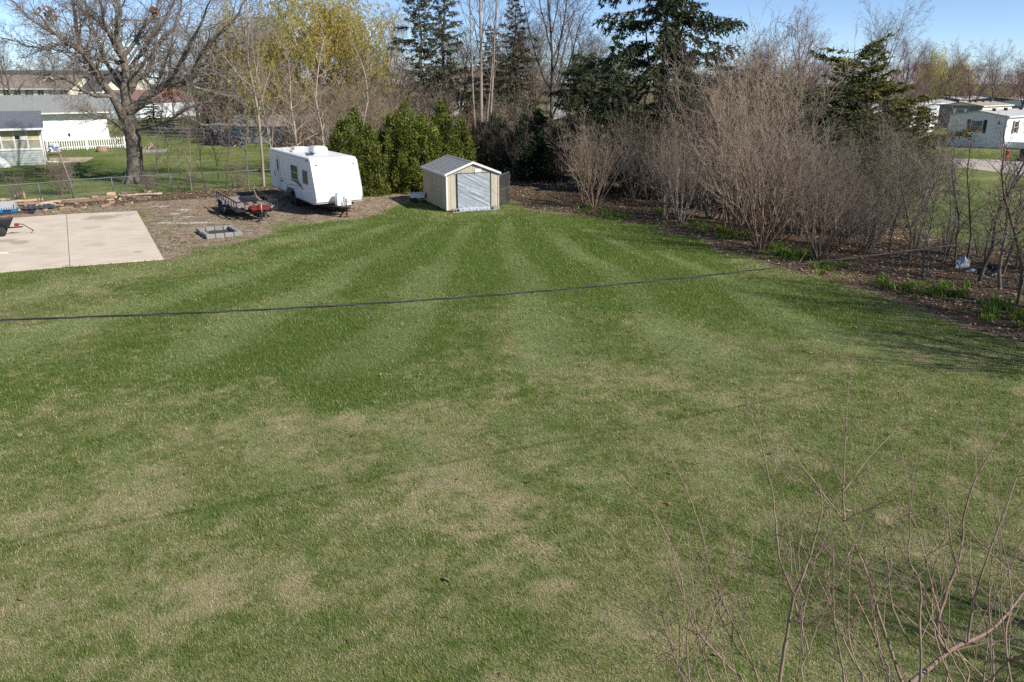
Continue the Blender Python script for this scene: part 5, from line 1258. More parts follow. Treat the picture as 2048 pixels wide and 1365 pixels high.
def meshes_from(out, name, thick=1):
    big = [q for l in out if l <= thick for q in out[l]]; small = [q for l in out if l > thick for q in out[l]]
    V, F = tubes(big, 6); tm_ = raw_mesh('trunk', V, F, smooth=True)
    V, F = tubes(small, 3); cm = raw_mesh('crown', V, F)
    return tm_, cm, small
def leaf_quads(C, A, B, rnd):
    """centres C, half axes A, B (n,3) -> V, F, rnd"""
    n = len(C); V = np.stack([C - A, C + B * 0.9, C + A, C - B * 0.9], 1).reshape(-1, 3)
    return V, np.arange(n * 4).reshape(-1, 4), np.repeat(rnd, 4)
def rand_axes(rs, n, la, lb, bias=None):
    a = rs.normal(size=(n, 3));
    if bias is not None: a = a + np.asarray(bias)
    a /= np.linalg.norm(a, axis=1, keepdims=True); c = rs.normal(size=(n, 3)); b = np.cross(a, c); b /= np.linalg.norm(b, axis=1, keepdims=True) + 1e-9
    return a * np.asarray(la).reshape(-1, 1), b * np.asarray(lb).reshape(-1, 1)

def tree_thing(name, label, cat, loc, meshes, mats, rz=0, sc=1.0, group=None, names=('trunk', 'crown', 'foliage')):
    t = thing(name, label, cat, loc, rz, group)
    if isinstance(sc, (int, float)): sc = (sc, sc, sc)
    t.scale = sc
    for nm, m_, mt in zip(names, meshes, mats):
        if m_ is None: continue
        o = bpy.data.objects.new(nm, m_); COL.objects.link(o); o.parent = t
        if len(m_.materials) == 0: m_.materials.append(MATS[mt])
        if m_.materials[0] != MATS[mt]: o.material_slots[0].link = 'OBJECT'; o.material_slots[0].material = MATS[mt]
    return t
def base_x(u, Y): return (u - 1024) / FPX * (Y * math.cos(PITCH) + CAMH * math.sin(PITCH))
def top_z(u, v, Y): return depth_at(u, v, Y).z

# ---- specs
S_VASE = dict(seg=[6, 6, 4, 3, 2], wob=[.05, .09, .12, .15, .15], up=[.05, .10, .07, .05, .03], n=[9, 9, 8, 5], s0=[.22, .18, .12, .1], ang=[(18, 42), (22, 45), (25, 50), (25, 55)], lr=[(.62, .85), (.42, .62), (.38, .6), (.35, .6)], rr=[.62, .55, .6, .7], rmin=.0085, sh=.38)
S_SPREAD = dict(seg=[6, 7, 5, 3, 2], wob=[.06, .11, .16, .2, .2], up=[.04, .05, .03, .02, .0], n=[10, 9, 8, 5], s0=[.25, .2, .15, .1], ang=[(30, 62), (28, 60), (30, 65), (30, 65)], lr=[(.5, .75), (.4, .62), (.35, .6), (.35, .6)], rr=[.6, .55, .6, .7], rmin=.0085, sh=.3)
S_SAP = dict(seg=[9, 5, 3, 2], wob=[.10, .10, .15, .15], up=[.03, .08, .04, .02], n=[22, 7, 3.5], s0=[.2, .15, .1], ang=[(28, 60), (28, 55), (30, 60)], lr=[(.2, .36), (.3, .55), (.35, .6)], rr=[.5, .6, .7], rmin=.005, sh=.6)
def make_tree(seed, S, H, r, name):
    rg = random.Random(seed); out = {}
    branch(rg, (0, 0, 0), _norm((rg.gauss(0, .03), rg.gauss(0, .03), 1)), H, r, 0, S, out)
    return meshes_from(out, name)
def make_shrub(seed, nst, H, lean, S, r=0.03, base=0.25, curl=0.0):
    """vase of stems from one root"""
    rg = random.Random(seed); out = {}
    for k in range(nst):
        az = 6.283 * k / nst + rg.uniform(-.4, .4); ln = math.radians(rg.uniform(*lean)); L = H * rg.uniform(.7, 1.1)
        p = (math.cos(az) * base * rg.random(), math.sin(az) * base * rg.random(), 0)
        branch(rg, p, (math.cos(az) * math.sin(ln), math.sin(az) * math.sin(ln), math.cos(ln)), L, r * rg.uniform(.6, 1.15), 0, S, out)
    return meshes_from(out, 'shrub', 0)
S_SHRUB = dict(seg=[7, 5, 3, 2], wob=[.07, .10, .14, .15], up=[.07, .07, .04, .02], n=[9, 5, 1.7], s0=[.25, .15, .1], ang=[(12, 38), (18, 42), (22, 50)], lr=[(.38, .62), (.35, .6), (.35, .6)], rr=[.6, .6, .7], rmin=.0055, sh=.35)
S_THICK = dict(seg=[7, 5, 3, 2], wob=[.06, .09, .13, .16], up=[.06, .07, .04, .02], n=[9, 5, 2.2], s0=[.12, .12, .1], ang=[(14, 46), (20, 50), (25, 60)], lr=[(.32, .6), (.35, .62), (.35, .65)], rr=[.55, .6, .7], rmin=.006, sh=.3)

# ---- old maple on the left, limbs laid out one by one
def old_maple():
    Yb = 55.7; rg = random.Random(11); out = {}
    bx = base_x(272, Yb)
    def W(u, v, dy): q = depth_at(u, v, Yb + dy); return (q.x - bx, q.y - Yb, q.z)
    limbs = [
        ([(272, 366, 0), (270, 330, 0), (268, 292, 0), (262, 254, 0), (255, 233, 0)], (.70, .56, .55, .58, .52), 0),
        ([(254, 236, 0), (250, 178, .6), (250, 127, .8), (237, 84, 1.), (236, 25, 1.2), (239, -30, 1.4), (242, -80, 1.6)], (.36, .30, .25, .2, .15, .1, .04), 1),
        ([(250, 240, 0), (223, 193, -.6), (198, 152, -1.2), (178, 122, -1.6), (157, 84, -2), (152, 38, -2.2), (145, -10, -2.5), (140, -60, -2.5)], (.30, .26, .2, .17, .14, .11, .08, .03), 1),
        ([(178, 122, -1.6), (142, 86, -2.6), (96, 63, -3.4), (56, 33, -4), (20, 0, -4.5)], (.14, .12, .09, .06, .03), 1),
        ([(223, 193, -.6), (178, 188, -2.4), (142, 165, -3.4), (107, 152, -4), (66, 152, -4.4)], (.14, .11, .08, .06, .02), 1),
        ([(248, 261, 0), (218, 239, -1.5), (178, 226, -2.8), (142, 211, -3.6)], (.12, .09, .06, .02), 1),
        ([(254, 233, 0), (269, 216, .2), (300, 188, .3), (338, 168, .5), (381, 152, .6), (406, 109, .4), (416, 89, .3), (457, 51, .2), (486, 10, 0), (505, -30, 0)], (.36, .33, .28, .24, .19, .15, .13, .09, .06, .03), 1),
        ([(252, 205, .3), (269, 163, 1.2), (292, 147, 1.8), (307, 114, 2.2), (320, 84, 2.6), (350, 51, 3), (363, 0, 3.2), (370, -50, 3.2)], (.24, .22, .19, .16, .13, .1, .07, .03), 1),
        ([(249, 119, .8), (267, 84, 1.0), (297, 48, 1.4), (317, 5, 1.8), (330, -40, 2)], (.17, .14, .11, .08, .03), 1),
        ([(272, 261, 0), (305, 251, -1.0), (338, 241, -1.8), (368, 218, -2.4), (406, 208, -2.9), (448, 203, -3.2)], (.13, .11, .1, .085, .06, .02), 1),
        ([(237, 84, 1.), (193, 41, .2), (162, 18, -.4), (132, -10, -1)], (.14, .1, .07, .03), 1),
        ([(381, 152, .6), (415, 148, 1.6), (450, 152, 2.4), (500, 150, 3), (555, 146, 3.2)], (.13, .1, .08, .05, .02), 1),
        ([(142, 86, -2.6), (100, 98, -3.8), (52, 91, -4.6), (-10, 74, -5.2)], (.09, .07, .05, .02), 1),
        ([(198, 152, -1.2), (165, 110, -3.2), (120, 78, -5.0), (70, 20, -6)], (.15, .12, .09, .04), 1),
        ([(250, 178, .6), (215, 130, 3.0), (190, 70, 4.6), (170, 0, 6)], (.18, .14, .1, .05), 1),
        ([(250, 150, .8), (285, 100, 3.6), (330, 40, 5.4), (360, -20, 6.2)], (.17, .13, .1, .05), 1),
        ([(338, 168, .5), (365, 120, -1.4), (395, 60, -2.6), (420, 0, -3.4)], (.14, .11, .08, .04), 1),
        ([(250, 127, .8), (222, 80, -1.4), (205, 20, -2.6), (196, -40, -3)], (.14, .11, .08, .04), 1),
        ([(406, 109, .4), (450, 100, 1.4), (500, 70, 2), (545, 40, 2.4)], (.1, .08, .06, .02), 1),
    ]
    S = dict(seg=[5, 5, 5, 3, 2], wob=[.05, .1, .16, .2, .2], up=[.0, .03, .03, .01, .0], n=[0, 22, 9, 4], s0=[.3, .2, .12, .1], ang=[(30, 60), (30, 65), (28, 60), (30, 65)], lr=[(.5, .7), (.26, .5), (.35, .62), (.35, .65)], rr=[.5, .42, .55, .65], rmin=.008, sh=.25)
    for pts, rad, lev in limbs:
        # smooth the control polyline
        P = [Vector(W(*q)) for q in pts]; Pc = catmull(P, 3); R = []
        for i in range(len(Pc)): f = i / 3; a = min(int(f), len(rad) - 2); R.append(rad[a] * (1 - (f - a)) + rad[a + 1] * (f - a))
        if lev == 1: Pc = [p + Vector((rg.gauss(0, .05), rg.gauss(0, .05), rg.gauss(0, .05))) for p in Pc]
        Pl = [tuple(p) for p in Pc]; out.setdefault(lev, []).append((Pl, R))
        L = sum((Pc[i + 1] - Pc[i]).length for i in range(len(Pc) - 1))
        if lev == 1: spawn(rg, Pl, R, L * 0.9, 1, S, out)
    # root flare
    for k in range(7):
        a = k * .9 + rg.uniform(-.2, .2); out[0].append(([(math.cos(a) * .25, math.sin(a) * .25, .75), (math.cos(a) * .55, math.sin(a) * .55, .25), (math.cos(a) * .95, math.sin(a) * .95, -.05)], [.3, .24, .12]))
    # bundle of dead vines hanging about the fork
    vines = []
    for k in range(70):
        a = rg.uniform(0, 6.28); z = rg.uniform(3.0, 5.6); r0 = .55
        x0, y0 = -.3 + math.cos(a) * r0, math.sin(a) * r0 - .1
        vines.append(([(x0, y0, z), (x0 + rg.gauss(0, .25), y0 + rg.gauss(0, .15) - .1, z - rg.uniform(.2, .6)), (x0 + rg.gauss(0, .35), y0 + rg.gauss(0, .2) - .1, z - rg.uniform(.7, 1.5))], [.014, .012, .008]))
    tmesh, cmesh, small = meshes_from(out, 'maple')
    V, F = tubes(vines, 3); vm = raw_mesh('vine', V, F)
    t = tree_thing('old_maple_tree', 'big spreading bare old tree with thick forked trunk behind the fence', 'tree', (bx, Yb, 0), (tmesh, cmesh, vm), ('bark_grey', 'twig_grey', 'twig_brown'), names=('trunk', 'crown', 'dead_vine'))
    # last year's leaf clusters, two spots
    rs = np.random.RandomState(4)
    for (u, v, dy, s) in ((337, 188, -1, .45), (98, 28, -3, .5), (308, 22, 0, .2)):
        c = np.array(W(u, v, dy)); n = 130; C = c + rs.normal(0, s * .55, (n, 3)); A, B = rand_axes(rs, n, rs.uniform(.08, .16, n), rs.uniform(.05, .09, n)); V, F, R = leaf_quads(C, A, B, rs.rand(n))
        o = bpy.data.objects.new('dead_leaf_cluster', raw_mesh('dead_leaf_cluster', V, F, R)); COL.objects.link(o); o.parent = t; o.data.materials.append(MATS['russet_leaf']); o['kind'] = 'stuff'
old_maple()

# ---- shared meshes
VASE = [make_tree(100 + k, S_VASE, 10, 0.20, 'vase') for k in range(3)]
SPREAD = [make_tree(120 + k, S_SPREAD, 10, 0.22, 'spread') for k in range(2)]
SAPL = [make_tree(140 + k, S_SAP, 6, 0.05, 'sapling') for k in range(3)]
SHRUB = [make_shrub(160 + k, (9, 13, 16)[k], 4.6, (6, 42), S_SHRUB, 0.042) for k in range(3)]
THICK = [make_shrub(180 + k, (10, 12, 9)[k], 4.6, (5, 38), S_THICK, 0.046, 0.6) for k in range(3)]

def put(kind, k, name, label, cat, u, Y, h, mats, rz=None, wid=1.0, group=None, dx=0.0):
    src, h0 = {'vase': (VASE, 13.5), 'spread': (SPREAD, 12.5), 'sap': (SAPL, 6.0), 'shrub': (SHRUB, 5.2), 'thick': (THICK, 5.0)}[kind]
    s = h / h0; rz = (u * 0.37 + Y) % 6.28 if rz is None else rz
    return tree_thing(name, label, cat, (base_x(u, Y) + dx, Y, 0), src[k % len(src)][:2] if len(mats) == 2 else (THICK[2][0], THICK[2][1], THICK_BUD), mats, rz, (s * wid, s * wid, s), group)
for arr, nm in ((VASE, 'vase'), (SPREAD, 'spread'), (SAPL, 'sap'), (SHRUB, 'shrub'), (THICK, 'thick')):
    pass
G_ = ('bark_grey', 'twig_grey'); B_ = ('bark_brown', 'twig_brown'); T_ = ('bark_tan', 'twig_tan'); R_ = ('bark_red', 'twig_red'); P_ = ('bark_pale', 'twig_tan'); D_ = ('bark_dark', 'twig_dark_shade'); O_ = ('bark_grey', 'twig_grey', 'olive_bud')  # D_ holds the darkened tones, used for shade behind the front shrubs
rs = np.random.RandomState(17); q_ = THICK[2][2]; pk = rs.randint(0, len(q_), 5200); C = np.array([q_[i][0][-1] for i in pk]) + rs.normal(0, .06, (5200, 3)); A, B = rand_axes(rs, 5200, rs.uniform(.02, .045, 5200), rs.uniform(.012, .026, 5200)); THICK_BUD = raw_mesh('foliage', *leaf_quads(C, A, B, rs.rand(5200)))

# ---- saplings along the chain link fence
for (u, Y, h, k, mats, lab, w) in (
        (318, 52.0, 4.5, 0, G_, 'thin grey sapling just right of the big tree trunk', .8), (357, 52.5, 5.2, 1, G_, 'slim forked sapling in the fence row, second right of the big tree', .8),
        (384, 51.5, 4.2, 2, P_, 'short pale sapling in the fence row left of the dark leaning one', .9), (413, 49.8, 6.5, 0, D_, 'dark leaning sapling behind the flatbed trailer', .8),
        (455, 52.6, 4.8, 1, T_, 'tan twiggy sapling between dark sapling and tall grey tree', 1.0), (497, 53.0, 7.5, 2, G_, 'grey sapling just left of the tall tree by the travel trailer', .9),
        (528, 53.4, 15.0, 0, P_, 'tall slender grey tree at the back corner of the travel trailer', .75), (550, 54.0, 10.5, 1, P_, 'second slender tree, pale trunk, behind the back of the travel trailer', .7),
        (436, 55.0, 5.0, 2, B_, 'low brown sapling behind the fence left of the tan one', 1.0), (340, 53.5, 3.6, 1, B_, 'knee high brown sapling against the fence right of the big tree', 1.1)):
    put('sap', k, 'sapling', lab, 'tree', u, Y, h, mats, wid=w)
for (u, Y, h, k, lab) in ((38, 46.5, 1.9, 0, 'small brown bush in front of the fence at the far left'), (122, 49.5, 2.6, 1, 'dense rusty bush behind the fence corner and leaning pole'), (140, 50.0, 2.2, 2, 'low brown bush right of the dense rusty bush'), (385, 52.0, 1.6, 0, 'ankle high brown brush at the fence behind the flatbed'), (480, 52.5, 1.7, 2, 'brown brush at the fence foot behind the flatbed trailer'), (300, 51.0, 1.5, 1, 'dry brown weeds at the foot of the big tree')):
    put('thick', k, 'brush', lab, 'bush', u, Y, h, B_, wid=1.0)

# ---- willow
def willow(seed, H, R, nstr):
    rg = random.Random(seed); rs = np.random.RandomState(seed); out = {}
    S = dict(seg=[5, 8, 6, 3], wob=[.04, .09, .13, .15], up=[.05, .05, .02, 0], n=[13, 9, 3], s0=[.25, .15, .2], ang=[(22, 78), (25, 60), (30, 60)], lr=[(1.05, 1.6), (.4, .65), (.35, .5)], rr=[.6, .5, .6], rmin=.014, sh=.25)
    branch(rg, (0, 0, 0), (0, 0, 1), H * .42, .55, 0, S, out)
    src = [q for l in (1, 2) for q in out.get(l, [])]; strands = []
    C = []; A = []; B = []
    for k in range(nstr):
        pts, rad = rg.choice(src); i = rg.randint(max(1, len(pts) // 3), len(pts) - 1); p = pts[i]; L = rg.uniform(1.5, 5.5)
        d = _norm((rg.gauss(0, .5), rg.gauss(0, .5), .35)); q = [p]
        for s in range(6): d = _norm((d[0] * .8, d[1] * .8, d[2] - .42)); p = tuple(p[j] + d[j] * L / 6 for j in range(3)); q.append(p)
        strands.append((q, [.012, .011, .01, .009, .008, .007, .006]))
        m_ = int(L * 9); t = rs.uniform(.15, 1, m_) * 6; ii = np.minimum(t.astype(int), 5); f = (t - ii)[:, None]; Q = np.array(q)
        C.append(Q[ii] * (1 - f) + Q[ii + 1] * f + rs.normal(0, .05, (m_, 3)))
    C = np.concatenate(C); n = len(C); A, B = rand_axes(rs, n, rs.uniform(.09, .18, n), rs.uniform(.03, .055, n), (0, 0, -1.2))
    V, F, Rn = leaf_quads(C, A, B, rs.rand(n))
    out.setdefault(3, []).extend(strands)
    a, b, _ = meshes_from(out, 'willow'); return a, b, raw_mesh('foliage', V, F, Rn)
WIL = willow(5, 20, 9, 2000)
tree_thing('willow_tree', 'big yellow green weeping willow behind the grey outbuilding', 'tree', (base_x(655, 101), 101, 0), WIL, ('bark_brown', 'twig_yellow', 'willow_leaf'), 0.6, (1.12, 1.12, 1.1))
tree_thing('willow_tree', 'second yellow willow, smaller, glimpsed left of the big one', 'tree', (base_x(478, 112), 112, 0), WIL, ('bark_brown', 'twig_yellow', 'willow_leaf'), 2.6, (.7, .7, .85))
tree_thing('willow_tree', 'distant round yellow willow above the mobile homes', 'tree', (base_x(1872, 205), 205, 0), WIL, ('bark_brown', 'twig_yellow', 'willow_leaf'), 1.3, (.78, .78, .80))

# ---- bare trees behind, left to centre
for (kind, k, u, Y, h, mats, lab, w) in (
        ('thick', 0, 585, 62, 7.0, T_, 'tan thicket shrub behind the roof of the travel trailer', 1.0), ('thick', 1, 628, 66, 6.5, B_, 'brown arching shrub left of the arborvitae', 1.0), ('thick', 2, 665, 61, 6.5, T_, 'pale arching bush right behind the travel trailer', 1.1),
        ('thick', 0, 708, 68, 6.0, B_, 'brown bush rising over the first arborvitae', 1.0), ('thick', 1, 757, 66, 6.4, T_, 'tan bush in the gap between the first two arborvitae', 1.0), ('thick', 2, 806, 70, 6.4, B_, 'brown bush behind the tallest arborvitae', 1.0), ('thick', 0, 868, 72, 7.5, B_, 'brown bush below the sparse conifers', 1.0),
        ('sap', 1, 600, 58, 9.0, P_, 'pale slender leaning tree above the travel trailer', 1.2), ('sap', 2, 655, 60, 10.0, P_, 'slender pale tree in front of the willow', 1.1), ('sap', 0, 730, 63, 9.5, P_, 'pale slender tree over the gap of the arborvitae', 1.2),
        ('vase', 0, 575, 112, 15.0, B_, 'brown upright bare tree left of the willow trunk', .9), ('vase', 1, 470, 108, 15.5, B_, 'brown bare tree behind the tall slender tree', 1.0), ('spread', 0, 400, 105, 12.5, R_, 'reddish bare tree behind the pole barn end', 1.0),
        ('spread', 1, 415, 108, 9.0, R_, 'low reddish bare tree left of the grey outbuilding', 1.1), ('vase', 2, 765, 112, 15.0, B_, 'brown bare tree right of the willow', 1.0), ('spread', 0, 545, 110, 10.0, B_, 'broad brown tree over the outbuilding roof', 1.2), ('spread', 1, 700, 112, 11.0, B_, 'broad brown tree right behind the willow', 1.2),
        ('vase', 1, 350, 130, 14, G_, 'grey bare tree over the pole barn roof', 1.0), ('vase', 0, 120, 170, 14, G_, 'grey bare tree standing before the apartment roofs', 1.1), ('spread', 0, 30, 150, 14, G_, 'grey bare tree at the far left skyline', 1.1), ('vase', 2, 200, 150, 15, G_, 'grey bare tree behind the crown of the big tree', 1.1)):
    put(kind, k, 'bare_tree' if kind != 'thick' else 'thicket_shrub', lab, 'tree' if kind != 'thick' else 'shrub', u, Y, h, mats, wid=w)

# ---- conifers
def conifer(seed, H, R, nb=95, droop=.25, hang=.0, sparse=1.0, z0=.08, lead=1, pw=.8, nl=(.11, .035), wild=.25, twigs=15, clear=None):
    rg = random.Random(seed); rs = np.random.RandomState(seed); out = {0: [], 1: [], 2: []}; segs = []
    axes = [((0, 0, 0), (0, 0, 1), H)]
    out[0].append(([(rg.gauss(0, .04) * i, rg.gauss(0, .04) * i, H * i / 8) for i in range(9)], [max(.018 * H * (1 - i / 8.3), .015) for i in range(9)]))
    for k in range(lead - 1):
        z = H * rg.uniform(.35, .55); a = rg.uniform(0, 6.28); q = [(0, 0, z)]
        d = _norm((math.cos(a), math.sin(a), .9)); p = q[0]; L = H * rg.uniform(.4, .55)
        for s in range(6): d = _norm((d[0] * .75, d[1] * .75, d[2] + .25)); p = tuple(p[j] + d[j] * L / 6 for j in range(3)); q.append(p)
        out[0].append((q, [max(.009 * H * (1 - s / 6.4), .012) for s in range(7)])); axes.append((q, None, L))
    for bi in range(nb):
        t = z0 + (1 - z0) * ((bi + rg.random()) / nb) ** .9
        if lead > 1 and rg.random() < .4:
            q, _, _ = axes[1 + rg.randrange(lead - 1)]; i = rg.randint(1, 5); f = rg.random(); p = tuple(q[i][j] * (1 - f) + q[i + 1][j] * f for j in range(3)); L = R * rg.uniform(.15, .42)
        else:
            p = (0, 0, H * t); L = R * max(.06, (1 - t)) ** pw * rg.uniform(1 - wild * 1.6, 1 + wild)
        az = bi * 2.39996 + rg.uniform(-.5, .5); e = rg.uniform(-.1, .25) + .45 * t
        d = _norm((math.cos(az), math.sin(az), e)); q = [p]; sg = 5
        for s in range(sg): d = _norm((d[0], d[1], d[2] - droop * .5 + (.32 * droop * 2.2 if s >= 3 else 0) + rg.gauss(0, .05))); p = tuple(p[j] + d[j] * L / sg for j in range(3)); q.append(p)
        out[1].append((q, [max(.011 * L + .008, .01) * (1 - s / 6.0) for s in range(sg + 1)]))
        nt_ = max(4, int(twigs * (.4 + L / R) * sparse))
        for k in range(nt_):
            f = rg.uniform(.18, 1.0) * sg; i = min(int(f), sg - 1); f -= i; b0 = tuple(q[i][j] * (1 - f) + q[i + 1][j] * f for j in range(3))
            dd = _norm(tuple(q[i + 1][j] - q[i][j] for j in range(3))); sd_ = (-dd[1], dd[0], 0); sgn = rg.choice((-1, 1)); l2 = L * rg.uniform(.14, .32) * (1.15 - .5 * (i + f) / sg)
            d2 = _norm((dd[0] * .7 + sd_[0] * sgn * .75, dd[1] * .7 + sd_[1] * sgn * .75, dd[2] - hang + rg.gauss(0, .12))); d3 = _norm((d2[0], d2[1], d2[2] - hang * .8 - .05))
            m1 = tuple(b0[j] + d2[j] * l2 / 2 for j in range(3)); m2 = tuple(m1[j] + d3[j] * l2 / 2 for j in range(3))
            out[2].append(([b0, m1, m2], [.007, .006, .004])); segs.append((b0, m1)); segs.append((m1, m2))
    P0 = np.array([s[0] for s in segs]); P1 = np.array([s[1] for s in segs]); Ls = np.linalg.norm(P1 - P0, axis=1); k = np.maximum(2, (Ls * 26 * sparse).astype(int)); idx = np.repeat(np.arange(len(segs)), k); n = len(idx)
    f = rs.rand(n)[:, None]; C = P0[idx] * (1 - f) + P1[idx] * f; D = (P1 - P0)[idx]; D /= np.linalg.norm(D, axis=1, keepdims=True) + 1e-9
    A = D * .9 + rs.normal(0, .55, (n, 3)); A /= np.linalg.norm(A, axis=1, keepdims=True); la = rs.uniform(.6, 1.2, n)[:, None] * nl[0]; A *= la
    B = np.cross(A, rs.normal(size=(n, 3))); B /= np.linalg.norm(B, axis=1, keepdims=True) + 1e-9; B *= rs.uniform(.6, 1.2, n)[:, None] * nl[1]
    V, F, Rn = leaf_quads(C + A * .7, A, B, np.clip(np.repeat(rs.rand(len(segs)), k) * .6 + rs.rand(n) * .4, 0, 1))
    tm_, cm, _ = meshes_from(out, 'conifer', 1)
    return tm_, cm, raw_mesh('foliage', V, F, Rn)
C_NORWAY = conifer(1, 15, 4.5, 165, .32, .6, 1.0, .2, 4, .2, (.15, .05), .4, 21)
C_NARROW = conifer(2, 9, 2.3, 90, .3, .4, 1.2, .1, 1, .7, (.14, .045), .35, 18)
C_LARCH = conifer(3, 17, 2.7, 170, .15, .4, .8, .1, 1, .28, (.17, .045), .45, 18)
C_SPRUCE = conifer(4, 14, 3.8, 120, .25, .25, .9, .05, 1, .65, (.16, .05), .4, 18)
C_YELLOW = conifer(7, 9.6, 5.4, 120, -.02, .16, 1.15, .14, 3, .8, (.14, .045), .35, 22)
CM = ('bark_dark', 'twig_brown', 'spruce_needle')
def conif(src, label, u, Y, h, h0, mats, rz=0, w=1.0, name='spruce_tree', dx=0):
    s = h / h0; return tree_thing(name, label, 'tree', (base_x(u, Y) + dx, Y, 0), src, mats, rz, (s * w, s * w, s))
conif(C_NORWAY, 'tall dark spruce with drooping open branches right of the bare tree', 1312, 55, 15, 15, CM, 0.5)
conif(C_NARROW, 'narrow dark spruce leaning against the left side of the tall one', 1222, 51, 9.3, 9, CM, 1.0)
conif(C_LARCH, 'sparse grey green conifer, left of the pair behind the arborvitae', 846, 82, 16.6, 17, ('bark_grey', 'twig_grey', 'larch_needle'), 0, 1.0, 'larch_tree')
conif(C_LARCH, 'sparse grey green conifer, right of the pair behind the arborvitae', 893, 84, 17.5, 17, ('bark_grey', 'twig_grey', 'larch_needle'), 2.1, 0.9, 'larch_tree')
conif(C_SPRUCE, 'brown tinged spruce between the birch clump and the bare tree', 1030, 86, 15.0, 14, ('bark_dark', 'twig_brown', 'brown_spruce_needle'), 0.2)
conif(C_SPRUCE, 'dark spruce behind the birch trunks', 985, 82, 11.5, 14, CM, 1.4, 1.3)
conif(C_SPRUCE, 'squat dark spruce left of the birch trunks', 948, 76, 6.2, 14, CM, 2.2, 1.9)
conif(C_SPRUCE, 'small blue green spruce behind the big left tree', 312, 118, 5.5, 14, ('bark_dark', 'twig_brown', 'larch_needle'), 2.9, 2.2)
conif(C_YELLOW, 'wide spruce with yellow tips and several leaders above the right bed', 1712, 46.5, 8.3, 9.6, ('bark_dark', 'twig_grey', 'yellow_spruce_needle'), 0.9, 1.35)
YM = ('bark_dark', 'twig_grey', 'yellow_spruce_needle')
conif(C_NORWAY, 'dark spruce at the left foot of the yellow tipped one', 1625, 44, 6.4, 15, CM, 1.9, 1.9)
conif(C_YELLOW, 'low wide olive spruce right in front of the yellow tipped one', 1765, 43.5, 5.4, 9.6, YM, 2.7, 1.35)
conif(C_YELLOW, 'olive spruce below the left side of the yellow tipped one', 1672, 45.5, 6.4, 9.6, YM, 4.1, 1.2)
conif(C_NARROW, 'dark spruce low right of the yellow tipped one', 1825, 48, 5.2, 9, CM, 2.4, 1.5)
conif(C_NORWAY, 'dark dense spruce in the gap between yew and drooping spruce', 1170, 66, 8.5, 15, CM, 3.3, 1.2)
conif(C_NORWAY, 'dark spruce behind the brown thicket', 1450, 56, 7.6, 15, CM, 5.1, 1.4)
conif(C_SPRUCE, 'small dark spruce behind the first bed shrub', 1275, 49, 5.0, 14, ('bark_dark', 'twig_brown', 'brown_spruce_needle'), 0.7, 1.6)

# ---- arborvitae: union of leafy spires
def spires(seed, cones, n, leaf=(.085, .038), fuzz=.3):
    rs = np.random.RandomState(seed); Cs = []; As = []
    tot = sum(h * r for _, _, h, r in cones)
    for cx, cy, h, r in cones:
        m_ = int(n * h * r / tot); t = rs.rand(m_) ** 1.15; th = rs.uniform(0, 6.283, m_)
        prof = np.where(t < .12, .8 + 1.7 * t, 1.0) * (1 - np.clip((t - .10) / .91, 0, 1) ** 2.8) ** .8
        lumps = 1 + .20 * np.sin(3 * th + 9 * t + seed) + .17 * np.sin(6 * th - 17 * t + 2 * seed) + .14 * np.sin(11 * th + 29 * t)
        rad = r * prof * lumps * (1 - rs.rand(m_) ** 2.2 * .55) + rs.normal(0, fuzz * .35, m_)
        C = np.stack([cx + np.cos(th) * rad, cy + np.sin(th) * rad, .08 + t * h * (1 + .03 * np.sin(5 * th))], 1)
        A = np.stack([np.cos(th) * .65, np.sin(th) * .65, np.full(m_, .95)], 1) + rs.normal(0, .45, (m_, 3)); Cs.append(C); As.append(A)
    C = np.concatenate(Cs); A = np.concatenate(As); n = len(C)
    nc = max(60, n // 95); ci = rs.choice(n, nc, replace=False); pick = rs.randint(0, nc, int(n * .8)); kk = np.arange(len(pick)); C[kk] = C[ci[pick]] + rs.normal(0, 1, (len(pick), 3)) * np.array((.12, .12, .19)); A[kk] = A[ci[pick]] * .8 + rs.normal(0, .4, (len(pick), 3)); C[:, 2] = np.abs(C[:, 2])
    A /= np.linalg.norm(A, axis=1, keepdims=True); s = rs.uniform(.6, 1.3, n)[:, None]
    B = np.cross(A, rs.normal(size=(n, 3))); B /= np.linalg.norm(B, axis=1, keepdims=True) + 1e-9
    patch = .5 + .5 * np.sin(C[:, 0] * 3.1 + seed) * np.sin(C[:, 2] * 2.3 + C[:, 1] * 2.7)
    V, F, Rn = leaf_quads(C, A * leaf[0] * s, B * leaf[1] * s, np.clip(rs.rand(n) * .65 + patch * .35, 0, 1))
    mb = MB()
    for cx, cy, h, r in cones: mb.tube([(cx * .3, cy * .3, 0), (cx, cy, h * .35), (cx, cy, h * .8)], [.06, .05, .02], 5)
    return mb.mesh('trunk'), None, raw_mesh('foliage', V, F, Rn)
ARB = [spires(1, [(0.1, 0, 4.8, .95), (-.85, .1, 4.3, .85), (.85, -.1, 3.9, .85), (-.2, -.6, 4.0, .9), (-1.25, -.2, 3.3, .55), (1.2, -.3, 2.9, .6)], 30000), spires(2, [(0, 0, 5.4, .95), (-1.05, 0, 4.6, .9), (1.05, -.2, 4.5, .95), (.35, -.7, 4.3, 1.0), (-.55, -.6, 4.6, .9), (1.6, -.3, 3.6, .6), (-1.6, -.2, 3.4, .6)], 38000),
       spires(3, [(0, 0, 5.2, .85), (.4, -.2, 4.2, .6), (-.35, -.2, 4.4, .6)], 16000), spires(4, [(0, 0, 4.1, .65), (.25, -.2, 3.5, .5)], 10000)]
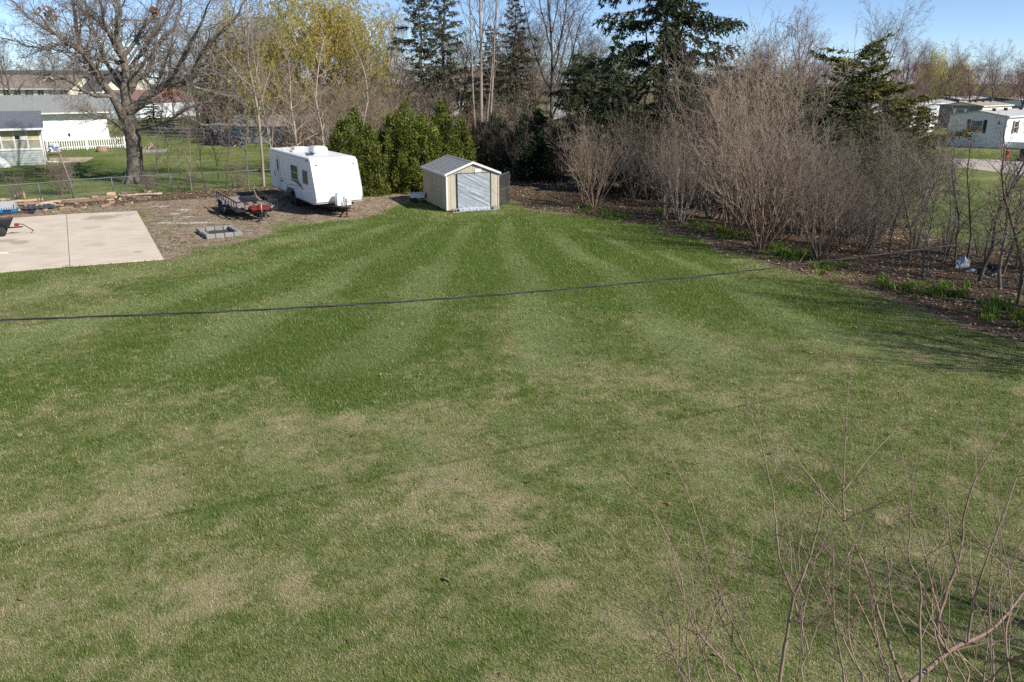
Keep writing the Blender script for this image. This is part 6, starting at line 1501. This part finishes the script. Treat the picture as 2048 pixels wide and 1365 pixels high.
for k, (u, Y, lab) in enumerate(((716, 49.6, 'rounded yellow green arborvitae beside the nose of the travel trailer'), (818, 51.0, 'tallest broad arborvitae behind the shed'), (888, 52.6, 'narrow arborvitae right of the tallest one'), (926, 53.2, 'short slim arborvitae at the right end of the row'))):
    tree_thing('arborvitae', lab, 'shrub', (base_x(u, Y), Y, 0), ARB[k], ('bark_brown', None, 'arborvitae_leaf'), 0)
YEW = spires(9, [(0, 0, 4.2, 2.1), (1.2, .3, 3.4, 1.4), (-1.2, .2, 3.3, 1.4), (.2, -1.0, 2.8, 1.5)], 16000, (.11, .05))
tree_thing('yew', 'almost black green yew mound below the bare tree', 'shrub', (base_x(1072, 58), 58, 0), YEW, ('bark_dark', None, 'yew_needle'), 0, (1, 1, 1.05))
tree_thing('yew', 'dark evergreen mound behind the shed roof ridge', 'shrub', (base_x(985, 66), 66, 0), YEW, ('bark_dark', None, 'spruce_needle'), 2, (.9, .9, .95))
tree_thing('yew', 'olive evergreen bush below the tall drooping spruce', 'shrub', (base_x(1255, 60), 60, 0), YEW, ('bark_dark', None, 'brown_spruce_needle'), 4, (.8, .8, .95))

# ---- birch clump and central bare trees
def birch():
    rg = random.Random(21); out = {}
    S = dict(seg=[9, 5, 3, 2], wob=[.02, .08, .14, .15], up=[.04, .10, .05, .02], n=[16, 7, 3], s0=[.38, .15, .1], ang=[(18, 42), (25, 50), (30, 60)], lr=[(.22, .36), (.35, .6), (.4, .6)], rr=[.42, .6, .7], rmin=.007, sh=.5)
    for (x, y, lx, H, r) in ((0, 0, .0, 17.5, .19), (-.35, .4, -.035, 16, .11), (.55, .2, .03, 15, .12), (.2, .8, .06, 13, .10)): branch(rg, (x, y, 0), _norm((lx, 0, 1)), H, r, 0, S, out)
    return meshes_from(out, 'birch', 0)
BIR = birch()
tree_thing('birch_clump', 'clump of slender pale trunks rising behind the shed', 'tree', (base_x(963, 67), 67, 0), BIR[:2], ('bark_pale', 'twig_brown'))
put('vase', 0, 'bare_tree', 'fan shaped bare tree in the centre of the skyline', 'tree', 1098, 77, 18, D_, rz=1.0, wid=.95)
put('thick', 1, 'thicket_shrub', 'orange tinged brush around the feet of the pale trunks', 'shrub', 975, 66, 4.6, T_)
rs = np.random.RandomState(2); n = 260; C = np.stack([rs.normal(0, .6, n), rs.normal(0, .5, n), np.abs(rs.normal(1.6, .8, n)) + .2], 1); A, B = rand_axes(rs, n, rs.uniform(.06, .12, n), rs.uniform(.04, .07, n)); V, F, Rn = leaf_quads(C, A, B, rs.rand(n))
t = thing('russet_bush', 'small bush with clinging rust red leaves at the feet of the pale trunks', 'bush', (base_x(985, 63), 63, 0)); part('foliage', raw_mesh('foliage', V, F, Rn), 'russet_leaf', t); f = MB(); [f.tube([(0, 0, 0), (math.cos(a) * .3, math.sin(a) * .3, 1.2), (math.cos(a) * .7, math.sin(a) * .6, 2.4)], [.03, .02, .008], 4) for a in (0, 1.2, 2.4, 3.7, 5)]; part('stem', f, 'bark_brown', t)

# ---- shrub bed on the right
for (kind, k, u, Y, h, mats, lab, w) in (
        ('shrub', 1, 1187, 43.8, 4.9, T_, 'tan vase shaped shrub nearest the shed at the front of the bed', 1.0), ('shrub', 0, 1168, 44.4, 4.2, T_, 'smaller tan shrub just left of the one nearest the shed', .9),
        ('shrub', 1, 1520, 32.8, 5.6, T_, 'large multi stemmed shrub leaning left at the lawn edge', 1.05), ('shrub', 2, 1636, 30.5, 4.3, B_, 'brown twiggy shrub at the lawn edge right of the large one', 1.05), ('thick', 0, 1540, 34.5, 5.4, B_, 'brown bush crowding behind the large lawn edge shrub', 1.0),
        ('shrub', 0, 1330, 40.5, 4.2, P_, 'slim grey shrub standing apart in the middle of the bed', .8), ('shrub', 2, 1360, 38.6, 4.4, P_, 'slim pale shrub right of the grey one in mid bed', .8), ('shrub', 1, 1265, 46.5, 4.0, G_, 'grey shrub behind the one nearest the shed', 1.0),
        ('thick', 1, 1470, 39.0, 7.2, T_, 'tall tan thicket left of the large shrub', 1.0), ('thick', 2, 1400, 44.0, 7.6, B_, 'tall brown thicket in front of the dark drooping spruce', 1.0), ('thick', 0, 1440, 48.0, 8.8, D_, 'highest brown thicket on the skyline right of the spruce', .9), ('thick', 1, 1520, 43.0, 8.0, T_, 'high tan thicket rising behind the large shrub', .95), ('thick', 2, 1560, 41.0, 4.8, B_, 'brown thicket left of the yellow tipped spruce', .95), ('thick', 0, 1640, 37.0, 3.8, O_, 'brown thicket behind the twiggy lawn edge shrub', 1.0),
        ('thick', 1, 1700, 35.5, 3.6, O_, 'grey thicket below the yellow tipped spruce', 1.05), ('thick', 2, 1765, 36.0, 3.8, O_, 'dense grey green thicket at the right end of the hedge', 1.1), ('thick', 0, 1690, 40.0, 3.8, O_, 'grey thicket around the trunk of the yellow tipped spruce', 1.0), ('thick', 1, 1800, 40.5, 3.6, B_, 'brown thicket in front of the road', 1.1), ('thick', 2, 1860, 42.5, 4.0, T_, 'tan thicket reaching right over the road', 1.1),
        ('thick', 0, 1822, 38.0, 4.4, O_, 'dark thicket at the right shoulder of the hedge', 1.1), ('thick', 1, 1790, 44.0, 5.0, G_, 'grey thicket right of the yellow tipped spruce', 1.1), ('thick', 2, 1735, 40.5, 4.6, O_, 'dark thicket directly under the yellow tipped spruce', 1.0),
        ('thick', 0, 1420, 40.5, 5.0, G_, 'grey thicket between mid bed and the tall tan one', 1.0), ('thick', 1, 1300, 47.5, 4.6, B_, 'brown thicket between first shrub and mid bed', 1.0), ('thick', 2, 1250, 51.0, 4.4, D_, 'dark thicket behind the first shrub', 1.1), ('thick', 1, 1590, 36.0, 4.4, G_, 'grey thicket between the two lawn edge shrubs', 1.0), ('thick', 0, 1480, 36.0, 4.6, B_, 'brown thicket left behind the large lawn edge shrub', 1.0), ('thick', 2, 1675, 33.0, 3.0, B_, 'low thicket right of the twiggy lawn edge shrub', 1.1), ('thick', 1, 1730, 32.0, 2.6, G_, 'low grey thicket before the hedge', 1.1),
        ('thick', 2, 1340, 50.0, 6.4, D_, 'brown thicket under the drooping spruce', 1.0), ('thick', 0, 1200, 54.0, 4.6, B_, 'low brown thicket left of the drooping spruce', 1.0), ('thick', 1, 1120, 56.0, 4.2, D_, 'dark low thicket right of the yew', 1.0), ('thick', 2, 1040, 57.0, 3.6, D_, 'dark low thicket left of the yew', 1.0), ('thick', 0, 1000, 60.0, 4.0, D_, 'dark low thicket right behind the shed', 1.0), ('thick', 1, 1600, 49, 6.5, D_, 'brown thicket left behind the yellow tipped spruce', 1.0), ('thick', 0, 1770, 52.0, 5.0, B_, 'brown thicket right behind the yellow tipped spruce', 1.0),
        ('thick', 2, 1490, 52.0, 8.6, D_, 'far brown thicket between the two big spruces', 1.0), ('thick', 1, 1560, 53.0, 8.4, D_, 'reddish thicket far behind the large shrub', 1.0),
        ('sap', 0, 1845, 27.3, 4.2, G_, 'grey sapling clump standing at the bed edge on the right', 1.2), ('sap', 1, 1853, 27.8, 3.8, G_, 'thin sapling touching the grey sapling clump', 1.1), ('sap', 2, 1880, 29.0, 4.2, G_, 'dark thin sapling right of the grey clump', 1.0), ('sap', 0, 1910, 30.0, 4.4, G_, 'leaning sapling left of the plastic bag', 1.2), ('sap', 1, 1935, 30.5, 4.6, G_, 'forked dark sapling behind the plastic bag', 1.3), ('sap', 2, 1970, 29.5, 4.2, B_, 'brown sapling right of the plastic bag', 1.2), ('sap', 0, 2005, 28.0, 4.8, B_, 'dark sapling near the right edge of the view', 1.3), ('sap', 1, 2042, 25.8, 5.2, G_, 'tall dark sapling cut by the right edge', 1.3), ('sap', 2, 1780, 31.0, 3.6, B_, 'brown sapling right of the twiggy lawn edge shrub', 1.2), ('sap', 1, 2020, 32.0, 4.5, P_, 'pale sapling before the green field at the right edge', 1.2), ('sap', 2, 1900, 33.5, 4.0, G_, 'grey sapling before the green field left of the forked one', 1.2),
        ('sap', 2, 2000, 26.0, 5.8, G_, 'tall grey sapling left of the one cut by the edge', 1.4), ('sap', 0, 1958, 27.0, 5.6, G_, 'tall twiggy sapling between the forked and the brown one', 1.4), ('sap', 1, 2036, 24.0, 5.4, B_, 'dark twiggy sapling low at the right edge', 1.4), ('sap', 1, 1818, 29.5, 4.6, G_, 'grey sapling left of the grey clump', 1.2),
        ('thick', 1, 1890, 31.8, 1.5, B_, 'low brown brush behind the sapling clump', 1.3), ('thick', 2, 1960, 31.0, 1.4, G_, 'low grey brush behind the litter', 1.4), ('thick', 0, 2030, 29.0, 1.5, B_, 'low brown brush at the right edge', 1.4), ('thick', 0, 1740, 33.0, 2.2, B_, 'low brown brush under the grey thicket', 1.4), ('thick', 2, 1830, 33.0, 1.8, B_, 'low brush between hedge and saplings', 1.4)):
    nm = {'shrub': 'vase_shrub', 'thick': 'thicket_shrub', 'sap': 'sapling'}[kind]
    put(kind, k, nm, lab, 'tree' if kind == 'sap' else 'shrub', u, Y, h, mats, wid=w)
# the sapling clumps get leaning company just outside the right edge (their shade falls on the lawn)
for (x, y, h, k, lab) in ((17.5, 22.5, 5.5, 0, 'bare shrub just outside the right edge, nearer the camera'), (16.6, 20.5, 6.8, 1, 'tall bare shrub outside the right edge between the others'), (20.5, 25.0, 6.0, 1, 'bare shrub just outside the right edge, farther back'), (14.5, 17.5, 5.0, 2, 'bare shrub outside the right edge beside the lawn'), (9.3, 6.3, 5.0, 1, 'bare shrub outside the lower right corner')):
    s = h / 5.2; tree_thing('vase_shrub', lab, 'shrub', (x, y, 0), SHRUB[k][:2], B_, k * 2.0, (s, s, s))

for (x, y, h, k, lab) in ((25.5, 15.0, 14, 0, 'tall bare tree well outside the right edge, nearer'), (28.0, 23.0, 15, 1, 'tall bare tree well outside the right edge, farther')):
    s = h / 13.5; tree_thing('bare_tree', lab, 'tree', (x, y, 0), VASE[k][:2], B_, k * 2.0, (s, s, s))
# ---- trees beyond the road and along the skyline on the right
for (kind, k, u, Y, vt, mats, lab, w) in (
        ('vase', 1, 1497, 105, 70, B_, 'small grey brown tree on the skyline left of the round topped one', .9), ('vase', 0, 1583, 112, 30, R_, 'round topped bare tree on the skyline', 1.05), ('vase', 2, 1530, 108, 95, R_, 'reddish tree below the round topped one', 1.0), ('vase', 1, 1745, 115, 8, G_, 'tallest grey fan shaped tree on the right skyline', .95), ('vase', 2, 1795, 118, 85, R_, 'red budded tree at the right foot of the tallest one', 1.0), ('vase', 0, 1640, 130, 120, R_, 'low red tree between round topped and tallest', 1.1),
        ('vase', 2, 1848, 160, 88, G_, 'grey tree left in front of the distant willow', .9), ('vase', 0, 1895, 170, 95, G_, 'thin grey tree right of the distant willow', .9), ('spread', 1, 1935, 150, 112, R_, 'red budded tree left of the blue white gable', 1.0), ('vase', 1, 1982, 155, 88, G_, 'grey upright tree over the blue white gable', 1.0), ('spread', 0, 2040, 140, 105, R_, 'red budded tree at the right edge', 1.1), ('spread', 1, 2010, 170, 130, B_, 'brown tree right of the grey upright one', 1.1), ('spread', 0, 1830, 100, 165, B_, 'brown bare tree beside the cream mobile home', 1.0), ('spread', 1, 1780, 95, 150, B_, 'brown tree behind the yellow tipped spruce', 1.0), ('spread', 0, 1690, 120, 130, R_, 'reddish tree low behind the yellow tipped spruce', 1.0), ('vase', 2, 1180, 110, 75, B_, 'brown tree left of the drooping spruce', 1.0), ('vase', 1, 1060, 115, 60, B_, 'brown tree behind the brown tinged spruce', 1.0), ('spread', 0, 1250, 120, 110, R_, 'reddish tree behind the narrow spruce', 1.0), ('spread', 1, 1380, 118, 110, B_, 'brown tree right behind the drooping spruce', 1.0), ('vase', 0, 930, 120, 90, B_, 'brown tree left of the birch tops', 1.0), ('spread', 1, 820, 118, 110, B_, 'brown tree behind the sparse conifers', 1.0), ('spread', 0, 1440, 125, 120, R_, 'reddish tree over the farther road', 1.0),
        ('spread', 1, 1150, 92, 120, D_, 'dark low bare tree right of the fan shaped one', 1.2), ('spread', 0, 1060, 98, 110, D_, 'dark low bare tree left of the fan shaped one', 1.2), ('vase', 2, 1240, 88, 95, D_, 'dark bare tree in the gap before the drooping spruce', 1.1), ('spread', 1, 1390, 84, 125, D_, 'dark bare tree right behind the drooping spruce', 1.2), ('vase', 1, 1010, 104, 70, G_, 'grey bare tree behind the dark spruces', 1.1), ('spread', 0, 1480, 88, 118, D_, 'dark bare tree behind the highest thicket', 1.2), ('spread', 1, 1560, 92, 125, D_, 'dark bare tree left behind the yellow tipped spruce', 1.2), ('vase', 0, 900, 106, 60, G_, 'grey bare tree behind the pair of conifers', 1.1),
        ('spread', 1, 910, 88, 60, D_, 'dark bare tree just left of the birch tops', 1.2), ('vase', 2, 1005, 92, 40, D_, 'dark bare tree just right of the birch tops', 1.2), ('vase', 1, 1135, 94, 45, D_, 'dark upright tree touching the fan shaped one on the right', 1.2), ('spread', 0, 1195, 90, 80, D_, 'dark broad tree before the drooping spruce', 1.2), ('spread', 0, 800, 96, 90, D_, 'dark broad tree left behind the conifer pair', 1.2), ('vase', 2, 1065, 90, 50, B_, 'brown upright tree touching the fan shaped one on the left', 1.1), ('vase', 0, 700, 104, 50, B_, 'brown upright tree right behind the big willow', 1.1)):
    put(kind, k, 'bare_tree', lab, 'tree', u, Y, top_z(u, vt, Y), mats, wid=w)
rr = random.Random(77)
for k in range(100):
    u = -200 + k * 25 + rr.uniform(-12, 12); Y = rr.uniform(185, 330)
    if u < 200: Y += 120
    put('spread' if k % 3 else 'vase', k, 'skyline_tree', 'bare tree in the brown line along the far horizon', 'tree', u, Y, top_z(u, rr.uniform(112, 148), Y), (B_, R_, G_)[k % 3], wid=1.5, group='bare trees along the far horizon')

# ---- low brush filling the gaps behind
rr = random.Random(41)
for (lab, grp, lst) in (('low brown brush behind the outbuilding and saplings', 'background brush on the left', [(u, 100 + (k % 3) * 9, 4.2 + (k % 4) * .7) for k, u in enumerate(range(385, 680, 24))]),
                        ('brown undergrowth behind the arborvitae and shed', 'undergrowth behind the shed', [(u, 66 + (k % 4) * 7, 3.8 + (k % 3) * .8) for k, u in enumerate(range(690, 1080, 24))]),
                        ('brown undergrowth beyond the central trees', 'undergrowth in the centre', [(u, 70 + (k % 3) * 12, 3.2 + (k % 3) * .7) for k, u in enumerate(range(1110, 1400, 26))]),
                        ('brown brush between the hedge and the road', 'brush before the road', [(u, 52 + (k % 3) * 5, 3.6 + (k % 3) * .6) for k, u in enumerate(range(1400, 1800, 36))]),
                        ('far brown scrub below the horizon trees', 'scrub along the far horizon', [(u, 165 + (k % 4) * 14, 6.0 + (k % 3) * .9) for k, u in enumerate(range(700, 2060, 30))])):
    for u, Y, h in lst: put('thick', rr.randrange(3), 'brush_bush', lab, 'brush', u + rr.uniform(-9, 9), Y + rr.uniform(-3, 3), h, (B_, T_, D_, R_)[rr.randrange(4)], wid=1.25, group=grp)

# ---- lilies sprouting along the bed edge
def lily(seed):
    rg = random.Random(seed); V = []; F = []; R = []
    for k in range(34):
        a = rg.uniform(0, 6.28); L = rg.uniform(.16, .34); b0 = (rg.gauss(0, .09), rg.gauss(0, .09)); w = rg.uniform(.008, .015); ln = rg.uniform(.15, .9)
        x, z = 0, 0; o = len(V); rn = rg.random()
        for s in range(4):
            ww = w * (1, 1.1, .8, .1)[s]; cx, cy = b0[0] + math.cos(a) * x, b0[1] + math.sin(a) * x
            V += [(cx - math.sin(a) * ww, cy + math.cos(a) * ww, z), (cx + math.sin(a) * ww, cy - math.cos(a) * ww, z)]; R += [rn, rn]
            th = ln * (.35 + s * .5); x += math.sin(th) * L / 3; z += math.cos(th) * L / 3
        F += [(o + 2 * s, o + 2 * s + 1, o + 2 * s + 3, o + 2 * s + 2) for s in range(3)]
    return raw_mesh('lily_clump', np.array(V), np.array(F), np.array(R))
LIL = [lily(k) for k in range(4)]
for m_ in LIL: m_.materials.append(MATS['lily_leaf'])
rr = random.Random(5)
def lilies(path, n, spread, label, group):
    for k in range(n):
        t = rr.random() * (len(path) - 1); i = int(t); f = t - i; u = path[i][0] * (1 - f) + path[i + 1][0] * f + rr.gauss(0, spread * 2.2); v = path[i][1] * (1 - f) + path[i + 1][1] * f + rr.gauss(0, spread * 1.25)
        p = ground_at(u, v); o = bpy.data.objects.new('lily_clump', LIL[k % 4]); COL.objects.link(o); o.location = (p.x, p.y, 0); o.rotation_euler = (0, 0, rr.uniform(0, 6.28)); s = rr.uniform(.5, 1.15); o.scale = (s, s, s * .9)
        tag(o, label, 'plant', group)
lilies([(1165, 416), (1200, 424), (1245, 438)], 26, 3.5, 'bright green lily shoots around the tan shrub nearest the shed', 'lily shoots by the first shrub')
lilies([(1225, 434), (1255, 441)], 10, 3, 'green lily shoots at the lawn edge left of mid bed', 'lily shoots left of mid bed')
lilies([(1315, 428), (1330, 432)], 7, 2, 'small green lily patch at the foot of the slim grey shrub', 'lily shoots in mid bed')
lilies([(1355, 440), (1400, 452), (1450, 466), (1500, 478)], 42, 4.5, 'green lily row leading up to the large lawn edge shrub', 'lily row before the large shrub')
lilies([(1540, 496), (1580, 510), (1620, 522)], 40, 6, 'fresh green lily patch between the two lawn edge shrubs', 'lily patch between the lawn edge shrubs')
lilies([(1620, 532), (1680, 542)], 16, 3.5, 'green lilies in front of the brown twiggy shrub', 'lilies before the twiggy shrub')
lilies([(1750, 566), (1850, 584), (1930, 592)], 40, 7, 'yellow green lilies below the sapling clump', 'lilies below the sapling clump')
lilies([(1975, 620), (2020, 622), (2060, 640)], 34, 9, 'large green lilies at the right edge of the bed', 'lilies at the right edge')
p = ground_at(1598, 527); t = thing('garden_stake', 'thin pale yellow stake leaning in the lilies', 'stake', (p.x, p.y, 0)); f = MB(); f.tube([(0, 0, 0), (.35, .15, .55)], .009, 5); part('rod', f, 'curtain', t)

# ---- bare young tree in the right foreground, branches laid out one by one
def foreground_tree():
    rg = random.Random(8); out = {}
    z = lambda x, y: (1200 + x / 2.2193, 750 + y / 2.2193)
    K_ = 1.1
    B = [([(700, 1365), (680, 1290), (540, 1000), (500, 900), (440, 660), (380, 500), (300, 350), (240, 270)], .011, 6.4, 6.9), ([(640, 1365), (530, 1250), (420, 1120), (380, 1000), (350, 870), (290, 700), (200, 560), (75, 430)], .010, 6.2, 6.6),
         ([(795, 1365), (830, 1150), (865, 980), (920, 840), (960, 700), (985, 580), (965, 460)], .015, 6.0, 6.2), ([(865, 980), (800, 830), (785, 700), (760, 500), (720, 320), (680, 200), (640, 50)], .0095, 6.0, 6.5),
         ([(1340, 1365), (1250, 1100), (1200, 920), (1130, 750), (1085, 650)], .015, 6.3, 6.5), ([(1085, 650), (1080, 520), (1090, 250), (1110, 0)], .009, 6.5, 6.9), ([(1085, 650), (1000, 560), (850, 440), (730, 370)], .007, 6.5, 7.2), ([(1085, 650), (950, 480), (850, 330), (770, 230)], .007, 6.5, 6.4), ([(1085, 650), (1200, 590), (1310, 555)], .005, 6.5, 6.1), ([(1080, 520), (1220, 340), (1350, 210)], .006, 6.6, 7.3),
         ([(1190, 1365), (1105, 1190), (1110, 900), (1090, 700)], .008, 5.8, 6.2), ([(1380, 1365), (1560, 1220), (1750, 1120), (1890, 950), (2040, 700)], .022, 5.9, 6.6), ([(1540, 1235), (1500, 1130), (1540, 960), (1600, 800), (1620, 600), (1700, 400), (1850, 180)], .017, 6.0, 6.7), ([(1630, 1190), (1660, 1000), (1740, 750), (1800, 600), (1880, 360)], .012, 6.1, 6.4),
         ([(1280, 1300), (1160, 1030), (1080, 880), (980, 740), (900, 590), (850, 450)], .008, 6.6, 7.4), ([(1380, 1200), (1300, 1030), (1270, 800), (1210, 600), (1140, 440)], .009, 6.2, 6.9), ([(1420, 1365), (1420, 1100), (1420, 920), (1370, 820), (1375, 700), (1390, 450), (1420, 290)], .010, 5.7, 6.3), ([(1500, 1050), (1450, 850), (1390, 640), (1260, 480)], .007, 6.0, 6.8), ([(1590, 880), (1550, 700), (1540, 500), (1545, 350)], .007, 6.1, 6.6), ([(1890, 945), (1700, 760), (1600, 640), (1480, 560)], .007, 6.5, 7.1),
         ([(350, 1400), (350, 1100), (290, 900), (230, 740)], .005, 6.8, 7.3), ([(400, 1400), (330, 1265), (180, 1230)], .005, 6.8, 7.0), ([(870, 1400), (900, 1170), (905, 1000), (830, 800)], .006, 6.9, 7.4), ([(1240, 1330), (1130, 1150), (960, 870)], .007, 6.4, 7.2), ([(1310, 1365), (1200, 1240), (1040, 1080), (850, 930), (740, 700)], .006, 6.0, 6.7), ([(1560, 1365), (1500, 1200), (1470, 1000), (1500, 800), (1570, 690)], .008, 5.8, 6.4), ([(1900, 1240), (1800, 1290), (1720, 1365)], .018, 5.6, 6.0), ([(1700, 1365), (1720, 1150), (1690, 1030)], .007, 5.7, 6.0), ([(1830, 1400), (1800, 1150), (1830, 1000), (1780, 700), (1745, 480)], .009, 5.6, 6.4), ([(1850, 1100), (1700, 960), (1560, 790)], .006, 6.0, 6.9), ([(200, 1365), (90, 1270), (0, 1200)], .005, 7.0, 7.2), ([(980, 1400), (1010, 1260), (960, 1040)], .006, 6.7, 7.1), ([(560, 1400), (470, 1270), (250, 1190)], .005, 6.6, 6.9)]
    S = dict(seg=[4, 5, 3, 2], wob=[.05, .06, .12, .15], up=[.05, .06, .03, 0], n=[0, 5, 1.2], s0=[.1, .1, .2], ang=[(25, 50), (24, 48), (30, 55)], lr=[(.3, .5), (.25, .6), (.25, .45)], rr=[.5, .5, .7], rmin=.0021, sh=.5, tip=.45)
    for k in range(34):            # further shoots of the same growth, thinner
        x = rg.uniform(250, 1900); y = rg.uniform(1150, 1400); L = rg.uniform(450, 1000) * (.6 + .4 * x / 1900); a = math.radians(rg.gauss(-18, 16)); q = [(x, y)]
        for s_ in range(5): a += math.radians(rg.gauss(3, 5)); x += math.sin(a) * L / 5; y -= math.cos(a) * L / 5; q.append((x, y))
        Y0 = rg.uniform(5.6, 7.2); B.append((q, rg.uniform(.0045, .0095), Y0, Y0 + rg.uniform(.0, .7)))
    root = Vector((1.85, 2.55, 0)); DS = .52
    for pts, r0, Ya, Yb in B:
        r0 *= K_ * DS; Ya *= DS; Yb *= DS
        n = len(pts); P = [depth_at(*z(*q), Ya + (Yb - Ya) * i / (n - 1)) for i, q in enumerate(pts)]; Pc = catmull(P, 4); m_ = len(Pc) - 1
        Pc = [p + Vector((rg.gauss(0, .002), rg.gauss(0, .002), rg.gauss(0, .002))) for p in Pc]
        R = [max(r0 * (1 - .78 * i / m_), .0013) for i in range(m_ + 1)]; Pl = [tuple(p - root) for p in Pc]; L = sum((Pc[i + 1] - Pc[i]).length for i in range(m_)); out.setdefault(1, []).append((Pl, R)); spawn(rg, Pl, R, L, 1, S, out)
        if pts[0][1] >= 1290:       # carry it down to the root
            a = Pc[0] - root; fk = Vector((a.x * .15, a.y * .15, 2.2 + rg.uniform(0, .4))); out[1].append(([tuple(v) for v in catmull([Vector((0, 0, 1.7)), fk, fk * .45 + a * .55 + Vector((0, 0, -.05)), a], 4)], [r0 * (2.0 - 1.0 * i / 12) for i in range(13)]))
    out.setdefault(0, []).append(([(0, 0, -.05), (0, 0.01, .3), (0.01, .0, 1.0), (0, 0, 1.75), (0, 0, 2.3)], [.11, .075, .06, .05, .02]))
    a, b, _ = meshes_from(out, 'young')
    tree_thing('young_tree', 'bare young tree with long straight shoots in the right foreground', 'tree', root, (a, b), ('bark_young', 'bark_young'))
foreground_tree()
